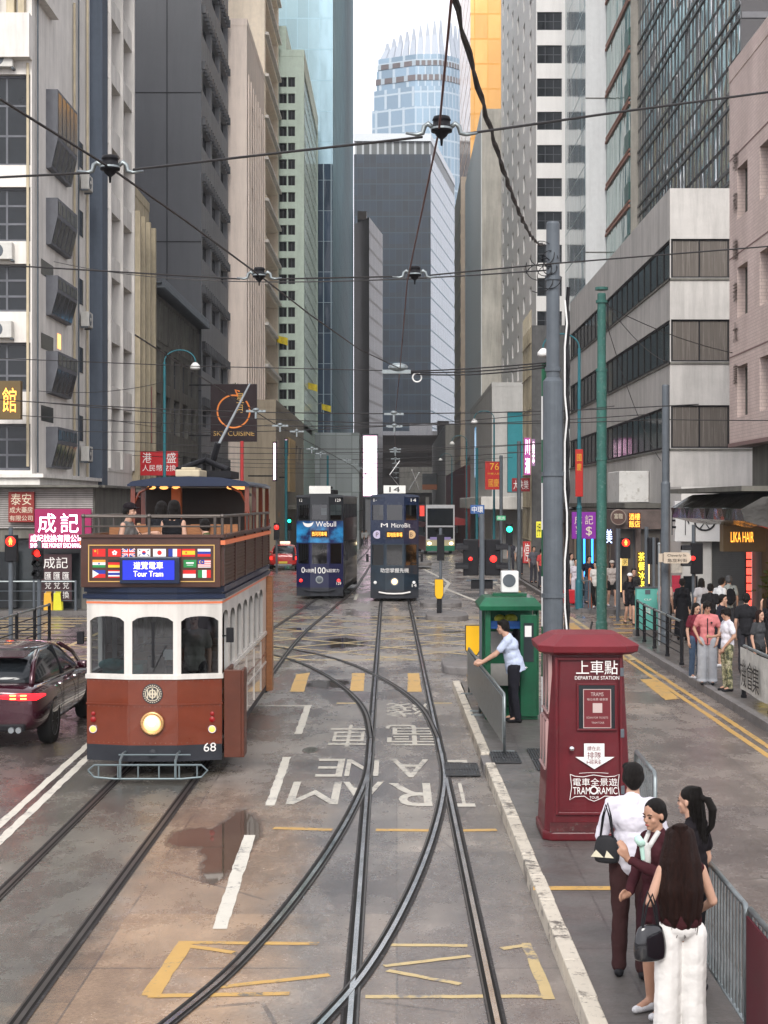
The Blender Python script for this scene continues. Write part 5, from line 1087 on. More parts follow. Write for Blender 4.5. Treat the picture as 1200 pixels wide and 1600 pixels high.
def flag(kind, x, z, w, h, y, parent):
    mb = MB()
    def rc(x0, z0, x1, z1, c, d=0): mb.quad((x + w * x0, y - d, z + h * z0), (x + w * x1, y - d, z + h * z0), (x + w * x1, y - d, z + h * z1), (x + w * x0, y - d, z + h * z1), FI[c])
    def disc(cx, cz, r, c, d, n=14): mb.add([(x + w * cx + h * r * math.cos(2 * math.pi * i / n), y - d, z + h * cz + h * r * math.sin(2 * math.pi * i / n)) for i in range(n)], [tuple(range(n))], FI[c])
    def star(cx, cz, r, c, d):
        p = [(x + w * cx + h * (r if i % 2 == 0 else r * .42) * math.sin(math.pi * i / 5), y - d, z + h * cz + h * (r if i % 2 == 0 else r * .42) * math.cos(math.pi * i / 5)) for i in range(10)]
        p.append((x + w * cx, y - d, z + h * cz)); mb.add(p, [(10, (i + 1) % 10, i) for i in range(10)], FI[c])
    def bar(a, b_, wd, c, d):
        a = Vector((x + w * a[0], z + h * a[1])); b2 = Vector((x + w * b_[0], z + h * b_[1])); t = (b2 - a).normalized(); q = Vector((-t.y, t.x)) * wd * h / 2
        mb.add([(p.x, y - d, p.y) for p in (a - q, b2 - q, b2 + q, a + q)], [(0, 1, 2, 3)], FI[c])
    H = lambda cs: [rc(0, 1 - (i + 1) / len(cs), 1, 1 - i / len(cs), c) for i, c in enumerate(cs)]; V = lambda cs: [rc(i / len(cs), 0, (i + 1) / len(cs), 1, c) for i, c in enumerate(cs)]
    e = .0006
    if kind == 'cn': rc(0, 0, 1, 1, 'r'); star(.2, .72, .2, 'y', e); [star(.4, .88 - .17 * i, .07, 'y', e) for i in range(4)]
    elif kind == 'hk': rc(0, 0, 1, 1, 'r'); [disc(.5 + .13 * math.cos(R(90 + 72 * i)), .5 + .2 * math.sin(R(90 + 72 * i)), .13, 'w', e * (1 + i * .2)) for i in range(5)]
    elif kind == 'uk': rc(0, 0, 1, 1, 'b'); bar((0, 0), (1, 1), .22, 'w', e); bar((0, 1), (1, 0), .22, 'w', e * 1.5); bar((0, 0), (1, 1), .08, 'r', e * 2); bar((0, 1), (1, 0), .08, 'r', e * 2.5); rc(.4, 0, .6, 1, 'w', e * 3); rc(0, .33, 1, .67, 'w', e * 3.5); rc(.44, 0, .56, 1, 'r', e * 4); rc(0, .4, 1, .6, 'r', e * 4.5)
    elif kind == 'kr': rc(0, 0, 1, 1, 'w'); disc(.5, .5, .26, 'r', e); mb.add([(x + w * .5 + h * .26 * math.cos(R(180 + 18 * i)), y - 2 * e, z + h * .5 + h * .26 * math.sin(R(180 + 18 * i))) for i in range(11)], [tuple(range(11))], FI['b']); [bar((.5 + sx * .34 - .07, .5 + sz * .3 - .1 * sx * sz), (.5 + sx * .34 + .07, .5 + sz * .3 + .1 * sx * sz), .12, 'k', e) for sx in (-1, 1) for sz in (-1, 1)]
    elif kind == 'jp': rc(0, 0, 1, 1, 'w'); disc(.5, .5, .3, 'r', e)
    elif kind == 'fr': V('bwr')
    elif kind == 'es': rc(0, 0, 1, .25, 'r'); rc(0, .25, 1, .75, 'y'); rc(0, .75, 1, 1, 'r'); rc(.25, .38, .36, .62, 'r', e)
    elif kind == 'ru': H('wbr')
    elif kind == 'in': H('owg'); disc(.5, .5, .12, 'b', e)
    elif kind == 'de': H('kry')
    elif kind == 'ph': rc(0, .5, 1, 1, 'b'); rc(0, 0, 1, .5, 'r'); mb.add([(x, y - e, z), (x + w * .5, y - e, z + h * .5), (x, y - e, z + h)], [(0, 1, 2)], FI['w'])
    elif kind == 'th': rc(0, 0, 1, .17, 'r'); rc(0, .17, 1, .34, 'w'); rc(0, .34, 1, .66, 'b'); rc(0, .66, 1, .83, 'w'); rc(0, .83, 1, 1, 'r')
    elif kind == 'sa': rc(0, 0, 1, 1, 'g'); rc(.2, .5, .8, .68, 'w', e); rc(.25, .28, .75, .34, 'w', e)
    elif kind == 'my': [rc(0, i / 8, 1, (i + 1) / 8, 'w' if i % 2 == 0 else 'r') for i in range(8)]; rc(0, .45, .5, 1, 'b', e); disc(.2, .72, .2, 'y', 2 * e); disc(.25, .72, .17, 'b', 3 * e); star(.35, .72, .14, 'y', 4 * e)
    elif kind == 'id': H('rw')
    elif kind == 'it': V('gwr')
    part('flag', mb, FM, parent)
def seatrow(root, y, z, w=.8, x=0, m=None):
    mb = MB(); mb.box(x - w / 2, y, z + .38, x + w / 2, y + .4, z + .44); mb.box(x - w / 2, y + .38, z + .44, x + w / 2, y + .43, z + .85); mb.box(x - w / 2 + .05, y + .1, z, x - w / 2 + .1, y + .3, z + .38); mb.box(x + w / 2 - .1, y + .1, z, x + w / 2 - .05, y + .3, z + .38); part('seat', mb, m or M_wood, root)
def bogie(root, y0, y1):
    mb = MB(); mb.box(-.7, y0 - .5, .22, .7, y1 + .5, .4); mb.box(-.62, y0 - .35, .12, .62, y1 + .35, .3); part('truck_frame', mb, M_tskirt, root)
    for y in (y0, y1):
        for s_ in (-1, 1):
            mb = MB(); mb.lathe([(.3, -.06), (.36, -.06), (.36, -.03), (.33, .05), (.08, .05)], (s_ * .56, y, .345), 20, axis='X'); part('wheel', mb, M_raildk, root)
# ---- the open-topped tour tram
T = thing('open_top_tram', 'red brown and white open topped tour tram with lit headlight and a row of flags', 'tram', (-3.335, 21.85, 0))
Wd = .93; fr = [(-Wd, .17), (-.335, .0), (.335, .0), (Wd, .17)]; Lg = 7.9
PU = lambda u: (u - 238.5) / 114.4
PV = lambda v: 3.75 - (v - 786) / 114.4
bands = [(.22, .44, 0), (.44, 1.34, 1), (1.34, 2.43, 2), (2.43, 2.64, 3)]
bandside = [(.3, .4, 0), (.4, 1.34, 4), (1.34, 2.43, 2), (2.43, 2.64, 3)]
mb = MB(); gls = MB()
for i, (w0, w1) in enumerate(((.045, .56), (.055, .615), (.055, .57))):
    L = (Vector(fr[i + 1]) - Vector(fr[i])).length; hs = [(w0, w1, 1.41, 2.2)]; pt = wallgrid(mb, fr[i], fr[i + 1], bands, hs)
    archfill(mb, pt, w0, w1, 2.2, .07, 2, .001); pane(gls, pt, w0, w1, 1.41, 2.2)
sidewin = [(1.05 + i * .98, 1.05 + i * .98 + .74, 1.42, 2.22) for i in range(6)]
for a, b_, flip in (((Wd, .17), (Wd, Lg), 0), ((-Wd, Lg), (-Wd, .17), 1)):
    L = Lg - .17; hs = [(L - h[1], L - h[0], h[2], h[3]) if flip else h for h in sidewin]
    hd = [(.06, .82, .5, 2.25)] if not flip else [(L - .82, L - .06, 1.42, 2.25)]
    pt = wallgrid(mb, a, b_, bandside, hs + hd)
    for h in hs: archfill(mb, pt, h[0], h[1], h[3], .14, 2, .001); pane(gls, pt, *h)
    archfill(mb, pt, hd[0][0], hd[0][1], 2.25, .1, 2, .001)
wallgrid(mb, (Wd, Lg), (-Wd, Lg), bands, [(.1, .55, 1.42, 2.2), (.65, 1.2, 1.42, 2.2), (1.3, 1.75, 1.42, 2.2)])
part('body', mb, [M_tskirt, M_tbrown, M_twhite, M_tblue, M_tside], T)
panes(gls, M_glasst, T)
mb = MB(); mb.box(-.9, .3, .5, .9, Lg - .05, .56); mb.box(-.9, .25, 2.5, .9, Lg - .02, 2.56); mb.box(-.9, 2.2, .57, .9, 2.24, 1.3); mb.box(-.9, Lg - .5, .57, .9, Lg - .4, 2.4); part('deck_floor', mb, M_int, T)
mb = MB(); mb.box(-.25, .35, .57, .25, .75, 1.35); mb.box(-.12, .3, 1.35, .12, .5, 1.62); part('driver_console', mb, M_int, T)
mb = MB(); mb.box(-.86, .95, .57, -.28, 1.6, 1.45); mb.ell((-.62, .42, 1.5), .2, .12, .09); part('cab_locker', mb, mat('teal_cloth', (.05, .2, .19), .8, var=.5, scale=9), T)
# cornice, stripes, parapet
def ringbar(z0, z1, o, m, name, y0=0, full=True, smooth=0):
    mb = MB(); q = [(-Wd - o, .17 - o * .8), (-.335, -o), (.335, -o), (Wd + o, .17 - o * .8)]; qi = [(-Wd, .17), (-.335, 0), (.335, 0), (Wd, .17)]
    out = q + [(Wd + o, Lg + o), (-Wd - o, Lg + o)]; inn = qi + [(Wd, Lg), (-Wd, Lg)]; n = 6
    vs = [(x, y, z) for ring_ in (out, inn) for z in (z0, z1) for x, y in ring_]
    fs = []
    for i in range(n):
        j = (i + 1) % n; fs += [(i, j, n + j, n + i), (n + i, n + j, 3 * n + j, 3 * n + i), (2 * n + j, 2 * n + i, 3 * n + i, 3 * n + j), (j, i, 2 * n + i, 2 * n + j)]
    mb.add(vs, fs); return part(name, mb, m, T)
ringbar(2.44, 2.5, .05, M_tblue, 'cornice'); ringbar(2.53, 2.6, .035, M_tblue, 'cornice'); ringbar(2.37, 2.4, .006, M_orange, 'pinstripe'); ringbar(1.34, 1.4, .02, M_twhite, 'window_ledge'); ringbar(2.36, 2.43, .004, M_twhite, 'ledge')
mb = MB(); mb.quad((-.33, -.012, 1.0), (.33, -.012, 1.0), (.33, -.012, 1.02), (-.33, -.012, 1.02)); ringbar(.985, 1.005, .012, M_tbrown, 'moulding')
x0, x1 = PU(127), PU(345); zt = 3.28
mb = MB(); mb.box(x0, -.04, 2.6, x1, .02, zt); part('parapet', mb, M_tdkbrown, T, bevel=.01)
for s_ in (-1, 1):
    X = s_ * .945; mb = MB(); mb.box(min(X, X - s_ * .05), .03, 2.62, max(X, X - s_ * .05), Lg, zt, 0)
    for k in range(12): mb.box(min(X, X + s_ * .012), .05, 2.64 + k * .05, max(X, X + s_ * .012), Lg - .02, 2.675 + k * .05, 0)
    for y in (.04, 1.6, 3.2, 4.9, 6.4, Lg - .12): mb.box(min(X, X + s_ * .03), y, 2.62, max(X, X + s_ * .03), y + .1, zt, 1)
    part('parapet', mb, [M_tslat, M_tdkbrown], T)
    mb = MB(); mb.box(X - .05, -.03, zt - .1, X + .05, Lg, zt - .04); part('pinstripe', mb, M_orange, T)
mb = MB(); mb.box(-1.0, -.07, zt, .98, .08, zt + .04); mb.box(-1.0, .08, zt, -.9, Lg, zt + .04); mb.box(.9, .08, zt, 1.0, Lg, zt + .04); part('capping', mb, M_tdkbrown, T)
mb = MB(); z0_, z1_ = PV(909), PV(851); a_, c_ = PU(139), PU(336)
for q in ((a_, z1_ - .012, c_, z1_), (a_, z0_, c_, z0_ + .012), (a_, z0_ + .012, a_ + .012, z1_ - .012), (c_ - .012, z0_ + .012, c_, z1_ - .012)): mb.box(q[0], -.052, q[1], q[2], -.041, q[3])
part('frame_moulding', mb, M_gold, T)
rows_ = [(857.5, 869.5, [('cn', 145.7), ('hk', 170), ('uk', 191.7), ('kr', 215.7), ('jp', 240), ('fr', 264), ('es', 285.5), ('ru', 309.5)]), (874.5, 886.5, [('in', 145.7), ('de', 170), ('sa', 287.5), ('my', 310)]), (890.5, 902.5, [('ph', 145.7), ('th', 170), ('id', 286.5), ('it', 310)])]
for v0, v1, fs in rows_:
    for k, u in fs: flag(k, PU(u), PV(v1), 20 / 114.4, 12 / 114.4, -.0435, T)
mb = MB(); mb.box(PU(190), -.16, PV(911), PU(283), -.042, PV(870)); part('display_case', mb, M_tblue, T, bevel=.01)
mb = MB(); mb.box(PU(195), -.168, PV(905), PU(275), -.161, PV(875)); dsp = part('display', mb, mat('blue_display', (.02, .03, .4), .3, emit=(.01, .03, 1), es=.3, var=0), T)
mb = MB(); mb.text('遊覽電車', Matrix.Translation((PU(212), -.17, PV(888.5))), .4, .1); mb.text('Tour Tram', Matrix.Translation((PU(212), -.17, PV(900))), .4, .075); part('lettering', mb, mat('yellow_display_text', (1, .9, .3), .4, emit=(1, .85, .2), es=.9, var=0), dsp)
# rails of the open deck
mb = MB(); zr = 3.57
mb.tube([(-.95, 3.6, zr), (-.95, .02, zr), (.95, .02, zr), (.95, Lg, zr)], .022, 8); mb.tube([(-.95, .02, zr - .14), (.95, .02, zr - .14)], .012, 6)
for x in (-.95, -.05, .85, .95): mb.tube([(x, .02, zt), (x, .02, zr)], .02, 8)
for y in (1.2, 2.4, 3.6, 4.8, 6.0, 7.2):
    for x in (-.95, .95): mb.tube([(x, y, zt), (x, y, zr if x > 0 or y < 3.7 else zt + .1)], .016, 6)
for x in (-.95, .95, -.05): mb.ell((x, .02, zr + .0), .032)
part('guard_rail', mb, mat('brushed_handrail', (.11, .095, .085), .35, .7, var=.1), T)
# roof over the rear half
yr = 3.75; mb = MB(); prof = [(-.98, 4.05), (-.9, 4.1), (-.5, 4.16), (0, 4.18), (.5, 4.16), (.9, 4.1), (.98, 4.05), (.98, 4.02), (-.98, 4.02)]
mb.loft([[(x, y, z) for x, z in prof] for y in (yr, Lg + .1)]); part('roof', mb, M_tblue, T)
mb = MB(); mb.box(-.3, 4.4, 4.18, .1, 5.4, 4.3); mb.box(-.22, 4.5, 4.3, .02, 5.3, 4.34); part('roof_ventilator', mb, M_wall_cr, T, bevel=.02)
mb = MB(); mb.box(-.45, 5.5, 4.18, .5, 6.9, 4.3); mb.tube([(-.4, 5.4, 4.32), (0, 6.0, 4.5), (.45, 5.6, 4.32)], .05, 8); mb.tube([(.1, 6.1, 4.42), (.22, 6.0, 4.8)], .06, 8); part('trolley_base', mb, M_black, T)
mb = MB(); mb.tube([(.2, 6.0, 4.7), (.75, 6.3, 5.85)], [.026, .016], 8); part('trolley_pole', mb, M_steel, T)
for x, y in ((-.9, yr + .1), (.93, yr + .1), (.93, 5.1), (.93, 6.4), (.93, Lg - .1), (-.93, 5.1), (-.93, 6.4), (-.93, Lg - .1)):
    mb = MB(); mb.box(x - .035, y - .035, zt, x + .035, y + .035, 4.05); 
    s_ = 1 if x < 0 else -1
    if y < 4: mb.tube([(x, y, 3.72), (x + s_ * .1, y, 3.92), (x + s_ * .3, y, 4.02)], .02, 6)
    part('pillar', mb, M_tbrown, T)
mb = MB(); mb.box(-.86, 4.9, 2.6, .86, 4.94, 4.0); part('partition', mb, M_int, T)
mb = MB(); mb.box(-.35, 4.3, 2.57, -.2, 4.5, 4.0); part('orange_post', mb, mat('orange_post_paint', (.5, .12, .03), .5), T)
for x, y in ((-.62, 3.95), (-.45, 4.15), (-.28, 4.35), (.66, 3.95), (.74, 4.2), (.8, 4.45)):
    mb = MB(); mb.ell((x, y, 4.0), .07, .07, .03); part('lamp', mb, M_warm, T)
for y in (.75, 1.6, 2.45, 3.3): seatrow(T, y, 2.56, .75, -.42); seatrow(T, y, 2.56, .75, .42)
for y in (1.6, 2.9, 4.2, 5.5): seatrow(T, y, .56, .7, -.5); seatrow(T, y, .56, .7, .5)
# front fittings
mb = MB(); mb.lathe([(.155, .02), (.165, -.04), (.15, -.06), (.13, -.05)], (0.0, 0, PV(1130)), 28, axis='Y'); hl = part('headlight', mb, mat('brass_rim', (.6, .35, .15), .25, .8, var=.1), T, smooth=True)
mb = MB(); mb.lathe([(.125, -.045), (.1, -.07), (.04, -.082)], (0.0, 0, PV(1130)), 24, axis='Y'); part('lens', mb, mat('lit_headlight', (1, .8, .5), .2, emit=(1, .42, .1), es=.75, var=0), hl, smooth=True)
mb = MB(); mb.ell((0, -.075, PV(1130)), .05, .015, .04); part('bulb', mb, mat('headlight_bulb', (1, .9, .7), .3, emit=(1, .72, .35), es=3, var=0), hl)
for x in (PU(143), PU(330)):
    y_ = .14; mb = MB(); mb.lathe([(.055, .03), (.055, -.03), (.045, -.03)], (x, y_, PV(1141)), 18, axis='Y'); l_ = part('side_lamp', mb, M_chrome, T); mb = MB(); mb.ell((x, y_ - .03, PV(1141)), .042, .02, .042); part('lens', mb, M_amber, l_)
    mb = MB(); mb.lathe([(.04, .03), (.04, -.02), (.01, -.035)], (x, y_, PV(1126)), 14, axis='Y'); mb.lathe([(.032, .03), (.03, -.02), (.01, -.03)], (x, y_, PV(1117)), 14, axis='Y'); part('red_lamp', mb, mat('red_lens', (.25, .01, .01), .2, var=0), T)
ec = (0.0, -.0, PV(1084)); mb = MB(); mb.lathe([(.14, .01), (.14, -.012)], ec, 28, axis='Y'); em = part('emblem', mb, mat('dark_emblem_disc', (.03, .03, .035), .4), T)
mb = MB()
for k in range(24): a = R(k * 15); mb.box(.118 * math.cos(a) - .007, -.016, ec[2] + .118 * math.sin(a) - .007, .118 * math.cos(a) + .007, -.0125, ec[2] + .118 * math.sin(a) + .007)
mb.tube([(.095 * math.cos(R(a)), -.014, ec[2] + .095 * math.sin(R(a))) for a in range(0, 361, 20)], .006, 5)
mb.box(-.07, -.017, ec[2] - .01, .07, -.0125, ec[2] + .006); mb.box(-.01, -.0172, ec[2] - .075, .01, -.0127, ec[2] + .075)
for x in (-.065, -.032, .032, .065): mb.box(x - .006, -.0168, ec[2] - .055, x + .006, -.0123, ec[2] + .055)
mb.tube([(.05 * math.cos(R(a)), -.016, ec[2] + .05 * math.sin(R(a))) for a in range(0, 361, 20)], .006, 5); part('emblem_monogram', mb, M_cream, em)
mb = MB(); mb.text('68', Matrix.Translation((PU(317), .088, PV(1176))) @ Matrix.Rotation(R(16), 4, 'Z'), .17, .12); part('fleet_number', mb, M_tw, T)
mb = MB(); mb.lathe([(.05, .02), (.06, -.02), (.02, -.03)], (-.0, 0, .33), 16, axis='Y'); part('coupler', mb, M_tskirt, T)
mb = MB(); yb = -.42; xs = [-.8, -.72, .72, .8]
loop = [(-.8, yb, .17), (-.72, yb, .24), (.72, yb, .24), (.8, yb, .17), (.72, yb, .08), (.45, yb, .055), (-.45, yb, .055), (-.72, yb, .08), (-.8, yb, .17)]; mb.tube(loop, .014, 6)
for x in (-.66, -.4, -.13, .15, .42, .66): mb.tube([(x, yb, .24), (x, yb, .062)], .011, 6)
for x in (-.37, .37): mb.tube([(x, .2, .34), (x, -.2, .36), (x, yb, .3), (x, yb, .06)], .018, 6)
mb.tube([(-.42, -.25, .35), (.55, -.25, .35)], .012, 6); part('lifeguard_basket', mb, mat('grey_blue_tube', (.16, .2, .21), .45, .5), T)
mb = MB(); mb.box(.965, .1, .26, 1.2, .16, 1.46); mb.box(.965, .16, .26, 1.01, .95, 1.46); mb.box(1.2, .1, .26, 1.24, .5, 1.46); part('platform_gate', mb, mat('gate_brown', (.085, .025, .014), .4, var=.2, scale=4), T, bevel=.008)
mb = MB(); mb.box(.935, Lg - .35, .3, 1.04, Lg + .02, 2.4); part('rear_post', mb, M_wood, T)
mb = MB(); mb.box(-1.06, .12, PV(1008), -.97, .2, PV(988)); mb.tube([(-.93, .2, PV(1000)), (-1.0, .17, PV(1000))], .012, 6); part('mirror', mb, M_black, T, bevel=.015)
mb = MB(); mb.box(.99, .12, PV(1005), 1.09, .2, PV(982)); mb.tube([(.93, .2, PV(995)), (1.0, .17, PV(995))], .012, 6); part('mirror', mb, M_black, T, bevel=.015)
mb = MB()
for k in range(5): y = 1.0 + 1.35 * k; mb.box(.93, y, .44, .945, y + .04, 1.3)
mb.box(.93, .95, .82, .943, 7.5, .85); part('side_moulding', mb, M_twhite, T)
mb = MB()
for x, y in ((-.335, 0), (.335, 0)): mb.box(x - .012, y - .008, .46, x + .012, y + .01, .98)
for i in range(26):
    x = -.9 + i * .072; y = 0 if abs(x) < .335 else (abs(x) - .335) * .286
    for z in (.47, .965, 1.31): mb.ell((x, y - .002, z), .006, nu=6, nv=4)
part('rivet_pattern', mb, M_tbrown, T)
mb = MB(); mb.box(-.02, .035, 1.5, .02, .05, 2.12); mb.tube([(.0, .03, 1.44), (.18, .028, 1.8)], .006, 5); part('wiper', mb, M_black, T)
mb = MB(); mb.box(.1, .3, 1.58, .3, .32, 1.72); part('cab_notice', mb, M_tw, T)
mb = MB(); mb.lathe([(.12, -.01), (.12, .015)], (.93, 3.6, 1.0), 18, axis='X'); part('emblem', mb, M_gpole, T)
bogie(T, 2.6, 4.6)
# ---- closed double-deck trams
def dbl(name, label, X, Y, rz, cols, letter, num, lit, seed):
    """cols: [upper band, ad body, lower body, skirt, side]"""
    t = thing(name, label, 'tram', (X, Y, 0), rz, 'double decker trams'); Wd = .92; L_ = 9.0; f = [(-Wd, .2), (-.36, .0), (.36, .0), (Wd, .2)]
    bd = [(.12, .45, 3), (.45, 1.42, 2), (1.42, 2.2, 2), (2.2, 3.05, 1), (3.05, 3.75, 0), (3.75, 4.0, 0)]; bs = [(.3, .5, 3), (.5, 2.4, 4), (2.4, 3.1, 4), (3.1, 4.0, 0)]
    mb = MB(); gl = MB()
    for i in range(3):
        L = (Vector(f[i + 1]) - Vector(f[i])).length; e = .07
        hs = [(e, L - e, 1.38, 2.16), (e, L - e, 3.1, 3.68)]; pt = wallgrid(mb, f[i], f[i + 1], bd, hs)
        for h in hs: pane(gl, pt, *h)
    for a, b_, flip in (((Wd, .2), (Wd, L_), 0), ((-Wd, L_), (-Wd, .2), 1)):
        LL = L_ - .2; hs = [(.5 + i * .93, .5 + i * .93 + .78, 3.15, 3.72) for i in range(9)] + [(1.6 + i * .93, 1.6 + i * .93 + .7, 1.45, 2.2) for i in range(7)] + [(.3, 1.1, .5, 2.3)]
        if flip: hs = [(LL - h[1], LL - h[0], h[2], h[3]) for h in hs]
        pt = wallgrid(mb, a, b_, bs, hs)
        for h in hs: pane(gl, pt, *h)
    wallgrid(mb, (Wd, L_), (-Wd, L_), bd, [(.2, 1.6, 3.1, 3.7)]); 
    part('body', mb, cols, t); panes(gl, M_glasst, t)
    mb = MB(); mb.loft([[(x, y, z) for x, z in ((-.95, 4.0), (-.85, 4.06), (0, 4.12), (.85, 4.06), (.95, 4.0), (.95, 3.97), (-.95, 3.97))] for y in (.02, L_ + .03)]); part('roof', mb, cols[0], t)
    mb = MB(); mb.box(-.88, .3, 2.35, .88, L_ - .05, 2.4); mb.box(-.88, .3, .45, .88, L_ - .05, .5); mb.box(-.88, 4.5, .5, .88, 4.55, 2.3); part('deck_floor', mb, M_int, t)
    for y in (1.2, 2.6, 4.0): seatrow(t, y, 2.4, 1.4, 0, M_int)
    mb = MB(); mb.box(-.42, .15, 4.12, .42, .2, 4.42); rt = part('route_box', mb, mat('route_box_white', (.7, .7, .66), .5, var=.03), t)
    mb = MB(); mb.tube([(0, 3.5, 4.35), (.05, 5.5, 4.4)], .06, 6); mb.box(-.3, 3.2, 4.12, .3, 5.8, 4.3); part('trolley_base', mb, M_black, t)
    bogie(t, 3.3, 5.6)
    for s_ in (-1, 1):
        mb = MB(); mb.box(s_ * 1.04 - .05, .28, 1.5, s_ * 1.04 + .05, .36, 1.8); mb.tube([(s_ * .92, .35, 1.7), (s_ * 1.0, .32, 1.7)], .015, 6); part('mirror', mb, M_black, t)
    for x in (-.8, .62):
        mb = MB(); mb.text(num, Matrix.Translation((x, .125 if abs(x) > .7 else .08, 3.8)) , .2, .12); part('fleet_number', mb, M_tw, t)
    mb = MB(); mb.text(num, Matrix.Translation((.66, .09, .55)), .18, .12); part('fleet_number', mb, M_tw, t)
    ey = .12
    for x, m in ((-.74, lit[0]), (.74, lit[0])):
        mb = MB(); mb.lathe([(.06, .03), (.06, -.03), (.02, -.045)], (x, ey, .72), 14, axis='Y'); part('side_lamp', mb, m, t)
    mb = MB(); mb.lathe([(.14, .02), (.15, -.03), (.12, -.03)], (0, 0, .76), 22, axis='Y'); h = part('headlight', mb, M_steel, t); mb = MB(); mb.ell((0, -.03, .76), .105, .03, .105); part('lens', mb, lit[1], h)
    mb = MB(); mb.box(-.33, -.05, 2.42, .33, -.003, 2.68); d = part('destination_display', mb, M_black, t); mb = MB(); mb.text(letter['dest'], Matrix.Translation((-.29, -.055, 2.46)), .58, .17); part('lettering', mb, M_orangelit, d)
    letter['fn'](t); mb = MB(); mb.tube([(-.6, -.0, .36), (-.3, -.06, .31), (0, -.08, .3), (.3, -.06, .31), (.6, -.0, .36)], .03, 6); part('fender', mb, M_tw if num == '14' else M_tskirt, t)
    return t
M_sweb = NT('blue_swirl_livery'); q = M_sweb; xx, yy, zc = q.xyz(); n = q.noise(1.6, 5, .6); k = q.M('MULTIPLY', q.ramp(n, .4, .62), q.M('MULTIPLY', q.ramp(zc, 1.9, 2.3), q.ramp(zc, 3.15, 2.6)))
q.K.new(q.mix(k, (.008, .015, .075), (.02, .26, .55)), q.b.inputs['Base Color']); q.b.inputs['Roughness'].default_value = .25; q.b.inputs['Coat Weight'].default_value = .6
M_t129s = mat('grey_tram_side', (.07, .07, .075), .4, var=.15, coat=.4); M_t129t = mat('black_tram_top', (.012, .014, .017), .35, var=.1, coat=.4)
def let129(t):
    mb = MB(); mb.text('Webull', Matrix.Translation((-.14, -.006, 2.83)), .78, .2)
    n = 14
    for i in range(n):
        a0, a1 = R(180 + 180 * i / n), R(180 + 180 * (i + 1) / n); f_ = lambda a, r, k: (-.45 + r * math.cos(a), .06 if False else .02, 3.02 + r * k * math.sin(a))
        mb.quad(f_(a0, .21, 1.0), f_(a1, .21, 1.0), f_(a1, .2, .35), f_(a0, .2, .35))
    mb.v = [Vector((v.x, v.y - (.0 if abs(v.x) < .36 else 0), v.z)) for v in mb.v]
    for v in mb.v:
        ax = abs(v.x); v.y = -.008 + (max(0, ax - .36) * .2 / .56)
    part('lettering', mb, M_tw, t)
    mb = MB(); mb.text('0', Matrix.Translation((-.72, 0, 1.02)), .14, .22); mb.text('%佣費', Matrix.Translation((-.57, 0, 1.04)), .36, .14); mb.text('100', Matrix.Translation((-.18, 0, 1.0)), .42, .24); mb.text('%超實力', Matrix.Translation((.26, 0, 1.04)), .5, .14)
    for v in mb.v: v.y = -.008 + (max(0, abs(v.x) - .36) * .2 / .56)
    part('lettering', mb, M_tw, t)
dbl('double_deck_tram', 'blue swirled double deck tram turned slightly, with red lamps at its front', -3.02, 62.5, -math.atan2(.32, 9), [M_t129t, M_sweb.m, mat('indigo_livery', (.008, .01, .045), .3, coat=.5), M_tskirt, M_t129s], dict(dest='西河河車場', fn=let129), '129', (M_redlamp, M_gpole), 1)
def let14(t):
    mb = MB(); mb.text('MicroBit', Matrix.Translation((-.12, 0, 2.82)), .72, .16); mb.text('M', Matrix.Translation((-.52, 0, 2.83)), .26, .15)
    for v in mb.v: v.y = -.008 + (max(0, abs(v.x) - .36) * .2 / .56)
    part('lettering', mb, M_tw, t); mb = MB(); mb.text('助您掌握先機', Matrix.Translation((-.54, 0, 1.1)), 1.08, .17)
    for v in mb.v: v.y = -.008 + (max(0, abs(v.x) - .36) * .2 / .56)
    part('lettering', mb, M_tw, t)
    for x, c, nm in ((-.66, (.5, .45, .6), 'P'), (.64, (.6, .4, .2), 'B')):
        mb = MB(); mb.lathe([(.16, .0), (.16, -.02)], (x, .09, 2.55), 20, axis='Y'); cc = part('coin_disc', mb, mat('coin', c, .35, var=.2), t); mb = MB(); mb.text(nm, Matrix.Translation((x - .05, .068, 2.47)), .1, .16); part('coin_letter', mb, M_tdkbrown, cc)
    mb = MB(); mb.text('14', Matrix.Translation((-.2, .143, 4.17)), .4, .2); part('route_number', mb, M_black, t)
M_nv = mat('midnight_blue_livery', (.006, .014, .04), .25, var=.1, coat=.5)
t14 = dbl('double_deck_tram', 'midnight blue double deck tram coming straight on with its headlight lit', -.085, 60.9, 0, [M_nv, M_nv, mat('dark_teal_livery', (.01, .022, .035), .3, var=.5, scale=1.5, coat=.5), M_tskirt, M_nv], dict(dest='屈地街車場', fn=let14), '14', (M_white, mat('tram_headlight', (1, .8, .5), .3, emit=(1, .55, .2), es=2, var=0)), 2)
mb = MB(); mb.tube([(.3, 5.2, 4.3), (-.2, 4.0, 4.9), (.2, 5.6, 5.5)], .02, 5); mb.tube([(.6, 5.6, 4.3), (1.0, 4.6, 5.0)], .02, 5); mb.tube([(1.0, 5.6, 4.3), (.7, 4.2, 5.1)], .02, 5); part('pantograph', mb, M_white, t14)
mb = MB(); mb.box(.96, .3, 3.25, 1.14, .34, 3.65); part('side_flag', mb, mat('red_side_sign', (.5, .04, .03), .4, emit=(1, .08, .05), es=.25), t14)
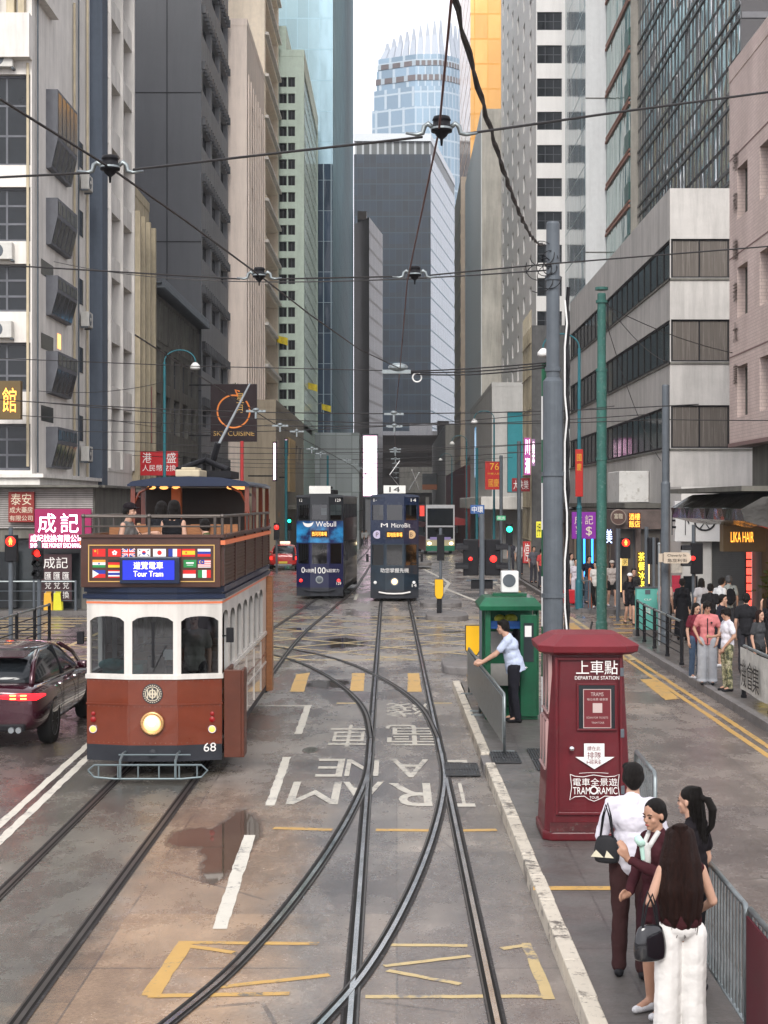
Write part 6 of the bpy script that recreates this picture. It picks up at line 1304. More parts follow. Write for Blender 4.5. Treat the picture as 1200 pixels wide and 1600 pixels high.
# ================================================================ cars, bus
def cut(o, cyls):
    mb = MB()
    for a, b_, r in cyls: mb.cyl(a, b_, r, n=24)
    c = bpy.data.objects.new('cutter', mesh('cutter', mb, M_black)); C.objects.link(c)
    md = o.modifiers.new('b', 'BOOLEAN'); md.object = c; md.operation = 'DIFFERENCE'; md.solver = 'EXACT'
    dg = bpy.context.evaluated_depsgraph_get(); me = bpy.data.meshes.new_from_object(o.evaluated_get(dg)); o.modifiers.clear(); o.data = me; bpy.data.objects.remove(c)
def wheel(t, x, y, r, s_):
    mb = MB(); mb.lathe([(r * .62, -.1), (r * .95, -.11), (r, -.06), (r, .06), (r * .95, .11), (r * .62, .1)], (x, y, r), 28, axis='X'); w = part('wheel', mb, M_rubber, t, smooth=True)
    mb = MB(); mb.lathe([(r * .6, .08), (r * .66, .105), (r * .6, .09)], (x, y, r), 28, axis='X') if s_ > 0 else mb.lathe([(r * .6, -.08), (r * .66, -.105), (r * .6, -.09)], (x, y, r), 28, axis='X')
    for k in range(10):
        a = 2 * math.pi * k / 10; mb.tube([(x + s_ * .07, y, r), (x + s_ * .085, y + r * .62 * math.cos(a), r + r * .62 * math.sin(a))], [.03, .018], 6)
    mb.ell((x + s_ * .08, y, r), .02, .06, .06); part('rim', mb, M_steel, w)
def car(name, label, loc, rz, paint, low, roofst, wheels, taxi=False, es=6):
    """rear faces -Y. low: stations (y, halfwidth, z bottom, z belt); roofst: stations (y, half width at belt, half width at roof, z belt, z roof)"""
    t = thing(name, label, 'car', loc, rz)
    mb = MB(); rings = []
    for y, w, zb, zt in low:
        h = zt - zb; half = [(0, zb), (w * .8, zb), (w * .95, zb + h * .1), (w, zb + h * .35), (w * 1.0, zb + h * .62), (w * .96, zb + h * .88), (w * .86, zt), (w * .5, zt + .02), (0, zt + .03)]
        rings.append([(x, y, z) for x, z in half] + [(-x, y, z) for x, z in reversed(half[1:-1])])
    mb.loft(rings); body = part('body', mb, paint, t, smooth=True, subsurf=2); r = wheels[2]
    cut(body, [((sx * (wheels[3] - .32), y, r), (sx * 1.3, y, r), r * 1.14) for y in wheels[:2] for sx in (-1, 1)])
    for p in body.data.polygons: p.use_smooth = True
    mb = MB(); rings = []
    for y, wb, wr, zb, zr in roofst: half = [(0, zb - .05), (wb, zb - .05), (wb * .985, zb + .02), ((wb + wr) / 2 + .02, (zb + zr) / 2), (wr, zr - .05), (wr * .8, zr - .005), (0, zr + .015)]; rings.append([(x, y, z) for x, z in half] + [(-x, y, z) for x, z in reversed(half[1:-1])])
    mb.loft(rings); part('glasshouse', mb, M_glassdark, t, smooth=True, subsurf=2)
    mb = MB(); rr = []
    core = [q for q in roofst if q[4] > max(s[4] for s in roofst) - .12]
    for y, wb, wr, zb, zr in core: rr.append([(x, y, z) for x, z in ((-wr - .01, zr - .07), (-wr * .85, zr + .012), (0, zr + .035), (wr * .85, zr + .012), (wr + .01, zr - .07), (wr * .8, zr - .03), (0, zr - .01), (-wr * .8, zr - .03))])
    mb.loft(rr); part('roof', mb, paint, t, smooth=True, subsurf=2)
    for s_ in (-1, 1):
        for i0, i1 in ((0, core), (len(roofst) - 1, core)):
            e = roofst[i0]; c = (core[0] if i0 == 0 else core[-1]); mb = MB(); mb.tube([(s_ * (e[1] - .01), e[0] + (.02 if i0 == 0 else -.02), e[3]), (s_ * (e[1] + e[2]) / 2, (e[0] + c[0]) / 2, (e[3] + c[4]) / 2 + .03), (s_ * c[2], c[0], c[4] - .05)], .045 if i0 == 0 else .035, 8); part('pillar', mb, paint, t, smooth=True)
        m_ = roofst[len(roofst) // 2]; mb = MB(); mb.tube([(s_ * (m_[1] + .0), m_[0], m_[3]), (s_ * (m_[2] + .01), m_[0], m_[4] - .05)], .03, 6); part('pillar', mb, M_black, t)
        mb = MB(); e = .012; mb.tube([(s_ * (q[1] + .004), q[0], q[3] + .0) for q in roofst[1:-1]], .01, 5); part('window_trim', mb, M_chrome, t)
        mb = MB(); a = roofst[-2]; mb.ell((s_ * (a[1] + .13), a[0] - .1, a[3] + .07), .11, .06, .075); mb.tube([(s_ * a[1], a[0] - .1, a[3]), (s_ * (a[1] + .08), a[0] - .1, a[3] + .04)], .025, 6); part('mirror', mb, paint, t, smooth=True)
        for q in (roofst[len(roofst) // 2 - 1][0] + .25, roofst[len(roofst) // 2][0] + .5):
            mb = MB(); mb.box(s_ * (low[3][1] - .01) - .02, q, low[3][3] - .14, s_ * (low[3][1] - .01) + .02, q + .18, low[3][3] - .115); part('door_handle', mb, M_chrome, t, bevel=.005)
            mb = MB(); mb.box(s_ * (low[3][1] + .0) - .004, q + .26, .35, s_ * (low[3][1] + .0) + .004, q + .27, low[3][3] - .06); part('door_seam', mb, M_black, t)
        for y in wheels[:2]: wheel(t, s_ * (wheels[3] - .12), y, r, s_)
    return t
M_redpaint = mat('deep_red_metallic', (.045, .005, .014), .2, .35, var=.05, coat=1.)
suv = car('parked_suv', 'dark red sporty SUV with glowing tail lights beside the tour tram', (-6.3, 24.1, 0), 0, M_redpaint,
    [(0, .78, .42, .86), (.06, .88, .3, .93), (.35, .95, .26, 1.0), (1.0, .97, .24, 1.02), (2.2, .95, .24, .99), (3.4, .95, .24, .96), (4.2, .94, .26, .9), (4.65, .88, .3, .8), (4.85, .7, .38, .66)],
    [(.28, .74, .62, .98, 1.08), (.6, .84, .66, 1.0, 1.36), (1.0, .87, .66, 1.0, 1.47), (1.9, .87, .66, .98, 1.5), (2.6, .87, .65, .97, 1.47), (3.1, .86, .62, .96, 1.3), (3.75, .82, .7, .94, .98)], (.95, 3.85, .37, .97))
M_tglow = mat('tail_light_bar', (.4, .01, .015), .15, emit=(1, .02, .03), es=1.3, var=0)
for s_ in (-1, 1):
    mb = MB(); mb.loft([[(s_ * .3, .0, .8), (s_ * .3, .0, .85), (s_ * .3, .06, .85), (s_ * .3, .06, .8)], [(s_ * .62, -.012, .77), (s_ * .62, -.012, .88), (s_ * .62, .06, .88), (s_ * .62, .06, .77)], [(s_ * .86, .05, .77), (s_ * .86, .05, .87), (s_ * .8, .16, .87), (s_ * .8, .16, .77)], [(s_ * .955, .28, .82), (s_ * .955, .28, .85), (s_ * .9, .32, .85), (s_ * .9, .32, .82)]]); tl = part('tail_light', mb, M_tglow, suv, smooth=True)
    for xx in (.52, .68):
        for zz in (.8, .85): mb = MB(); mb.box(s_ * xx - .045, -.03, zz - .008, s_ * xx + .045, -.01, zz + .008); part('light_element', mb, mat('orange_red_element', (1, .3, .1), .3, emit=(1, .28, .05), es=5, var=0), tl)
    mb = MB()
    for k in (0, 1): mb.lathe([(.045, 0), (.045, -.08), (.035, -.08)], (s_ * (.5 + .11 * k), .03, .33), 14, axis='Y')
    part('exhaust_tip', mb, M_steel, suv)
mb = MB(); mb.box(-.3, -.02, .82, .3, .05, .835); part('light_bar', mb, M_tglow, suv)
mb = MB(); mb.loft([[(-.62, .55, 1.4), (.62, .55, 1.4), (.62, .75, 1.46), (-.62, .75, 1.46)], [(-.6, .36, 1.385), (.6, .36, 1.385), (.6, .36, 1.4), (-.6, .36, 1.4)]]); part('roof_spoiler', mb, M_redpaint, suv)
mb = MB(); mb.box(-.12, .33, 1.36, .12, .36, 1.38); part('brake_light', mb, M_tail, suv)
mb = MB(); mb.box(-.7, -.0, .3, .7, .08, .42); part('bumper', mb, M_black, suv, bevel=.03)
mb = MB(); mb.box(-.26, -.02, .5, .26, .0, .62); part('number_plate', mb, M_wall_cr, suv)
M_taxi = mat('taxi_red', (.4, .015, .01), .25, var=.05, coat=.8)
taxi = car('red_taxi', 'red taxi with a pale roof and tail lights driving away beyond the trams', (-6.6, 92.8, zg(92.8)), 0, M_taxi,
    [(0, .7, .35, .8), (.08, .82, .28, .92), (.4, .85, .25, .95), (1.2, .86, .22, .95), (2.2, .86, .22, .93), (3.2, .86, .22, .92), (4.0, .84, .25, .86), (4.4, .7, .32, .7)],
    [(.6, .7, .6, .93, .97), (1.15, .74, .58, .93, 1.42), (1.9, .76, .6, .93, 1.47), (2.6, .76, .58, .92, 1.4), (3.3, .72, .6, .9, .95)], (.9, 3.5, .31, .86))
for s_ in (-1, 1): mb = MB(); mb.box(s_ * .72 - .1, -.03, .62, s_ * .72 + .1, .06, .8); part('tail_light', mb, M_tail, taxi)
mb = MB(); mb.box(-.3, 1.7, 1.5, .3, 1.85, 1.64); part('taxi_sign', mb, mat('taxi_roof_sign', (.7, .6, .55), .4, emit=(1, .5, .35), es=1), taxi, bevel=.02)
mb = MB(); mb.box(-.25, -.03, .4, .25, 0, .52); part('number_plate', mb, M_yellowlit if 0 else mat('yellow_plate', (.6, .45, .05), .5), taxi); mb = MB(); mb.box(-.5, -.02, .28, .5, .02, .36); part('bumper', mb, M_steel, taxi)
wv_ = car('white_car', 'pale grey car queueing in the far left lane past the taxi', (-6.3, 128, zg(128)), 0, mat('pale_grey_paint', (.5, .5, .5), .3, coat=.6),
    [(0, .7, .35, .8), (.08, .82, .28, .92), (.4, .85, .25, .95), (1.2, .86, .22, .95), (2.2, .86, .22, .93), (3.2, .86, .22, .92), (4.0, .84, .25, .86), (4.4, .7, .32, .7)],
    [(.6, .7, .6, .93, .97), (1.15, .74, .58, .93, 1.42), (1.9, .76, .6, .93, 1.47), (2.6, .76, .58, .92, 1.4), (3.3, .72, .6, .9, .95)], (.9, 3.5, .31, .86))
# bus
Yb = 139; bx = xat(688, Yb); B = thing('double_deck_bus', 'red sided double deck bus with white and green front coming up the right lane', 'bus', (bx, Yb, zg(Yb)), R(4))
M_busr = mat('bus_red', (.3, .02, .02), .3, coat=.5); M_busw = mat('bus_silver', (.5, .5, .52), .3, coat=.5); M_busg = mat('bus_green', (.03, .16, .1), .3); M_busc = mat('bus_cream', (.5, .45, .28), .35)
w_ = 1.25; mb = MB(); bs = [(.3, 4.25, 0)]; fb = [(.3, .75, 2), (.75, 1.25, 3), (1.25, 4.3, 1)]
pt = wallgrid(mb, (-w_, 0), (w_, 0), fb, [(.12, 2.38, 1.35, 2.35), (.12, 2.38, 2.5, 4.0)]); gl = MB(); pane(gl, pt, .12, 2.38, 1.35, 2.35); pane(gl, pt, .12, 2.38, 2.5, 4.0)
for a, b_, fl_ in (((w_, 0), (w_, 11), 0), ((-w_, 11), (-w_, 0), 1)): pt = wallgrid(mb, a, b_, [(.3, 4.3, 0)], [(.4, 10.6, 1.5, 2.3), (.4, 10.6, 2.8, 3.6)]); pane(gl, pt, .4, 10.6, 1.5, 2.3); pane(gl, pt, .4, 10.6, 2.8, 3.6)
wallgrid(mb, (w_, 11), (-w_, 11), [(.3, 4.3, 0)]); mb.quad((-w_, 0, 4.3), (w_, 0, 4.3), (w_, 11, 4.3), (-w_, 11, 4.3), 1); part('body', mb, [M_busr, M_busw, M_busg, M_busc], B); panes(gl, M_glassdark, B)
mb = MB(); mb.box(-w_ - .02, -.05, 2.38, w_ + .02, -.01, 2.47); part('waist_band', mb, M_busw, B)
mb = MB(); mb.box(-.9, -.04, 1.28, .9, -.01, 1.5); part('lilac_band', mb, mat('lilac_strip', (.3, .25, .5), .4), B)
for s_ in (-1, 1):
    mb = MB(); mb.ell((s_ * .95, -.03, .95), .16, .05, .12); part('headlight', mb, mat('bus_headlight', (1, .9, .7), .3, emit=(1, .8, .5), es=4, var=0), B)
    for y in (2.2, 8.2): mb = MB(); mb.lathe([(.3, -.12), (.48, -.12), (.48, .12), (.3, .12)], (s_ * 1.1, y, .48), 18, axis='X'); part('wheel', mb, M_rubber, B)
    mb = MB(); mb.box(s_ * 1.42 - .08, -.3, 1.9, s_ * 1.42 + .08, -.2, 2.4); mb.tube([(s_ * 1.25, 0, 2.5), (s_ * 1.4, -.25, 2.45)], .03, 5); part('mirror', mb, M_black, B)
# ================================================================ tram stop kiosks
M_kred = mat('kiosk_crimson_paint', (.1, .004, .009), .48, var=.22, scale=2.5, streak=.3, coat=.15, bump=.12, bscale=9, dirt=(.085, .012, .014))
M_kroof = mat('kiosk_faded_red_roof', (.16, .018, .025), .55, var=.2, scale=2, bump=.1)
K = thing('red_ticket_kiosk', 'crimson tapered ticket kiosk with a wide roof and a white queue here arrow', 'kiosk', (2.05, 17.0, .15))
def taper(mb, hb, ht, z0, z1, cy=.52, m=0, c=.09):
    def r(h, z): return [(-h + c, cy - h, z), (h - c, cy - h, z), (h, cy - h + c, z), (h, cy + h - c, z), (h - c, cy + h, z), (-h + c, cy + h, z), (-h, cy + h - c, z), (-h, cy - h + c, z)]
    mb.loft([r(hb, z0), r(ht, z1)], m)
KH = 2.0; hb, ht = .475, .385
mb = MB(); taper(mb, hb, ht, .06, KH); taper(mb, hb + .02, hb + .02, 0, .1); part('body', mb, M_kred, K, bevel=.02)
slope = (hb - ht) / (KH - .06)
def fy(z): return .02 + slope * (z - .06)     # y of the front face at height z (body centre y .52)
FT = Matrix.Translation((0, fy(0), 0)) @ Matrix.Rotation(math.atan(slope) * -1, 4, 'X')
def fquad(mb, x0, x1, z0, z1, d=.004, m=0):
    mb.box(x0, 0, z0, x1, 1, z1, m) if 0 else mb.add([(x0, fy(z0) - d, z0), (x1, fy(z0) - d, z0), (x1, fy(z1) - d, z1), (x0, fy(z1) - d, z1), (x0, fy(z0) + .01, z0), (x1, fy(z0) + .01, z0), (x1, fy(z1) + .01, z1), (x0, fy(z1) + .01, z1)], [(0, 1, 2, 3), (1, 5, 6, 2), (4, 0, 3, 7), (3, 2, 6, 7), (4, 5, 1, 0)], m)
def ftext(mb, s, x0, x1, z0, z1, d=.016, m=0):
    vs, fs = textgeo(s); mb.add([(x0 + v.x * (x1 - x0), fy(z0 + v.y * (z1 - z0)) - d, z0 + v.y * (z1 - z0)) for v in vs], fs, m)
ku = lambda u: (u - 916) / 148.0 * 1.0; kv = lambda v: (1323 - v) * 16.95 / F
mb = MB()
for q in ((-.36, -.33, .28, 1.95), (.33, .36, .28, 1.95), (-.33, .33, .28, .31), (-.33, .33, 1.92, 1.95)): fquad(mb, *q, d=.012)
part('door_moulding', mb, M_kred, K, bevel=.006)
for z in (.5, 1.1, 1.75): mb = MB(); fquad(mb, .335, .375, z, z + .09, .02); part('hinge', mb, M_gpole, K, bevel=.004)
mb = MB(); fquad(mb, -.42, .42, .1, .2, .003); part('kick_plate', mb, mat('scuffed_kiosk_base', (.07, .012, .014), .6, var=.5, scale=9, dirt=(.1, .08, .07)), K)
mb = MB(); ftext(mb, '上車點', ku(896), ku(962), kv(1062), kv(1040)); ftext(mb, 'DEPARTURE STATION', ku(894), ku(964), kv(1070), kv(1064.5)); part('lettering', mb, M_tw, K)
mb = MB(); fquad(mb, ku(900), ku(957), kv(1148), kv(1078), .006); wn_ = part('window', mb, M_glassdark, K)
mb = MB()
for q in ((897, 960, 1150, 1147), (897, 960, 1079, 1076), (897, 900, 1147, 1079), (957, 960, 1147, 1079)): fquad(mb, ku(q[0]), ku(q[1]), kv(q[2]), kv(q[3]), .014)
part('window_frame', mb, M_kred, wn_, bevel=.004)
mb = MB(); fquad(mb, ku(907), ku(951), kv(1146), kv(1085), .010); ps = part('notice', mb, mat('dark_red_notice', (.13, .015, .02), .5, var=.1), wn_)
mb = MB(); 
for q in ((907, 908, 1146, 1085), (950, 951, 1146, 1085), (908, 950, 1146, 1145), (908, 950, 1086, 1085)): fquad(mb, ku(q[0]), ku(q[1]), kv(q[2]), kv(q[3]), .013)
fquad(mb, ku(922), ku(937), kv(1122), kv(1107), .013)
ftext(mb, '每位收費 優惠票', ku(913), ku(946), kv(1103), kv(1099)); ftext(mb, 'SCAN FOR TICKETS', ku(912), ku(946), kv(1131), kv(1128)); ftext(mb, 'TRAM TOUR', ku(920), ku(940), kv(1139), kv(1136)); ftext(mb, 'TRAMS', ku(919), ku(939), kv(1096), kv(1090)); part('notice_print', mb, mat('pale_notice_print', (.45, .35, .33), .5, var=0), ps)
mb = MB(); ax = lambda u: ku(u); P_ = [(908, 1170), (940, 1170), (940, 1191), (956, 1191), (924, 1210), (894, 1191), (908, 1191)]
mb.add([(ku(u), fy(kv(v)) - .012, kv(v)) for u, v in P_], [tuple(reversed(range(7)))]); ar = part('arrow_sticker', mb, M_white, K)
mb = MB(); ftext(mb, '請在此', ku(913), ku(934), kv(1181), kv(1174)); ftext(mb, '排隊', ku(913), ku(935), kv(1193.5), kv(1183)); ftext(mb, 'HERE', ku(912), ku(935), kv(1202), kv(1196.5)); ftext(mb, 'PLEASE LINE UP', ku(914), ku(933), kv(1195.8), kv(1194.6)); part('sticker_print', mb, mat('dark_red_print', (.15, .02, .03), .5, var=0), ar)
mb = MB(); ftext(mb, '電車全景遊', ku(890), ku(960), kv(1236), kv(1224)); ftext(mb, 'TRAM', ku(890), ku(917), kv(1249), kv(1238)); ftext(mb, 'RAMIC', ku(929), ku(960), kv(1249), kv(1238)); ftext(mb, 'TOUR', ku(916), ku(931), kv(1256), kv(1252))
def fpt(u, v, d=.014): z = kv(v); return (ku(u), fy(z) - d, z)
edge = [(886, 1218), (893, 1221), (906, 1222), (923, 1219), (942, 1222), (956, 1221), (963, 1218), (961, 1235), (964, 1258), (955, 1253), (940, 1252), (931, 1257), (923, 1260), (915, 1257), (908, 1252), (893, 1253), (885, 1258), (888, 1238)]
mb.tube([fpt(*p) for p in edge + [edge[0]]], .004, 5); mb.tube([fpt(923 + 5.5 * math.cos(R(a)), 1243 + 5.5 * math.sin(R(a))) for a in range(0, 361, 20)], .009, 5); mb.tube([fpt(900 + k * 5.75, 1216.5 - 1.2 * math.sin(math.pi * k / 8)) for k in range(9)], .0028, 4)
part('logo_lettering', mb, M_tw, K)
mb = MB(); z = kv(1177); mb.ell((ku(888), fy(z) - .05, z), .03, .03, .03); mb.cyl((ku(888), fy(z), z), (ku(888), fy(z) - .04, z), .015); part('door_knob', mb, M_chrome, K, smooth=True)
# left side windows and panel
def sx(z): return -(hb - slope * (z - .06))
mb = MB(); gl = MB()
for z0, z1 in ((1.35, 1.95), (.75, 1.25)):
    for y0, y1 in ((.22, .52), (.56, .84)):
        gl.add([(sx(z0) - .004, y1, z0), (sx(z0) - .004, y0, z0), (sx(z1) - .004, y0, z1), (sx(z1) - .004, y1, z1)], [(0, 1, 2, 3)])
        for a, b_, c, d in ((y0 - .02, y0, z0, z1), (y1, y1 + .02, z0, z1), (y0, y1, z0 - .02, z0), (y0, y1, z1, z1 + .02)): mb.box(sx((c + d) / 2) - .02, a, c, sx((c + d) / 2) + .02, b_, d)
part('side_window', gl, M_glassmid, K); part('side_window_frame', mb, mat('pinkish_frame', (.4, .25, .24), .5), K)
# roof
def rring(h, z, c): return [(-h + c, .52 - h, z), (h - c, .52 - h, z), (h, .52 - h + c, z), (h, .52 + h - c, z), (h - c, .52 + h, z), (-h + c, .52 + h, z), (-h, .52 + h - c, z), (-h, .52 - h + c, z)]
mb = MB(); mb.loft([rring(.46, KH - .02, .1), rring(.53, KH + .01, .15), rring(.545, KH + .08, .16), rring(.36, KH + .18, .1), rring(.33, KH + .19, .08)]); part('roof', mb, M_kroof, K, bevel=.006)
# green kiosk
M_kgr = mat('kiosk_green_paint', (.007, .1, .045), .45, var=.3, scale=3, streak=.35, coat=.15, dirt=(.02, .085, .05))
KG = thing('green_inspector_kiosk', 'small green open kiosk with a sloping roof on the tram platform', 'kiosk', (1.93, 26.6, .15)); KG.scale = (.92, .92, .92)
mb = MB(); X0, X1, y0, y1 = -.5, .45, 0, 1.2
mb.loft([[(X0, y0, 0), (X1, y0, 0), (X1, y1, 0), (X0, y1, 0)], [(X0, y0, .08), (X1, y0, .08), (X1, y1, .08), (X0, y1, .08)]]); mb.box(X0, 1.14, .08, X1, 1.2, 2.0); mb.box(X1 - .05, .0, .08, X1, 1.14, 1.0); mb.box(X1 - .05, 0, 1.0, X1, .5, 2.0)
mb.box(X0, .55, .08, X0 + .05, 1.14, .95)
for x, y in ((X0, 0), (X0, 1.08), (X1 - .08, 0)): mb.box(x, y, .08, x + .1, y + .1, 2.0)
part('body', mb, M_kgr, KG, bevel=.01)
mb = MB(); mb.box(X1 - .32, -.06, .06, X1 - .02, 0, 1.9); dr = part('door', mb, M_kgr, KG, bevel=.01); mb = MB(); mb.box(X1 - .26, -.07, 1.05, X1 - .08, -.062, 1.75); part('door_pane', mb, M_glassmid, dr); mb = MB(); mb.tube([(X1 - .28, -.06, .95), (X1 - .28, -.12, .95), (X1 - .2, -.12, .95)], .012, 6); part('handle', mb, M_chrome, dr); mb = MB(); mb.box(X1 - .24, -.075, 1.5, X1 - .12, -.071, 1.7); part('paper', mb, M_tw, dr)
mb = MB(); hx0, hx1 = X0 - .1, X1 + .05
mb.loft([[(hx0, -.15, 1.98), (hx1, -.15, 1.98), (hx1, y1 + .12, 1.98), (hx0, y1 + .12, 1.98)], [(hx0 - .02, -.17, 2.06), (hx1 + .02, -.17, 2.06), (hx1 + .02, y1 + .14, 2.06), (hx0 - .02, y1 + .14, 2.06)], [(hx0 + .1, .05, 2.2), (hx1 - .1, .05, 2.2), (hx1 - .1, y1 - .1, 2.2), (hx0 + .1, y1 - .1, 2.2)]]); part('roof', mb, M_kgr, KG, bevel=.006)
mb = MB(); mb.box(X0 + .12, .3, 1.62, X1 - .1, 1.1, 1.68); mb.box(X0 + .12, .28, 1.68, X1 - .1, .32, 1.76); part('shelf', mb, mat('blue_shelf', (.02, .1, .35), .4), KG)
mb = MB(); mb.ell((X0 + .3, .6, 1.78), .1, .12, .08); mb.ell((X0 + .5, .6, 1.78), .13, .14, .09); part('shelf_goods', mb, mat('yellow_green_bag', (.5, .5, .05), .5, var=.4, scale=9), KG)
mb = MB(); mb.ell((X0 + .62, .8, 1.2), .12, .12, .4); part('hanging_jacket', mb, mat('black_jacket', (.012, .012, .015), .8), KG, smooth=True)
mb = MB(); mb.box(X0 + .1, 1.0, .5, X0 + .7, 1.13, .9); mb.box(X0 + .15, 1.1, 1.1, X0 + .8, 1.135, 1.5); part('notice_board', mb, M_louv, KG)
t = thing('roof_air_conditioner', 'boxy white air conditioner standing on the green kiosk roof', 'air conditioner', (1.92, 27.05, 2.178)); mb = MB(); mb.box(-.15, 0, .06, .14, .26, .42); part('casing', mb, M_white, t, bevel=.015); mb = MB(); mb.box(-.3, 0, 0, .28, .3, .045); part('base', mb, M_kgr, t)
mb = MB(); mb.lathe([(.11, -.01), (.11, 0), (.0, 0)], (-.02, 0, .26), 18, axis='Y'); part('fan_grille', mb, M_gpole, t)
# ---- poles
def pole(name, label, u, Y, vt, r, m, r2=None, h0=0, cat='pole', group=None, step=None):
    x = xat(u, Y); zt_ = zat(vt, Y); z0 = zg(Y) + h0; t = thing(name, label, cat, (x, Y, z0), group=group)
    mb = MB(); H = zt_ - z0
    if step: mb.lathe([(r * 1.15, 0), (r * 1.15, .25), (r, .3), (r, step), (r2, step + .06), (r2, H), (r2 * .9, H + .03)], (0, 0, 0), 20)
    else: mb.lathe([(r, 0), (r, H), (r * .8, H + .02)], (0, 0, 0), 16)
    part('shaft', mb, m, t, smooth=False); return t
for f_ in (): pass
t = pole('tram_pole', 'thick grey steel tram pole rising behind the red kiosk, wires tied at its top', 864, 23.7, 350, .15, M_gpole, .1, .15, step=5.4)
for z in (2.2, 4.0, 5.55, 6.9): mb = MB(); mb.lathe([(.17 if z < 5.4 else .12, z), (.17 if z < 5.4 else .12, z + .06)], (0, 0, 0), 18); part('clamp_band', mb, M_gpole, t)
mb = MB(); mb.tube([(.17, -.05, z) if int(z * 2) % 3 else (.2, -.07, z) for z in [0.3 + k * .35 for k in range(19)]], .014, 6); part('white_cable', mb, M_white, t)
mb = MB(); mb.tube([(.21, .03, z + .0) if k % 2 else (.23, .0, z) for k, z in enumerate([.2 + k * .3 for k in range(23)])], .028, 6); mb.tube([(.19, .05, .2), (.2, .05, 6.5)], .02, 6); part('black_cable', mb, M_black, t)
mb = MB(); rng = random.Random(1)
for k in range(7):
    q = rng.uniform(.1, .22); c = Vector((-.12 + rng.uniform(-.1, .1), -.1, 7.1 + rng.uniform(-.2, .2))); mb.tube([c + Vector((q * math.cos(a), .03 * math.sin(2 * a), q * math.sin(a))) for a in [R(20 * i + 40 * k) for i in range(15)]], .008, 4)
part('wire_coil', mb, M_black, t)
t = thing('striped_marker_pole', 'slim pole in green and white bands standing beside the thick grey tram pole', 'pole', (xat(850, 24), 24, .15)); mb = MB()
zz = [0, 1.0, 1.75, 2.5, 3.2, 3.9, 4.55, 5.2, 5.7]
for i in range(8): mb.cyl((0, 0, zz[i]), (0, 0, zz[i + 1]), .04, n=10, m=i % 2)
part('shaft', mb, [M_white, M_kgr], t)
t = pole('tram_pole', 'weathered green tram pole at the mouth of the side street', 940, 46.8, 460, .15, M_green, .125, 0, step=7.6)
mb = MB(); mb.lathe([(.19, 9.98), (.19, 10.06)], (0, 0, 0), 16)
part('pole_cap', mb, M_green, t)
for z in (1.9, 5.0, 7.6, 9.6): mb = MB(); mb.lathe([(.17, z), (.17, z + .08)], (0, 0, 0), 16); part('clamp_band', mb, M_green, t)
t = pole('tram_pole', 'plain grey tram pole on the right pavement behind the street name sign', 1040, 41.2, 603, .12, M_gpole, .095, .15, step=4.1)
t = pole('tram_pole', 'slender teal grey pole by the crossing signals, shorter than the green one', 966, 53.5, 827, .075, M_gpole, h0=.1); t = pole('tram_pole', 'short bare grey post between the red signal and the corner shop', 1010, 56, 824, .07, M_gpole, h0=.15)
t = pole('tram_pole', 'red capped pole behind the tour tram roof', 378, 62, 690, .07, mat('red_pole_paint', (.35, .03, .03), .5), h0=0); t.location.x = xat(378, 62)
for (u, Y, vt, lab) in ((811, 78, 690, 'grey pole on the right pavement before the white podium'), (783, 92, 712, 'grey pole near the banner reading seventy six'), (447, 108, 688, 'dull teal pole in front of the beige podium'), (745, 112, 700, 'thin teal pole by the white canopy'), (512, 150, 712, 'small distant pole left of the bright screen')):
    Y_ = Y; pole('tram_pole', lab, u, Y, vt, .1, M_gpole if 'grey' in lab else M_teal, h0=.1)
# teal street lamps
def lamp(u, Y, vt, label, side=-1, first=None):
    x = xat(u, Y); t = thing('street_lamp', label, 'street lamp', (x, Y, zg(Y) + .13), 0, 'teal street lamps'); H = zat(vt, Y) - zg(Y) - .13
    mb = MB(); mb.lathe([(.13, 0), (.13, .9), (.09, 1.0), (.085, 3.4), (.1, 3.45), (.07, 3.55), (.05, H), (.04, H + .02)], (0, 0, 0), 12); part('pole', mb, M_teal, t)
    mb = MB(); r = .62; mb.tube([(0, 0, H)] + [(side * (r - r * math.cos(a)), 0, H + .05 + r * .75 * math.sin(a)) for a in [R(12 * k) for k in range(16)]], .028, 6); part('arm', mb, M_teal, t)
    mb = MB(); mb.lathe([(.04, .12), (.09, .1), (.2, -.02), (.21, -.12), (.15, -.17)], (side * 2 * r * .99, 0, H - .1), 16); part('lamp_head', mb, M_white, t, smooth=True); return t
lamp(257, 64, 567, 'teal curved street lamp on the left, in front of the old grey building', 1); lamp(905, 54.8, 545, 'teal curved street lamp on the right, in front of the banded white building')
for u, Y, vt, lab in ((772, 100, 655, 'teal curved street lamp carrying the seventy six banner, by the podium'), (729, 136, 690, 'second smaller teal street lamp down the right side, before the red shops'), (706, 172, 716, 'third and smallest teal street lamp, far down the right side')): lamp(u, Y, vt, lab)
def banner(u0, u1, v0, v1, Y, lab, txt, pu):
    t = board('street_banner', lab, 'banner', u0, u1, v0, v1, Y, (.4, .02, .015), th=.03, items=txt); mb = MB()
    for v in (v0 + 1, v1 - 1): mb.tube([(xat(u0, Y), Y + .03, zat(v, Y)), (xat(pu, Y), Y + .05, zat(v, Y))], .02, 6)
    part('arm', mb, M_gpole, t, world=True)
M_byel = mat('banner_yellow', (.65, .35, .03), .5, var=0)
banner(758, 785, 721, 765, 97, 'red street banner with the number 76 in yellow, lower right of the podium', [('76', .28, .8, .06, .3, M_byel), ('中華人民', .15, .85, .4, .47, M_byel), ('國慶', .2, .8, .62, .9, M_byel)], 772)
banner(899, 911, 702, 776, 54.4, 'long narrow red and orange banner on the teal lamp pole', [('國', .2, .8, .1, .25, M_byel), ('慶', .2, .8, .3, .45, M_byel)], 905)
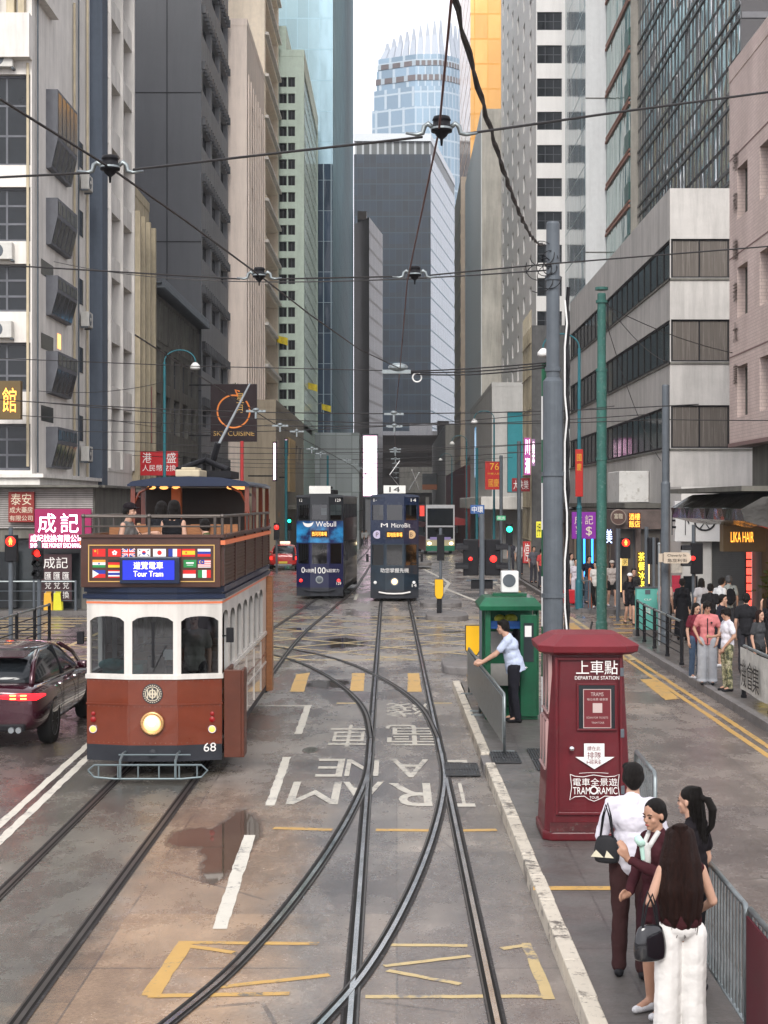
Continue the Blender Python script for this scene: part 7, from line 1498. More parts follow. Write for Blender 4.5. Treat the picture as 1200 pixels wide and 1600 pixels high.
board('direction_sign', 'small blue white street sign above the twin traffic signal', 'sign', 735, 757, 789, 803, 36, (.03, .08, .22), th=.02, items=[('中環', .1, .9, .15, .85, M_tw)])
# ---- traffic signals
def sighead(t, x, y, z, col, visor=1, rot=0, lit=2, s=1.0, nm='signal_head'):
    """housing with three round lamps facing -Y (rot turns it)"""
    T_ = Matrix.Translation((x, y, z)) @ Matrix.Rotation(rot, 4, 'Z') @ Matrix.Scale(s, 4)
    mb = MB(); mb.M = T_; mb.box(-.13, 0, 0, .13, .16, .82); mb.box(-.145, .04, .02, .145, .1, .8); h = part(nm, mb, M_black, t, bevel=.02)
    for k in range(3):
        cz = .68 - k * .27; mb = MB(); mb.M = T_; n = 10
        for i in range(n):
            a0, a1 = R(-20 + 220 * i / n), R(-20 + 220 * (i + 1) / n); f_ = lambda a, r, y: (r * math.cos(a), y, cz + r * math.sin(a)); L0 = -.22
            mb.quad(f_(a0, .11, 0), f_(a1, .11, 0), f_(a1, .105, L0), f_(a0, .105, L0)); mb.quad(f_(a1, .118, 0), f_(a0, .118, 0), f_(a0, .113, L0), f_(a1, .113, L0))
        part('visor', mb, M_black, h)
        mb = MB(); mb.M = T_; mb.lathe([(.095, -.012), (.06, -.03), (.01, -.035)], (0, 0, cz), 16, axis='Y'); part('lens', mb, (col if k == lit else M_glassdark), h)
    return h
p = G(753, 1052, .17); Ys_ = 35.2; X_ = xat(753, Ys_)
t = thing('traffic_signal', 'twin traffic signal on a slim pole behind the green kiosk, hoods pointing both ways', 'traffic light', (X_, Ys_, .17)); mb = MB(); mb.cyl((0, 0, 0), (0, 0, zat(803, Ys_) - .17), .06, n=14); mb.box(-.34, -.02, 1.86, .34, .02, 1.9); part('pole', mb, M_gpole, t)
for s_ in (-1, 1):
    zc = zat(903, Ys_) - .17; mb = MB(); mb.box(s_ * .24 - .17, -.02, zc + .05, s_ * .24 + .17, .16, zc + .85); hd = part('signal_head', mb, M_black, t, bevel=.02)
    for k, zz in enumerate((zc + .62, zc + .2)):
        mb = MB(); n = 10
        for i in range(n):
            a0, a1 = R(180 * i / n), R(180 * (i + 1) / n); cx = s_ * .3
            f_ = lambda a, r, l: (cx + s_ * l, .07 + r * math.cos(a), zz + r * math.sin(a)); mb.quad(f_(a0, .14, 0), f_(a1, .14, 0), f_(a1, .12, .28), f_(a0, .12, .28)); mb.quad(f_(a1, .15, 0), f_(a0, .15, 0), f_(a0, .13, .28), f_(a1, .13, .28))
        part('visor', mb, M_black, hd)
    mb = MB(); mb.lathe([(.075 if s_ > 0 else .04, -.035), (.02, -.04)], (s_ * .25, 0, zc + .42), 16, axis='Y'); part('red_lens', mb, M_redlamp, hd)
mb = MB(); mb.box(-.24, -.02, zat(920, Ys_) - .17, .24, .06, zat(906, Ys_) - .17); part('rear_plate', mb, M_black, t)
def signal(name, label, u, v0, Y, col, lit, poletop, base=.15, s=1.0, rot=0, side=1, cat='traffic light', nopole=False):
    x = xat(u, Y); t = thing(name, label, cat, (x, Y, zg(Y) + base)); mb = MB(); mb.cyl((0, .1, 0), (0, .1, zat(poletop, Y) - zg(Y) - base), .055, n=12); part('pole', mb, M_gpole, t); z = zat(v0, Y) - zg(Y) - base
    sighead(t, side * .22, 0, z, col, lit=lit, s=s, rot=rot); return t
signal('traffic_signal', 'traffic signal with glowing red lamp near the left railing, in front of the magenta sign', 60, 905, 42, M_redlamp, 0, 845, side=-.1, base=0.15)
def pedsignal(label, u, Y, vz, base=.15, s_=1):
    x = xat(u, Y); t = thing('pedestrian_signal', label, 'pedestrian light', (x, Y, base)); mb = MB(); mb.cyl((0, .12, 0), (0, .12, zat(vz - 22, Y) - base), .055, n=12); part('pole', mb, M_gpole, t); z = zat(vz, Y) - base
    mb = MB(); mb.box(s_ * .24 - .15, 0, z - .5, s_ * .24 + .15, .2, z + .16); h = part('signal_head', mb, M_black, t, bevel=.02)
    mb = MB(); mb.lathe([(.125, -.005), (.1, -.01)], (s_ * .24, 0, z), 20, axis='Y'); part('red_lens', mb, mat('ped_red_glow', (.5, .02, .01), .4, emit=(1, .02, .01), es=1.2, var=0), h)
    mb = MB(); cx = s_ * .24; mb.ell((cx, -.015, z + .07), .022, .01, .022)
    for q in (((cx, z + .05), (cx, z - .01), .028), ((cx - .01, z), (cx - .025, z - .085), .012), ((cx + .01, z), (cx + .025, z - .085), .012), ((cx - .03, z + .04), (cx - .04, z - .02), .01), ((cx + .03, z + .04), (cx + .04, z - .02), .01)): mb.tube([(q[0][0], -.015, q[0][1]), (q[1][0], -.015, q[1][1])], q[2], 6)
    part('standing_figure', mb, mat('ped_figure_glow', (1, .3, .1), .4, emit=(1, .25, .03), es=2.5, var=0), h); return t
pedsignal('pedestrian signal showing a red standing figure by the right side street', 966, 50.5, 848, .02); pedsignal('pedestrian signal glowing red at the far left edge, behind the railing', 15, 39.5, 846, .15, .1); 
t = thing('traffic_signal', 'dark traffic signal seen from behind left of the street name sign', 'traffic light', (xat(1022, 45), 45, .15)); mb = MB(); mb.cyl((0, 0, 0), (0, 0, zat(840, 45) - .15), .05, n=12); part('pole', mb, M_gpole, t); mb = MB(); mb.box(-.15, .05, zat(882, 45) - .15, .15, .3, zat(840, 45) - .15); part('signal_head', mb, M_black, t, bevel=.03)
Yt = 44; t = thing('traffic_signal', 'traffic signal with big side hoods right of the street name sign', 'traffic light', (xat(1085, Yt), Yt, .15)); mb = MB(); mb.cyl((0, .1, 0), (0, .1, zat(820, Yt) - .15), .055, n=12); part('pole', mb, M_gpole, t); zb = zat(897, Yt) - .15
mb = MB(); mb.box(-.1, -.1, zb, .22, .08, zb + .86); hd = part('signal_head', mb, M_black, t, bevel=.02)
for zz in (zb + .66, zb + .22):
    mb = MB(); n = 10
    for i in range(n):
        a0, a1 = R(180 * i / n), R(180 * (i + 1) / n); f_ = lambda a, r, l: (-.1 - l, -.01 + r * math.cos(a), zz + r * math.sin(a)); mb.quad(f_(a0, .13, 0), f_(a1, .13, 0), f_(a1, .12, .26), f_(a0, .12, .26)); mb.quad(f_(a1, .14, 0), f_(a0, .14, 0), f_(a0, .13, .26), f_(a1, .13, .26))
    part('visor', mb, M_black, hd)
mb = MB(); mb.lathe([(.06, -.13), (.02, -.135)], (-.06, 0, zb + .44), 14, axis='Y'); part('red_lens', mb, M_redlamp, hd)
for (u, v, Y, c, cn) in ((432, 824, 88, M_redlamp, 'red lamp beside the taxi'), (417, 818, 90, M_redlamp, 'red lamp at the rear edge of the tour tram'), (452, 814, 120, M_greenlamp, 'green lamp left of the swirled tram'), (796, 827, 70, M_greenlamp, 'green lamp on the right pavement')):
    t = thing('traffic_signal', 'distant traffic signal with a ' + cn, 'traffic light', (xat(u, Y), Y, zg(Y))); z = zat(v, Y) - zg(Y); mb = MB(); mb.cyl((0, .1, 0), (0, .1, z + .2), .06, n=8); part('pole', mb, M_gpole, t); mb = MB(); mb.box(-.15, 0, z - .7, .15, .2, z + .25); h = part('signal_head', mb, M_black, t); mb = MB(); mb.lathe([(.13, -.01), (.05, -.04)], (0, 0, z), 14, axis='Y'); part('lens', mb, c, h)
# keep-left bollards
def boll(u0, u1, v0, v1, Y, label):
    x0, x1 = xat(u0, Y), xat(u1, Y); z0, z1 = zat(v1, Y), zat(v0, Y); t = thing('yellow_bollard', label, 'bollard', ((x0 + x1) / 2, Y, .17), group='yellow traffic island bollards'); w = (x1 - x0) / 2; z0 = max(.17, z0)
    poly = [(-w * .55, 0), (w * .55, 0), (w, .12), (w, z1 - z0), (-w, z1 - z0), (-w, .12)]; mb = MB(); mb.add([(x, 0, z) for x, z in poly] + [(x, .14, z) for x, z in poly], [tuple(range(6)), tuple(range(11, 5, -1))] + [(i, i + 6, (i + 1) % 6 + 6, (i + 1) % 6) for i in range(6)]); b_ = part('board', mb, mat('bollard_black', (.03, .03, .03), .5), t, bevel=.01)
    poly = [(x * .9, z * .96 + .015) for x, z in poly]; mb = MB(); mb.add([(x, -.006, z) for x, z in poly], [tuple(range(6))]); part('yellow_face', mb, mat('bollard_yellow', (.75, .42, .01), .4, var=.08), b_)
    b_.location.z = z0 - .17; mb = MB(); mb.box(-w * .5, .02, -.03, w * .5, .12, .05 + z0 - .17); part('foot', mb, M_black, t)
boll(727, 751, 977, 1024, 36.3, 'amber yellow island bollard just left of the green kiosk'); boll(679, 693, 905, 936, 52, 'smaller amber yellow island bollard beyond the box junction')
t = pole('island_post', 'grey post with a dark box on the second traffic island', 688.5, 52.3, 826, .05, M_gpole, h0=.17, cat='post'); mb = MB(); mb.box(-.12, -.06, 1.7, .12, .1, 2.55); part('signal_box', mb, M_black, t, bevel=.02)
# ---- railings
def barrier(label, a, b_, h, n, group, z0=.155, panel=None):
    a = Vector(a); b_ = Vector(b_); L = (b_ - a).length; rz = math.atan2((b_ - a).y, (b_ - a).x); t = thing('crowd_barrier', label, 'barrier', (a.x, a.y, z0), rz, group)
    mb = MB(); r = .02; mb.tube([(0, 0, .02), (0, 0, h - .05), (.05, 0, h), (L - .05, 0, h), (L, 0, h - .05), (L, 0, .02)], r, 8); mb.tube([(0, 0, .14), (L, 0, .14)], .014, 6); part('frame', mb, M_galv, t, smooth=True)
    mb = MB()
    for i in range(1, n): mb.box(L * i / n - .013, -.006, .14, L * i / n + .013, .006, h - .01)
    part('infill_bars', mb, M_galv, t)
    for x in (.15, L - .15): mb = MB(); mb.box(x - .02, -.16, 0, x + .02, .16, .03); part('foot', mb, M_galv, t)
    if panel: mb = MB(); mb.box(L * panel[0], -.03, .16, L * panel[1], -.015, h - .04); part('banner_panel', mb, panel[2], t)
    return t
M_galv = mat('galvanised_barrier', (.24, .27, .275), .38, .7, var=.3, scale=5, dirt=(.12, .12, .115))
barrier('grey steel barrier beside the women, farther panel of the two at the lower edge', (2.33, 12.75), (2.32, 10.6), .92, 20, 'grey steel barriers along the platform edge')
barrier('grey steel barrier cut by the lower right corner, hung with a dark red banner', (2.32, 10.55), (2.31, 8.4), .93, 20, 'grey steel barriers along the platform edge', panel=(.03, 1, mat('maroon_banner', (.09, .012, .02), .5, var=.3, scale=3)))
barrier('short grey steel barrier whose end shows behind the red kiosk', (2.36, 15.8), (2.34, 14.5), 1.15, 10, 'grey steel barriers along the platform edge')
barrier('grey steel barrier the leaning man rests on, nearer one', (1.41, 27.2), (1.54, 22.9), .86, 30, 'grey steel barriers by the green kiosk', panel=(.0, 1, M_galv)); barrier('grey steel barrier by the green kiosk, farther one', (1.36, 30.2), (1.42, 27.4), .86, 20, 'grey steel barriers by the green kiosk', panel=(.0, 1, M_galv))
def railing(name, label, pts, h, nb, m=M_black, z0=.15, group=None):
    t = thing(name, label, 'railing', (pts[0][0], pts[0][1], z0), group=group); b0 = Vector((pts[0][0], pts[0][1], z0))
    P3 = [Vector((x, y, z0)) - b0 for x, y in pts]
    for i, p_ in enumerate(P3):
        mb = MB(); mb.lathe([(.055, 0), (.055, .05), (.042, .06), (.042, h - .02), (.02, h)], p_, 10); part('post', mb, m, t)
    mb = MB(); mb.tube([p_ + Vector((0, 0, h - .04)) for p_ in P3], .03, 8); part('top_rail', mb, M_galv, t)
    mb = MB()
    for k in range(nb): mb.tube([p_ + Vector((0, 0, h - .04 - (k + 1) * (h - .2) / (nb + .5))) for p_ in P3], .013, 6)
    part('lower_rails', mb, m, t); return t
railing('pavement_railing', 'black post railing with thin rails along the left kerb beside the SUV', [(-9.1, y) for y in (30.5, 32.5, 34.5, 36.4, 38.3, 40.2, 41.9)], .98, 3)
railing('pavement_railing', 'black post railing rising past the teal cabinet on the right kerb', [(6.5, 43.2), (6.42, 41.5), (6.38, 39.6), (6.36, 37.6), (6.34, 35.6)], 1.0, 4)
rr_ = railing('pavement_railing', 'black railing with a lettered white banner at the right edge', [(6.42, 29.6), (6.38, 27.3), (6.36, 25.0)], 1.0, 2)
t = thing('hanging_banner', 'grubby white cloth banner with black characters tied to the right railing', 'banner', (6.3, 29.5, .3)); mb = MB(); n = 14; L_ = 4.3
fx = lambda y: 6.31 - .03 * math.sin(y * 2.1)
vs = []; 
for i in range(n + 1):
    y = 29.5 - L_ * i / n; vs += [(fx(y), y, .33), (fx(y), y, 1.1)]
mb.add(vs, [(2 * i, 2 * i + 2, 2 * i + 3, 2 * i + 1) for i in range(n)]); mb.add([(x + .006, y, z) for x, y, z in vs], [(2 * i + 1, 2 * i + 3, 2 * i + 2, 2 * i) for i in range(n)])
part('cloth', mb, mat('grubby_white_cloth', (.5, .49, .45), .8, var=.25, scale=3, dirt=(.3, .28, .25)), t, world=True)
mb = MB()
for i, ch in enumerate('機會集'):
    y = 29.3 - i * .62; mb.M = Matrix.Translation((fx(y) - .05, y, .42)) @ Matrix.Rotation(R(-90), 4, 'Z'); mb.text(ch, Matrix(), .52, .5)
part('lettering', mb, M_black, t, world=True)
railing('side_street_railing', 'thin grey railing at the far left pavement behind the red signals', [(-13.6, 53.8), (-12.2, 53.8), (-10.8, 53.8)], 1.0, 2, M_gpole)
railing('corner_railing', 'short railing by the right side street crossing near the orange post', [(5.6 + .6, 55.2), (6.5, 53.9)], 1.0, 2, M_gpole)
# ---- cabinet, sign, misc
t = thing('teal_utility_cabinet', 'mint teal utility cabinet on a dark plinth at the right corner', 'cabinet', (xat(1012, 43.5), 43.5, .15)); mb = MB(); mb.box(-.3, 0, .15, .3, .3, 1.28); part('box', mb, mat('mint_cabinet', (.12, .42, .36), .5, var=.12, streak=.15), t, bevel=.015); mb = MB(); mb.box(-.36, -.06, -.02, .36, .34, .15); part('plinth', mb, M_kerb, t)
mb = MB(); mb.box(-.31, -.02, 1.28, .31, .31, 1.31); mb.box(-.07, -.012, 1.12, .07, -.001, 1.24); part('cap', mb, M_gpole, t); mb = MB(); mb.text('CLP', Matrix.Translation((-.1, -.004, .95)), .2, .05); mb.text('中電', Matrix.Translation((-.08, -.004, .55)), .16, .22); part('lettering', mb, M_tw, t)
t = thing('street_name_sign', 'pale pointed street name sign on a thin post by the grey pole', 'street sign', (xat(1030, 40.6), 40.6, .15)); mb = MB(); mb.cyl((0, 0, 0), (0, 0, zat(852, 40.6) - .15), .035, n=10); mb.ell((0, 0, zat(852, 40.6) - .12), .045); part('post', mb, M_steel, t)
mb = MB(); z0, z1 = zat(880, 40.6) - .15, zat(863, 40.6) - .15; zm = (z0 + z1) / 2; pl_ = [(.08, zm - .09), (.12, z0), (.72, z0), (.8, zm - .06), (.8, zm + .06), (.72, z1), (.12, z1), (.08, zm + .09)]; mb.add([(x, -.05, z) for x, z in pl_] + [(x, -.02, z) for x, z in pl_], [tuple(range(8)), tuple(range(15, 7, -1))] + [(i, i + 8, (i + 1) % 8 + 8, (i + 1) % 8) for i in range(8)]); mb.box(-.02, -.05, z0 + .03, .1, -.02, z1 - .03); pn = part('name_plate', mb, mat('pale_tan_plate', (.5, .42, .33), .5), t)
mb = MB(); mb.text('Cleverly St', Matrix.Translation((.2, -.052, zm + .015)), .48, .08); mb.text('急庇利街', Matrix.Translation((.2, -.052, zm - .11)), .5, .09); part('lettering', mb, M_black, pn)
t = thing('orange_marker_post', 'orange reflective post beside the right side street', 'marker post', (xat(922, 55), 55, .02)); mb = MB(); mb.lathe([(.1, 0), (.1, .1), (.07, .12), (.065, 1.45), (.02, 1.5)], (0, 0, 0), 12); part('post', mb, mat('orange_post_plastic', (.6, .12, .03), .5), t)
t = thing('yellow_suitcase', 'yellow hard suitcase standing behind the camouflage trousers', 'suitcase', (6.85, 29.4, .15)); mb = MB(); mb.box(-.23, -.13, .06, .23, .13, .68); part('shell', mb, mat('yellow_shell', (.6, .45, .03), .4), t, bevel=.05)
for s_ in (-1, 1): mb = MB(); mb.lathe([(.03, -.015), (.03, .015)], (s_ * .17, 0, .03), 12, axis='X'); part('wheel', mb, M_rubber, t)
mb = MB(); mb.tube([(-.1, .1, .66), (-.1, .1, .95), (.1, .1, .95), (.1, .1, .66)], .012, 6); part('handle', mb, M_black, t)
t = thing('red_suitcase', 'red suitcase pulled along near the shops with blue light tubes', 'suitcase', (xat(889, 56.5), 56.5, .15)); mb = MB(); mb.box(-.2, -.12, .05, .2, .12, .55); part('shell', mb, mat('red_shell', (.5, .02, .03), .4), t, bevel=.04); mb = MB(); mb.tube([(-.08, .1, .54), (-.08, .1, .85), (.08, .1, .85), (.08, .1, .54)], .012, 6); part('handle', mb, M_black, t)
for i, (u, v, Y, lab) in enumerate(((441, 530, 138, 'topmost of the three yellow flags hanging from the green tower'), (488, 603, 150, 'middle one of the three yellow flags, biggest in height above the trams'), (510, 636, 165, 'lowest and smallest of the three yellow flags'))):
    x, z = xat(u, Y), zat(v, Y); t = thing('yellow_flag', lab, 'flag', (x, Y, z), group='yellow flags along the left towers'); mb = MB(); n = 8; W_ = .95; vs = []
    for k in range(n + 1): a = k / n; vs += [(-.5 * W_ + W_ * a, .12 * math.sin(a * 6), .35 - .25 * a), (-.5 * W_ + W_ * a, .12 * math.sin(a * 6 + .4), -.25 - .3 * a)]
    mb.add(vs, [(2 * k, 2 * k + 1, 2 * k + 3, 2 * k + 2) for k in range(n)]); mb.add([(a, b_ + .02, c) for a, b_, c in vs], [(2 * k + 2, 2 * k + 3, 2 * k + 1, 2 * k) for k in range(n)]); part('cloth', mb, mat('flag_yellow_cloth', (.65, .52, .03), .7, var=.3, scale=4, dirt=(.4, .12, .02)), t); mb = MB(); mb.tube([(-.48, 0, -.5), (-.5, 0, .45), (-2.6, .3, -.4)], .03, 6); part('flagpole', mb, M_steel, t)

# ================================================================ overhead wires
def catn(a, b_, sag, n=14): a, b_ = Vector(a), Vector(b_); return [a.lerp(b_, k / n) - Vector((0, 0, sag * 4 * (k / n) * (1 - k / n))) for k in range(n + 1)]
def wire(label, pts, r=.012, group='overhead tram wires', name='overhead_wire', m=None):
    mb = MB(); base = Vector(pts[0]); mb.tube([Vector(p_) - base for p_ in pts], r, 6); o = part(name, mb, m or M_wire, None); o.location = base; return tag(o, label, 'wire', group)
cw = 5.9
wire('reddish contact wire running straight above the right hand track', [(.215, 2.5, 5.92), (.24, 9.1, 5.87), (.1, 15.2, 5.86), (.05, 25.3, 5.87), (-.06, 42, 5.85), (-.06, 58, 5.85), (-.06, 80, 5.7), (-.06, 120, 5.4), (-.06, 180, 5.1)], .0065, m=mat('copper_contact_wire', (.13, .06, .055), .5, .5, var=0))
wire('contact wire sweeping in from the upper left corner over the crossover', [P(-60, 118, 7.6), P(0, 155, 8.5), P(172, 262, 10.1), P(290, 345, 12), P(405, 430, 15.1), P(485, 492, 18.5), P(560, 545, 22.8), P(625, 576, 25.3)], .008)
wire('contact wire above the left hand track', [(-3.27, 20, 5.85), (-3.25, 42, 5.85), (-2.9, 58, 5.8), (-2.25, 84, 5.65), (-2.25, 130, 5.3), (-2.25, 180, 5.1)], .011)
def spanw(lab, ptsY, r=.0075, tw=0):
    wire(lab, ptsY, r, 'span wires across the street')
spanw('nearest span wire on the left, from the edge to its insulator', [P(-200, 287, 9.6), P(0, 277, 9.9), P(140, 270, 10.1)]); spanw('nearest span wire between the two big insulators', [P(208, 265, 10.1), P(400, 243, 9.7), P(660, 214, 9.15)]); spanw('nearest span wire rising to the right edge', [P(722, 210, 9.1), P(960, 176, 9.6), P(1200, 144, 10.2), P(1500, 100, 11)])
spanw('second span wire from the left edge to its insulator', [P(-150, 408, 15.8), P(0, 414, 15.5), P(375, 436, 15.1)]); spanw('second span wire running right across the grey pole', [P(432, 436, 15.1), P(620, 432, 15.1)]); spanw('second span wire on the right side', [P(672, 430, 15.1), P(850, 413, 15.6), P(1200, 385, 16.5), P(1500, 362, 17.2)])
spanw('third span wire from the left edge', [P(-100, 548, 26.5), P(0, 560, 26), P(300, 572, 25.5), P(600, 579, 25.3)])
for k in range(3): wire('bunched cable %s of the three running to the grey pole' % ('uppermost', 'middle', 'lowest')[k], catn(P(640, 580 + k * 2, 25.3 + k * .05), P(858, 566 + k * 3.5, 23.9), .02 + .02 * k), .011, 'bunched cables at the grey pole')
# heavy twisted feeder
mb = MB(); a = P(708, -8, 8.2); b_ = P(850, 382, 23.6); base = a; path = [a.lerp(b_, k / 60) - Vector((0, 0, .35 * 4 * (k / 60) * (1 - k / 60))) + Vector((.006 * math.sin(k * 1.7), 0, .012 * math.sin(k * 2.3))) for k in range(61)]
for ph in (0, 1): mb.tube([p_ + Vector((.009 * math.cos(k * .9 + ph * 3.14), 0, .009 * math.sin(k * .9 + ph * 3.14))) - base for k, p_ in enumerate(path)], .0115, 6)
o = part('feeder_cable', mb, M_wire); o.location = base; tag(o, 'thick twisted black feeder cable coming down to the top of the grey pole', 'cable')
def hanger(label, c, s=1.0, tilt=0):
    t = thing('wire_insulator', label, 'insulator', c, 0, 'insulators on the overhead wires'); mb = MB(); mb.lathe([(.02 * s, .1 * s), (.075 * s, .095 * s), (.09 * s, .06 * s), (.08 * s, .055 * s), (.085 * s, .0), (.1 * s, -.005 * s), (.1 * s, -.05 * s), (.07 * s, -.055 * s), (.05 * s, -.09 * s), (.015 * s, -.12 * s), (.01 * s, -.18 * s)], (0, 0, 0), 18); part('bell', mb, M_black, t, smooth=True)
    mb = MB(); mb.lathe([(.088 * s, -.006 * s), (.104 * s, -.012 * s), (.104 * s, -.03 * s), (.088 * s, -.034 * s)], (0, 0, 0), 18); part('collar', mb, M_galv, t)
    for q in (-1, 1): mb = MB(); mb.tube([(q * .08 * s, 0, -.01 * s), (q * .13 * s, 0, .03 * s), (q * .165 * s, 0, 0), (q * .18 * s, 0, -.06 * s), (q * .235 * s, 0, -.075 * s), (q * .34 * s, 0, -.06 * s)], [.022 * s, .026 * s, .026 * s, .024 * s, .018 * s, .012 * s], 8); part('yoke_arm', mb, M_galv, t, smooth=True)
hanger('biggest insulator with two curved metal arms on the nearest span wire', P(690, 198, 9.1), .6); hanger('large insulator at upper left where wires cross before the dark tower', P(172, 258, 10.1), .62)
hanger('insulator on the second span wire, left one', P(405, 428, 15.1), .62); hanger('insulator on the second span wire in front of the navy building', P(648, 426, 15.1), .62); t = thing('wire_insulator', 'pale insulator block where the bunched cables meet the contact wires', 'insulator', P(622, 574, 25.3), 0, 'insulators on the overhead wires'); mb = MB(); mb.ell((0, 0, 0), .16, .1, .07); mb.box(-.25, -.04, -.1, .2, .04, -.04); part('block', mb, M_galv, t)
mb = MB(); mb.tube([(.3 + .07 * math.cos(R(a)), 0, -.16 + .07 * math.sin(R(a))) for a in range(0, 361, 20)], .012, 5); part('wire_loop', mb, M_white, t)
rng = random.Random(9); nm = ['fourth', 'fifth', 'sixth', 'seventh', 'eighth', 'ninth', 'tenth', 'eleventh', 'twelfth', 'thirteenth']
for i, (Y, vl, vr) in enumerate(((33, 640, 655), (40, 668, 668), (47, 690, 655), (54, 703, 700), (62, 714, 706), (72, 722, 716), (84, 728, 722), (98, 735, 730), (115, 742, 738), (140, 748, 746))):
    a = Vector((-11.9 if Y > 60 else -9.4, Y, zat(vl, Y) + .3)); b_ = Vector((6.2, Y + rng.uniform(-2, 2), zat(vr, Y) + .3)); pts = catn(a, b_, .28)
    wire('thin far span wire, the %s from the camera' % nm[i], pts, .011 if Y < 60 else .013, 'span wires across the street')
    for x in (-2.9 if Y < 70 else -2.25, -.06):
        f_ = (x - a.x) / (b_.x - a.x); k = f_ * 14; z = pts[int(k)].z; t = thing('wire_clip', 'small metal clip holding the tram wire on the %s span' % nm[i], 'wire clip', (x, a.y + (b_.y - a.y) * f_, z), 0, 'wire clips on the far spans'); mb = MB(); mb.box(-.2, -.02, -.03, .2, .02, .015); mb.tube([(0, 0, 0), (0, 0, -.16)], .025, 6); mb.ell((0, 0, .02), .07, .07, .04); part('clip', mb, M_galv, t)
for lab, a, b_, s_ in (('loose thin wire from the left block to the grey pole', (-12, 56, 12.2), (2.25, 23.7, 7.2), .4), ('low telephone wire on the left over the tour tram', (-12.3, 55, 7.6), (-9.3, 64, 8.6), .2), ('thin wire along the left fronts above the red signs', (-11.9, 66, 7.2), (-8, 108, 9.2), .5), ('wire across from the green pole to the banded building', (xat(940, 46.8), 46.8, 9.8), (10.5, 62, 9.2), .3), ('loose wire from the green pole down to the canopy', (xat(940, 46.8), 46.8, 9.5), (10.4, 63, 5.4), .5), ('slack wire from the green pole towards the pink building', (xat(940, 46.8), 46.8, 9.6), (11, 50.4, 8.4), .2), ('wire from the plain grey pole to the right', (6.9, 41.2, 5.9), (14, 40, 5.9), .05), ('wire from the plain grey pole to the left side', (6.8, 41.2, 5.9), (-9.4, 42, 6.4), .3), ('sagging black cable at the foot of the thick grey pole', (2.45, 23.8, 1.4), (xat(925, 45), 45, .4), .5)): wire(lab, catn(a, b_, s_), .012 if 'sagging' not in lab else .03, 'loose wires and cables')
# ================================================================ people
_tex = bpy.data.textures.new('cloth_folds', 'CLOUDS'); _tex.noise_scale = .11; _tex.noise_depth = 2
def melt(mb, vox, sm=4, fold=0.):
    """fuse overlapping shapes into one continuous skin"""
    o = bpy.data.objects.new('m', mesh('m', mb, M_black)); C.objects.link(o)
    r = o.modifiers.new('r', 'REMESH'); r.mode = 'VOXEL'; r.voxel_size = vox
    s_ = o.modifiers.new('s', 'SMOOTH'); s_.iterations = sm; s_.factor = .5
    if fold: d = o.modifiers.new('d', 'DISPLACE'); d.texture = _tex; d.strength = fold; d.mid_level = .5; d.texture_coords = 'LOCAL'
    dg = bpy.context.evaluated_depsgraph_get(); me = bpy.data.meshes.new_from_object(o.evaluated_get(dg)); bpy.data.objects.remove(o)
    me.polygons.foreach_set('use_smooth', [True] * len(me.polygons)); return me
def mpart(name, me, m, parent):
    me.materials.clear(); me.materials.append(m); o = bpy.data.objects.new(name, me); return link(o, parent)
M_skin = [mat('skin_tone', c, .5, var=.08, scale=12, spec=.4) for c in ((.46, .27, .19), (.38, .21, .14), (.52, .33, .24))]
def hairm(name, c): return mat(name, c, .5, var=.6, scale=14, stretch=(6, 6, .4), bump=.8, bscale=40, spec=.12)
M_hair = hairm('black_hair', (.011, .009, .008)); M_hair2 = hairm('dark_brown_hair', (.019, .008, .006)); M_hairg = hairm('grey_hair', (.12, .12, .12))
M_shoe = mat('dark_shoe', (.012, .012, .014), .5, spec=.15); M_shoew = mat('white_trainer', (.55, .55, .56), .5, var=.25, scale=18, dirt=(.2, .2, .22)); M_eye = mat('dark_eye', (.015, .01, .01), .2, var=0); M_lip = mat('lip', (.3, .07, .06), .4, var=0)
_cc = {}
def cloth(c):
    if c not in _cc: _cc[c] = mat('cloth', c, .9, var=.14, scale=5, bump=.5, bscale=9, spec=.06)
    return _cc[c]
def V3(*a): return Vector(a)
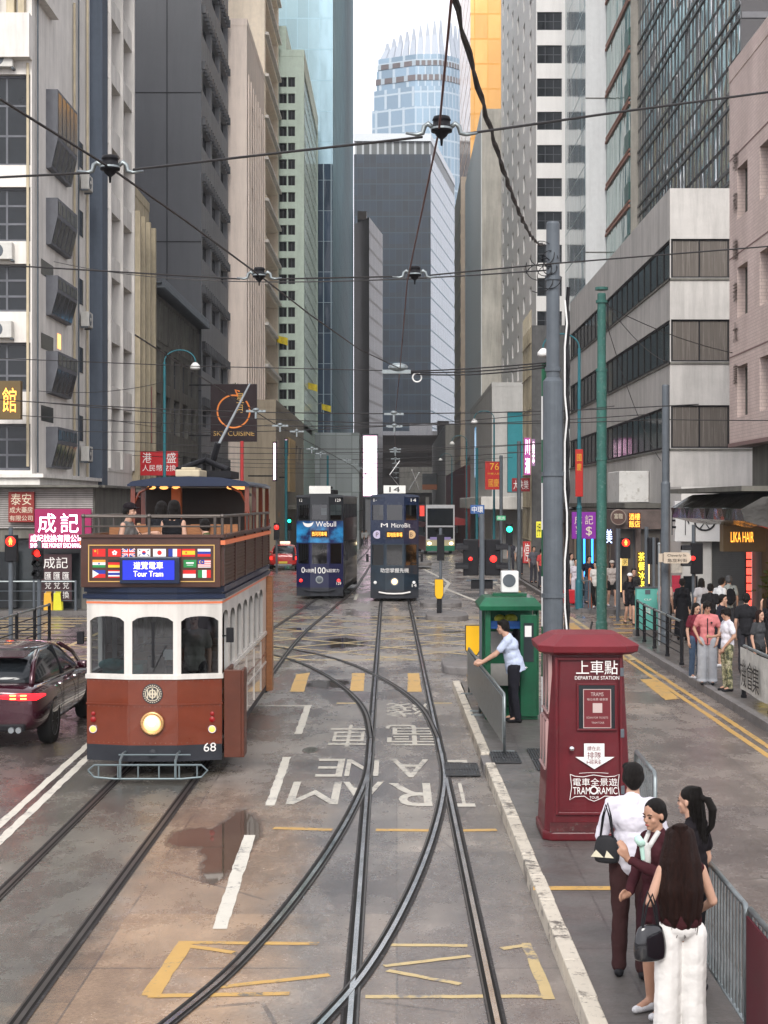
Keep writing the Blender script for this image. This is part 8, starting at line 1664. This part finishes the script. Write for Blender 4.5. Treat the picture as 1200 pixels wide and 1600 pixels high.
def person(label, loc, face, H, top=(.3, .3, .3), bot=(.05, .05, .06), kind='tee', legs='trousers', hair='short', hm=None, skin=0, shoes=None, vox=.014, arms=None, leg=None, lean=0., head=0., nod=0., extra=None, build=1.0, fem=False, group=None, sit=False, cat='person'):
    """face: degrees about Z, 0 looks to -Y. arms: {side: (elbow, wrist, palm direction)}, leg: {side: (knee, ankle)}, all for a 1.7 m figure"""
    t = thing('person', label, cat, loc, R(face), group); s = H / 1.7; t.scale = (s, s, s)
    sk = M_skin[skin]; hm = hm or M_hair; sh = .148 if fem else .166; hw = .095
    hipz = .92 if not sit else .47; up = lambda x, y, z: V3(x, y - math.sin(lean) * (z - .92), .92 + math.cos(lean) * (z - .92)) + V3(0, 0, hipz - .92)
    chest = up(0, .01, 1.26); neck0 = up(0, .015, 1.4); neck1 = up(0, -.01, 1.475); hc = up(0, -.03, 1.575)
    A = {}
    for q in (-1, 1):
        S0 = up(q * sh, .015, 1.37)
        if arms and q in arms: e, w, pd = (V3(*a) for a in arms[q])
        else: e, w, pd = S0 + V3(q * .05, .03, -.28), S0 + V3(q * .06, -.04, -.53), V3(0, -.12, -1)
        A[q] = (S0, e, w, pd.normalized())
    Lg_ = {}
    for q in (-1, 1):
        h0 = up(q * hw, 0, .9)
        if sit: k, a = V3(q * .11, -.42, .5), V3(q * .11, -.44, .09)
        elif leg and q in leg: k, a = (V3(*x) for x in leg[q])
        else: k, a = V3(q * .1, -.01, .49), V3(q * .105, .02, .09)
        Lg_[q] = (h0, k, a)
    b = build; mb = MB(); mb.cap(neck0, neck1, .062 * (1 if not fem else .85), .055 * (1 if not fem else .85)); mb.ell(chest, .14 * b, .09 * b, .16); mb.ell(up(0, 0, 1.08), .115 * b, .08 * b, .16); mb.ell(up(0, .01, .93), .13 * b, .085 * b, .1); mb.tube([A[-1][0], A[1][0]], .04, 10)
    for q in (-1, 1):
        S0, e, w, pd = A[q]; mb.cap(S0, e, .043 * b, .036); mb.cap(e, w, .038, .025)
        side = pd.cross(V3(q, 0, 0)); side = side.normalized() if side.length > .1 else V3(0, 1, 0); bend = V3(-q, 0, 0)
        pc = w + pd * .05; mb.cap(w, pc + pd * .03, .026, .03)
        for k in range(4):
            o_ = side * (-.027 + .018 * k); L = (.062, .072, .068, .052)[k]; p0 = w + pd * .085 + o_; p1 = p0 + pd * L * .55 + bend * .012; mb.cap(p0, p1, .0105, .0095, 7); mb.cap(p1, p1 + pd * L * .4 + bend * .025, .0095, .0085, 7)
        p0 = w + pd * .03 - side * .026; p1 = p0 + pd * .035 - side * .025 + bend * .012; mb.cap(p0, p1, .0125, .011, 7); mb.cap(p1, p1 + pd * .028 + bend * .008, .011, .0095, 7)
        h0, k, a = Lg_[q]; mb.cap(h0, k, .078 * b, .05); mb.cap(k, k.lerp(a, .35), .05, .052); mb.cap(k.lerp(a, .35), a, .052, .036); mb.cap(a, a + V3(0, -.14, -.055), .036, .028)
    mpart('body', melt(mb, vox), sk, t)
    # head
    Hm = Matrix.Translation(hc) @ Matrix.Rotation(R(head), 4, 'Z') @ Matrix.Rotation(R(nod), 4, 'X')
    mb = MB(); mb.M = Hm; mb.ell((0, .01, .03), .075, .093, .09); mb.ell((0, -.022, -.035), .056, .062, .078); mb.ell((0, -.055, -.09), .028, .026, .022); mb.ell((0, -.088, -.02), .011, .016, .024); mb.ell((0, -.095, -.03), .015, .011, .01); mb.cap((-.035, -.068, .017), (.035, -.068, .017), .013); mb.cap((-.014, -.075, -.062), (.014, -.075, -.062), .01)
    for q in (-1, 1): mb.ell((q * .076, .012, -.01), .009, .018, .028); mb.ell((q * .038, -.052, -.03), .022, .022, .022)
    mb.cap((0, .015, -.04), (0, .02, -.13), .05, .05)
    hd = mpart('head', melt(mb, min(vox, .008), 3), sk, t)
    for q in (-1, 1):
        mb = MB(); mb.M = Hm; mb.ell((q * .031, -.0785, -.001), .014, .006, .006); part('eye', mb, M_eye, hd, smooth=True)
        mb = MB(); mb.M = Hm; mb.tube([(q * .015, -.084, .02), (q * .033, -.083, .026), (q * .05, -.072, .02)], .0035, 5); part('eyebrow', mb, hm, hd)
    mb = MB(); mb.M = Hm; mb.ell((0, -.083, -.062), .022, .006, .0075); part('lips', mb, M_lip, hd, smooth=True)
    # hair
    mb = MB(); mb.M = Hm
    if hair != 'bald':
        mb.ell((0, .022, .048), .084, .096, .083); mb.ell((0, .045, 0), .08, .075, .085)
        if hair in ('short', 'fringe'): mb.ell((0, .07, -.03), .06, .04, .06); [mb.ell((q * .07, .02, .01), .02, .04, .05) for q in (-1, 1)]; mb.ell((.02, -.04, .085), .06, .045, .035)
        if hair == 'fringe': mb.ell((0, -.065, .045), .062, .025, .03); [mb.ell((q * .06, -.03, .02), .025, .03, .05) for q in (-1, 1)]
        if hair == 'bob': [mb.cap((q * .06, .02, .02), (q * .07, .02, -.13), .04, .035) for q in (-1, 1)]; mb.cap((0, .06, 0), (0, .06, -.13), .06, .055)
        if hair == 'long':
            for x, y in ((-.06, .03), (-.03, .075), (.03, .075), (.06, .03)): mb.tube([(x, y, .05), (x * 1.5, y + .035, -.14), (x * 1.7, y + .05, -.34), (x * 1.6, y + .05, -.53), (x * 1.2, y + .035, -.68)], [.05, .062, .07, .055, .018], 10); mb.ell((x, y, .05), .05)
        if hair == 'tied': mb.ell((0, .1, -.02), .035, .035, .04)
        if hair == 'pony': mb.ell((0, .11, .035), .035); mb.tube([(0, .11, .035), (0, .17, .03), (.0, .21, -.05), (.0, .2, -.18), (.01, .16, -.27)], [.02, .032, .038, .028, .008], 10); mb.cap((0, .05, 0), (0, .06, -.3), .06, .05)
    if hair in ('long', 'pony') and vox < .014:
        st = MB(); st.M = Hm; rg = random.Random(8)
        for i in range(70):
            a = rg.uniform(.1, 3.04); x = math.cos(a) * .085; y = .03 + math.sin(a) * .085; e = rg.uniform(.5, .72) if hair == 'long' else rg.uniform(.2, .34); k = 1.45 if hair == 'long' else 1; w = rg.uniform(-.02, .02)
            st.tube([(x * .6, y * .9, .12), (x, y + .01, .03), (x * k * 1.08 + w, y + .03, -.2), (x * k * 1.1 + w * 2, y + .04, -.2 - e * .4), (x * k + w, y + .03, .03 - e)], .0028, 4)
        part('hair_strands', st, hm, t)
    if hair != 'bald': mpart('hair', melt(mb, .009, 2, .008), hm, t)
    if hair == 'cap' or (extra and 'cap' in extra): mb = MB(); mb.M = Hm; mb.ell((0, .01, .065), .094, .105, .075); mb.ell((0, -.1, .05), .06, .07, .012); mpart('cap', melt(mb, .01, 2), extra['cap'], t)
    # clothes
    g = .016
    mb = MB(); hem = {'tee': .82, 'shirt': .84, 'tank': .93, 'tucked': .95, 'long': .74}[kind]
    mb.ell(chest, .16 * b + g, .108 * b + g, .16); mb.ell(up(0, .005, 1.1), .138 * b + g, .1 * b + g, .18); mb.ell(up(0, .01, (hem + 1.1) / 2), .148 * b + g, .115 * b + g, (1.1 - hem) / 2 + .06)
    mb.tube([up(0, .01, 1.1), up(0, .01, hem)], [.13 * b, .155 * b], 14, sx=.76 if abs(math.degrees(lean)) < 50 else 1) if kind in ('tee', 'long') else None
    mb.cap(neck0 + V3(0, 0, -.03), neck0 + V3(0, 0, .012), .085 if kind != 'tank' else .06, .07 if kind != 'tank' else .05)
    for q in (-1, 1):
        S0, e, w, pd = A[q]
        if kind != 'tank': mb.cap(neck0 + V3(0, 0, -.02), S0, .06, .056); f_ = 1.0 if kind in ('shirt', 'long') or (extra and extra.get('sleeve') == 'long') else .62; mb.cap(S0, S0.lerp(e, f_), .06 * b, .06 if f_ < 1 else .05)
        else: mb.cap(neck0 + V3(0, 0, -.04), S0 * .85 + neck0 * .15, .055, .05)
        if kind in ('shirt', 'long') or (extra and extra.get('sleeve') == 'long'): mb.cap(e, w.lerp(e, .12), .05, .036)
    if kind in ('tee', 'tank') and b >= 1 and fem: [mb.ell(up(q * .06, -.08, 1.24), .06, .05, .055) for q in (-1, 1)]
    mpart('top', melt(mb, vox * .9, 2, .032), cloth(top) if isinstance(top, tuple) else top, t)
    mb = MB(); bm = cloth(bot) if isinstance(bot, tuple) else bot
    mb.ell(up(0, .01, .95), .148 * b + .008, .125 * b, .1)
    for q in (-1, 1):
        h0, k, a = Lg_[q]
        if legs == 'trousers': mb.cap(h0, k, .098 * b, .068); mb.cap(k, a + V3(0, 0, .0), .068, .062)
        elif legs == 'wide': mb.cap(h0, k, .108 * b, .098); mb.cap(k, a + V3(0, .0, .0), .098, .1); mb.ell(a + V3(0, -.01, -.01), .11, .115, .05)
        elif legs == 'shorts': mb.cap(h0, h0.lerp(k, .5), .1 * b, .098)
        elif legs == 'long_shorts': mb.cap(h0, k, .1 * b, .085)
    if legs == 'robe': mb.tube([up(0, 0, 1.0), V3(0, .02, .12)], [.16, .23], 16); mb.ell(V3(0, .02, .14), .23, .21, .05)
    mpart('trousers' if legs in ('trousers', 'wide') else legs, melt(mb, vox * .9, 3, .012 if legs == 'wide' else .02), bm, t)
    for q in (-1, 1):
        a = Lg_[q][2]; mb = MB(); mb.cap(a + V3(0, .035, -.05), a + V3(0, -.02, -.035), .04, .042); mb.cap(a + V3(0, -.02, -.045), a + V3(0, -.15, -.058), .04, .032); me = melt(mb, .012, 2)
        for v in me.vertices: v.co.z = max(v.co.z, a.z - .09)
        mpart('shoe', me, shoes or M_shoe, t)
    return t
PH = .15
# foreground group on the platform
p1 = person('man in white shirt and brown trousers seen from behind, carrying a black and cream bag', (1.80, 12.2, PH), 172, 1.62, (.62, .6, .66), (.045, .022, .022), 'shirt', 'trousers', 'short', vox=.011, head=8, arms={-1: ((-.26, .02, 1.13), (-.2, -.14, .98), (0, -1, .2)), 1: ((.25, .03, 1.12), (.2, -.13, .95), (-.2, -1, 0))}, leg={1: ((.1, .0, .49), (.11, .03, .09)), -1: ((-.09, .02, .49), (-.08, .12, .1))})
p2 = person('woman turning her face to the left, holding a mint handheld fan', (1.83, 11.25, PH), -62, 1.52, (.05, .016, .02), (.035, .014, .018), 'long', 'shorts', 'tied', vox=.011, head=8, nod=6, skin=1, fem=True, shoes=M_shoew, arms={1: ((.22, -.12, 1.16), (.06, -.33, 1.27), (-.1, -.3, 1)), -1: ((-.23, -.02, 1.12), (-.1, -.2, .95), (.3, -1, 0))}, build=.92)
p3 = person('woman in black with a swinging black ponytail, behind the long haired woman', (2.17, 11.75, PH), -125, 1.52, (.015, .013, .015), (.012, .012, .014), 'tee', 'trousers', 'pony', vox=.013, fem=True, build=.92)
p4 = person('woman with very long brown hair and wide white trousers seen from behind', (1.85, 10.42, PH), 186, 1.51, (.045, .014, .016), (.68, .66, .63), 'tank', 'wide', 'long', M_hair2, skin=0, vox=.011, fem=True, head=-12, build=.95, arms={1: ((.24, .03, 1.14), (.17, -.2, 1.1), (-.4, -1, .3)), -1: ((-.24, .0, 1.13), (-.2, -.18, 1.02), (.3, -1, 0))}, leg={1: ((.1, .0, .49), (.11, .0, .09)), -1: ((-.09, .0, .49), (-.09, .02, .09))})
# maroon cardigan over the second woman's arm side
def bag(name, label, cat, loc, rz, w, h, d, m, strap, cream=None, group=None):
    t = thing(name, label, cat, loc, R(rz), group); t.scale = (.85, .85, .9); mb = MB(); rings = []
    for z, k, kd in ((0, .8, .9), (.03, .95, 1), (h * .4, 1, 1), (h * .8, .82, .7), (h, .62, .4)): rings.append([(-w / 2 * k, -d / 2 * kd, z), (w / 2 * k, -d / 2 * kd, z), (w / 2 * k, d / 2 * kd, z), (-w / 2 * k, d / 2 * kd, z)])
    mb.loft(rings); part('bag_body', mb, m, t, smooth=True, subsurf=2)
    for q in (-1, 1): mb = MB(); mb.tube([(-w * .22, q * .012, h * .9), (-w * .12, q * .03, h + strap * .6), (0, q * .045, h + strap), (w * .12, q * .03, h + strap * .6), (w * .22, q * .012, h * .9)], .008, 6); part('strap', mb, M_shoe, t)
    if cream: mb = MB(); mb.add([(-w * .5, -d * .53, .06), (-w * .05, -d * .54, .06), (-w * .32, -d * .5, h * .5)], [(0, 1, 2)]); mb.add([(-w * .02, -d * .54, .06), (w * .3, -d * .54, .06), (w * .05, -d * .5, h * .5)], [(0, 1, 2)]); part('cream_panel', mb, cream, t)
    return t
bag('shoulder_bag', 'black bag with cream triangles hanging from the shoulder of the man in the white shirt', 'bag', (1.585, 12.08, 1.03), -20, .26, .24, .12, mat('black_canvas', (.014, .014, .016), .7), .26, mat('cream_canvas', (.6, .56, .42), .7))
bag('patent_handbag', 'glossy black patent handbag beside the white trousers', 'handbag', (1.63, 10.3, .80), 15, .3, .27, .13, mat('patent_black', (.008, .008, .01), .12, var=0, coat=1, bump=.3, bscale=9), .22)
t = thing('handheld_fan', 'mint green handheld fan raised by the woman looking left', 'handheld fan', (1.70, 11.04, PH + 1.14)); mb = MB(); mb.tube([(0, 0, 0), (-.01, 0, .09)], [.014, .017], 10); part('handle', mb, mat('mint_plastic', (.42, .62, .54), .4, var=0), t); mb = MB(); mb.M = Matrix.Translation((-.02, 0, .13)) @ Matrix.Rotation(R(-35), 4, 'Y'); mb.lathe([(.02, -.035), (.042, -.02), (.045, .01), (.03, .022)], (0, 0, 0), 16, axis='X'); part('fan_head', mb, bpy.data.materials['mint_plastic'], t, smooth=True)
mb = MB(); mb.ell((0, -.1, 1.27), .05, .035, .1); mb.tube([(-.05, -.02, 1.46), (-.04, -.09, 1.36), (0, -.12, 1.25), (.04, -.09, 1.36), (.05, -.02, 1.46)], .022, 8)
mpart('blouse', melt(mb, .01, 2), cloth((.55, .55, .53)), p2)
# attendant leaning on the barrier
person('attendant in a white shirt and dark trousers leaning both arms on the barrier', (1.93, 26.3, PH), -96, 1.7, (.48, .54, .68), (.018, .018, .024), 'tee', 'trousers', 'short', vox=.014, lean=R(14), nod=8, build=1.24, arms={1: ((.2, -.3, 1.12), (.14, -.52, .98), (0, -1, -.15)), -1: ((-.2, -.3, 1.12), (-.14, -.52, .98), (0, -1, -.15))}, leg={1: ((.1, .0, .49), (.1, .06, .09)), -1: ((-.1, -.04, .49), (-.12, -.02, .09))})
# right pavement crowd
M_camo = NT('camouflage_cloth'); n = M_camo.noise(11, 3, .6); r_ = M_camo.N.new('ShaderNodeValToRGB'); M_camo.K.new(n, r_.inputs[0]); e = r_.color_ramp.elements; r_.color_ramp.interpolation = 'CONSTANT'; e[0].color = (.05, .055, .03, 1); e[0].position = 0; e[1].position = .45; e[1].color = (.2, .19, .1, 1); x_ = r_.color_ramp.elements.new(.55); x_.color = (.36, .33, .22, 1); x_ = r_.color_ramp.elements.new(.62); x_.color = (.07, .05, .03, 1); M_camo.K.new(r_.outputs[0], M_camo.b.inputs['Base Color']); M_camo.b.inputs['Roughness'].default_value = .9
def gp_(u, v): p = G(u, v, PH); return (p.x, p.y, PH)
pk = person('man in a pink baseball shirt and loose grey trousers on the right kerb', gp_(1105, 1070), -8, 1.66, (.5, .17, .17), (.3, .31, .33), 'tee', 'wide', 'fringe', skin=1, nod=8, head=20, build=.98, arms={-1: ((-.26, .04, 1.13), (-.17, -.08, .93), (.5, -.5, -1)), 1: ((.25, .05, 1.12), (.2, -.06, .9), (-.3, -.3, -1))})
mb = MB(); mb.tube([(0, -.128, 1.36), (0, -.147, 1.2), (0, -.137, 1.05), (0, -.15, .85)], .011, 5); mb.ell((.08, -.13, 1.27), .022, .012, .022); part('placket', mb, M_shoe, pk); mb = MB(); [mb.tube([(.05 * q, -.083, 0), (.012 * q, -.09, 0)], .003, 4) for q in (-1, 1)]; [mb.tube([(q * .033 + .02 * math.cos(R(a)), -.088, .016 * math.sin(R(a))) for a in range(0, 361, 30)], .0025, 4) for q in (-1, 1)]; mb.v = [Matrix.Translation((0, -.03, 1.575)) @ Matrix.Rotation(R(20), 4, 'Z') @ Matrix.Rotation(R(8), 4, 'X') @ v for v in mb.v]; part('glasses', mb, M_black, pk)
person('man in a white tee shirt and camouflage trousers looking at his phone', gp_(1136, 1080), -78, 1.6, (.6, .58, .62), M_camo.m, 'tee', 'trousers', 'fringe', skin=1, nod=14, arms={1: ((.24, .04, 1.12), (.16, -.14, .9), (-.2, -.5, -1)), -1: ((-.22, -.02, 1.13), (-.1, -.3, 1.1), (.2, -1, .1))})
person('girl in dark red and blue jeans half hidden by the pink shirted man', gp_(1087, 1060), 25, 1.55, (.12, .02, .03), (.06, .09, .14), 'tee', 'trousers', 'bob', fem=True, shoes=M_shoew, nod=15, build=.92)
person('man in black with a thin bag strap seen from behind at the salon', gp_(1166, 1052), 165, 1.7, (.018, .018, .02), (.03, .03, .035), 'tee', 'trousers', 'short')
person('woman in a dark grey tee shirt looking right behind the white banner', gp_(1186, 1072), 40, 1.5, (.05, .052, .055), (.02, .02, .02), 'tee', 'trousers', 'bob', M_hair2, fem=True)
person('woman dressed in black with raised arm at the right picture edge', gp_(1204, 1050), 10, 1.62, (.015, .015, .017), (.02, .02, .02), 'tee', 'trousers', 'bob', fem=True, arms={-1: ((-.28, -.1, 1.3), (-.3, -.2, 1.5), (0, 0, 1))})
person('man in a loose white shirt bending forward among the group at the shutter', gp_(1122, 1003), 120, 1.68, (.5, .5, .5), (.02, .02, .025), 'tee', 'trousers', 'short', lean=R(10)); person('man in black seen from behind in front of the white shirted man', gp_(1110, 1012), 170, 1.6, (.015, .014, .015), (.02, .02, .02), 'tee', 'trousers', 'short')
pb = person('grey haired person with a black backpack walking towards the shutter', gp_(1139, 996), 175, 1.66, (.3, .32, .3), (.04, .04, .045), 'tee', 'trousers', 'short', M_hairg); person('person with bobbed dark hair and a pale top, left of the white shirted man', gp_(1096, 997), 185, 1.6, (.35, .34, .35), (.1, .1, .12), 'tee', 'trousers', 'bob', fem=True)
person('person in a dark jacket standing behind the camouflage trousers', gp_(1128, 1042), 60, 1.6, (.02, .02, .028), (.02, .025, .04), 'long', 'long_shorts', 'short', shoes=M_shoew)
t = thing('backpack', 'black backpack worn by the grey haired person', 'backpack', Vector(gp_(1139, 996)) + V3(0, -.17, .92)); mb = MB(); mb.ell((0, 0, .18), .15, .09, .23); mb.ell((0, -.06, .1), .11, .06, .12); mpart('pack', melt(mb, .015, 3), cloth((.014, .014, .016)), t); mb = MB(); [mb.tube([(q * .1, .05, .38), (q * .12, .16, .42), (q * .14, .22, .3)], .018, 6) for q in (-1, 1)]; part('strap', mb, M_shoe, t)
person('person in a long black robe seen from behind by the grey pole', gp_(1066, 1000), 170, 1.62, (.012, .012, .014), (.012, .012, .014), 'long', 'robe', 'short', group=None, fem=True); person('person in a white cap and pale pink top behind the street name sign', gp_(1040, 996), 150, 1.62, (.5, .32, .27), (.03, .03, .03), 'tee', 'trousers', 'short', extra={'cap': cloth((.6, .6, .6))}, fem=True)
walk = {1: ((.1, -.14, .51), (.1, -.1, .1)), -1: ((-.1, .02, .49), (-.1, .22, .13))}
def gq(u, v, h=.15): p = G(u, v, h); return (p.x, p.y, h)
person('woman in a white cap and black clothes walking over the side crossing', gq(984, 977, .0), 8, 1.6, (.015, .015, .018), (.015, .015, .018), 'tee', 'shorts', 'bob', extra={'cap': cloth((.65, .65, .65))}, fem=True, leg=walk, shoes=M_shoe); person('person in dark clothes walking just behind the white capped woman', gq(990, 970, .0), 8, 1.68, (.03, .03, .03), (.06, .06, .07), 'tee', 'shorts', 'short')
person('woman in a white top and black trousers right of the orange post', gq(931, 952), -20, 1.62, (.5, .48, .45), (.015, .015, .015), 'tee', 'trousers', 'short', fem=True, leg=walk, shoes=M_shoew); person('woman in a cap, beige top and black shorts with a strap across her chest', gq(956, 949), 5, 1.62, (.4, .35, .32), (.02, .02, .02), 'tee', 'shorts', 'bob', fem=True, leg=walk, extra={'cap': cloth((.4, .36, .32))}, shoes=M_shoew)
person('woman in a pale lilac outfit beside the red suitcase', gq(900, 944), 0, 1.62, (.5, .46, .5), (.5, .46, .5), 'tee', 'wide', 'tied', fem=True); person('man in a dark navy top by the blue light tubes', gq(920, 943), 20, 1.72, (.015, .018, .03), (.06, .09, .12), 'tee', 'trousers', 'short'); person('person in a white tee shirt with a dark strap at the far shops', gq(892, 934), 30, 1.7, (.5, .5, .5), (.06, .07, .08), 'tee', 'trousers', 'bob')
for i, (u, Y, c, lab) in enumerate(((722, 118, (.45, .2, .2), 'distant person in pink right of the bus'), (748, 86, (.04, .04, .05), 'distant person in dark clothes under the white canopy'), (764, 80, (.4, .4, .42), 'distant person in a pale shirt under the white canopy'), (800, 72, (.1, .1, .12), 'distant dark dressed person by the green lamp'), (815, 68, (.45, .06, .06), 'distant person in red left of the thick grey pole'))):
    person(lab, (max(xat(u, Y), 6.15), Y, zg(Y) + .15), 20 * i - 40, 1.66, c, (.04, .04, .05), 'tee', 'trousers', 'short', vox=.02)
for i, (u, Y, lab) in enumerate(((566, 170, 'tiny far person left of the bright screen post'), (572, 172, 'tiny far person under the bright screen'))): person(lab, (xat(u, Y), Y, zg(Y)), 0, 1.7, (.5, .5, .5), (.04, .04, .05), 'tee', 'trousers', 'short', vox=.025)
# passengers on the open deck (tram floor at 2.56)
TX, TY, TZ = -3.335, 21.85, 2.56
beret = {'cap': cloth((.015, .012, .014))}
person('passenger in a black beret looking right on the open tram deck', (TX - .5, TY + 1.0, TZ), 75, 1.62, (.1, .095, .09), (.05, .05, .05), 'tank', 'trousers', 'short', extra=beret, fem=True, sit=True, arms={1: ((.2, -.12, .75), (.08, -.34, .8), (0, -1, 0))})
person('passenger with bare shoulders and a black top in the middle of the open deck', (TX + .13, TY + 1.15, TZ), 165, 1.68, (.013, .013, .015), (.02, .02, .02), 'tank', 'trousers', 'bob', fem=True, sit=True)
person('passenger in black with dark hair between the beret and the bare shoulders', (TX - .16, TY + 1.9, TZ), 180, 1.66, (.015, .015, .018), (.02, .02, .02), 'tee', 'trousers', 'bob', sit=True)
person('passenger in a green hooded top sunk low in the seat on the open deck', (TX + .66, TY + .95, TZ - .12), -150, 1.5, (.06, .075, .03), (.1, .2, .25), 'long', 'trousers', 'short', sit=True, lean=R(14))
t = thing('red_bag', 'round red bag on the seat beside the passenger in the beret', 'bag', (TX - .3, TY + .75, 3.0)); mb = MB(); mb.ell((0, 0, .14), .14, .12, .14); mb.ell((0, 0, .04), .12, .1, .06); mpart('bag_body', melt(mb, .015, 3), cloth((.35, .03, .03)), t); mb = MB(); mb.tube([(-.06, 0, .27), (0, 0, .34), (.06, 0, .27)], .008, 6); part('strap', mb, M_shoe, t)
person('driver in a pale shirt dimly seen through the right front window of the tour tram', (TX + .45, TY + .95, .56), 0, 1.66, (.25, .24, .2), (.02, .02, .02), 'tee', 'trousers', 'short')
# ================================================================ the air between the towers
mb = MB(); mb.box(-1700, -80, -4, 1700, 2600, 150)
hz = part('haze', mb, M_black); hz.data.materials.clear(); hz['kind'] = 'stuff'
m = bpy.data.materials.new('street_haze'); m.use_nodes = True; N = m.node_tree.nodes; N.remove(N['Principled BSDF']); v = N.new('ShaderNodeVolumePrincipled'); v.inputs['Color'].default_value = (.9, .93, .97, 1); v.inputs['Density'].default_value = .00022; m.node_tree.links.new(v.outputs[0], N['Material Output'].inputs['Volume']); hz.data.materials.append(m)
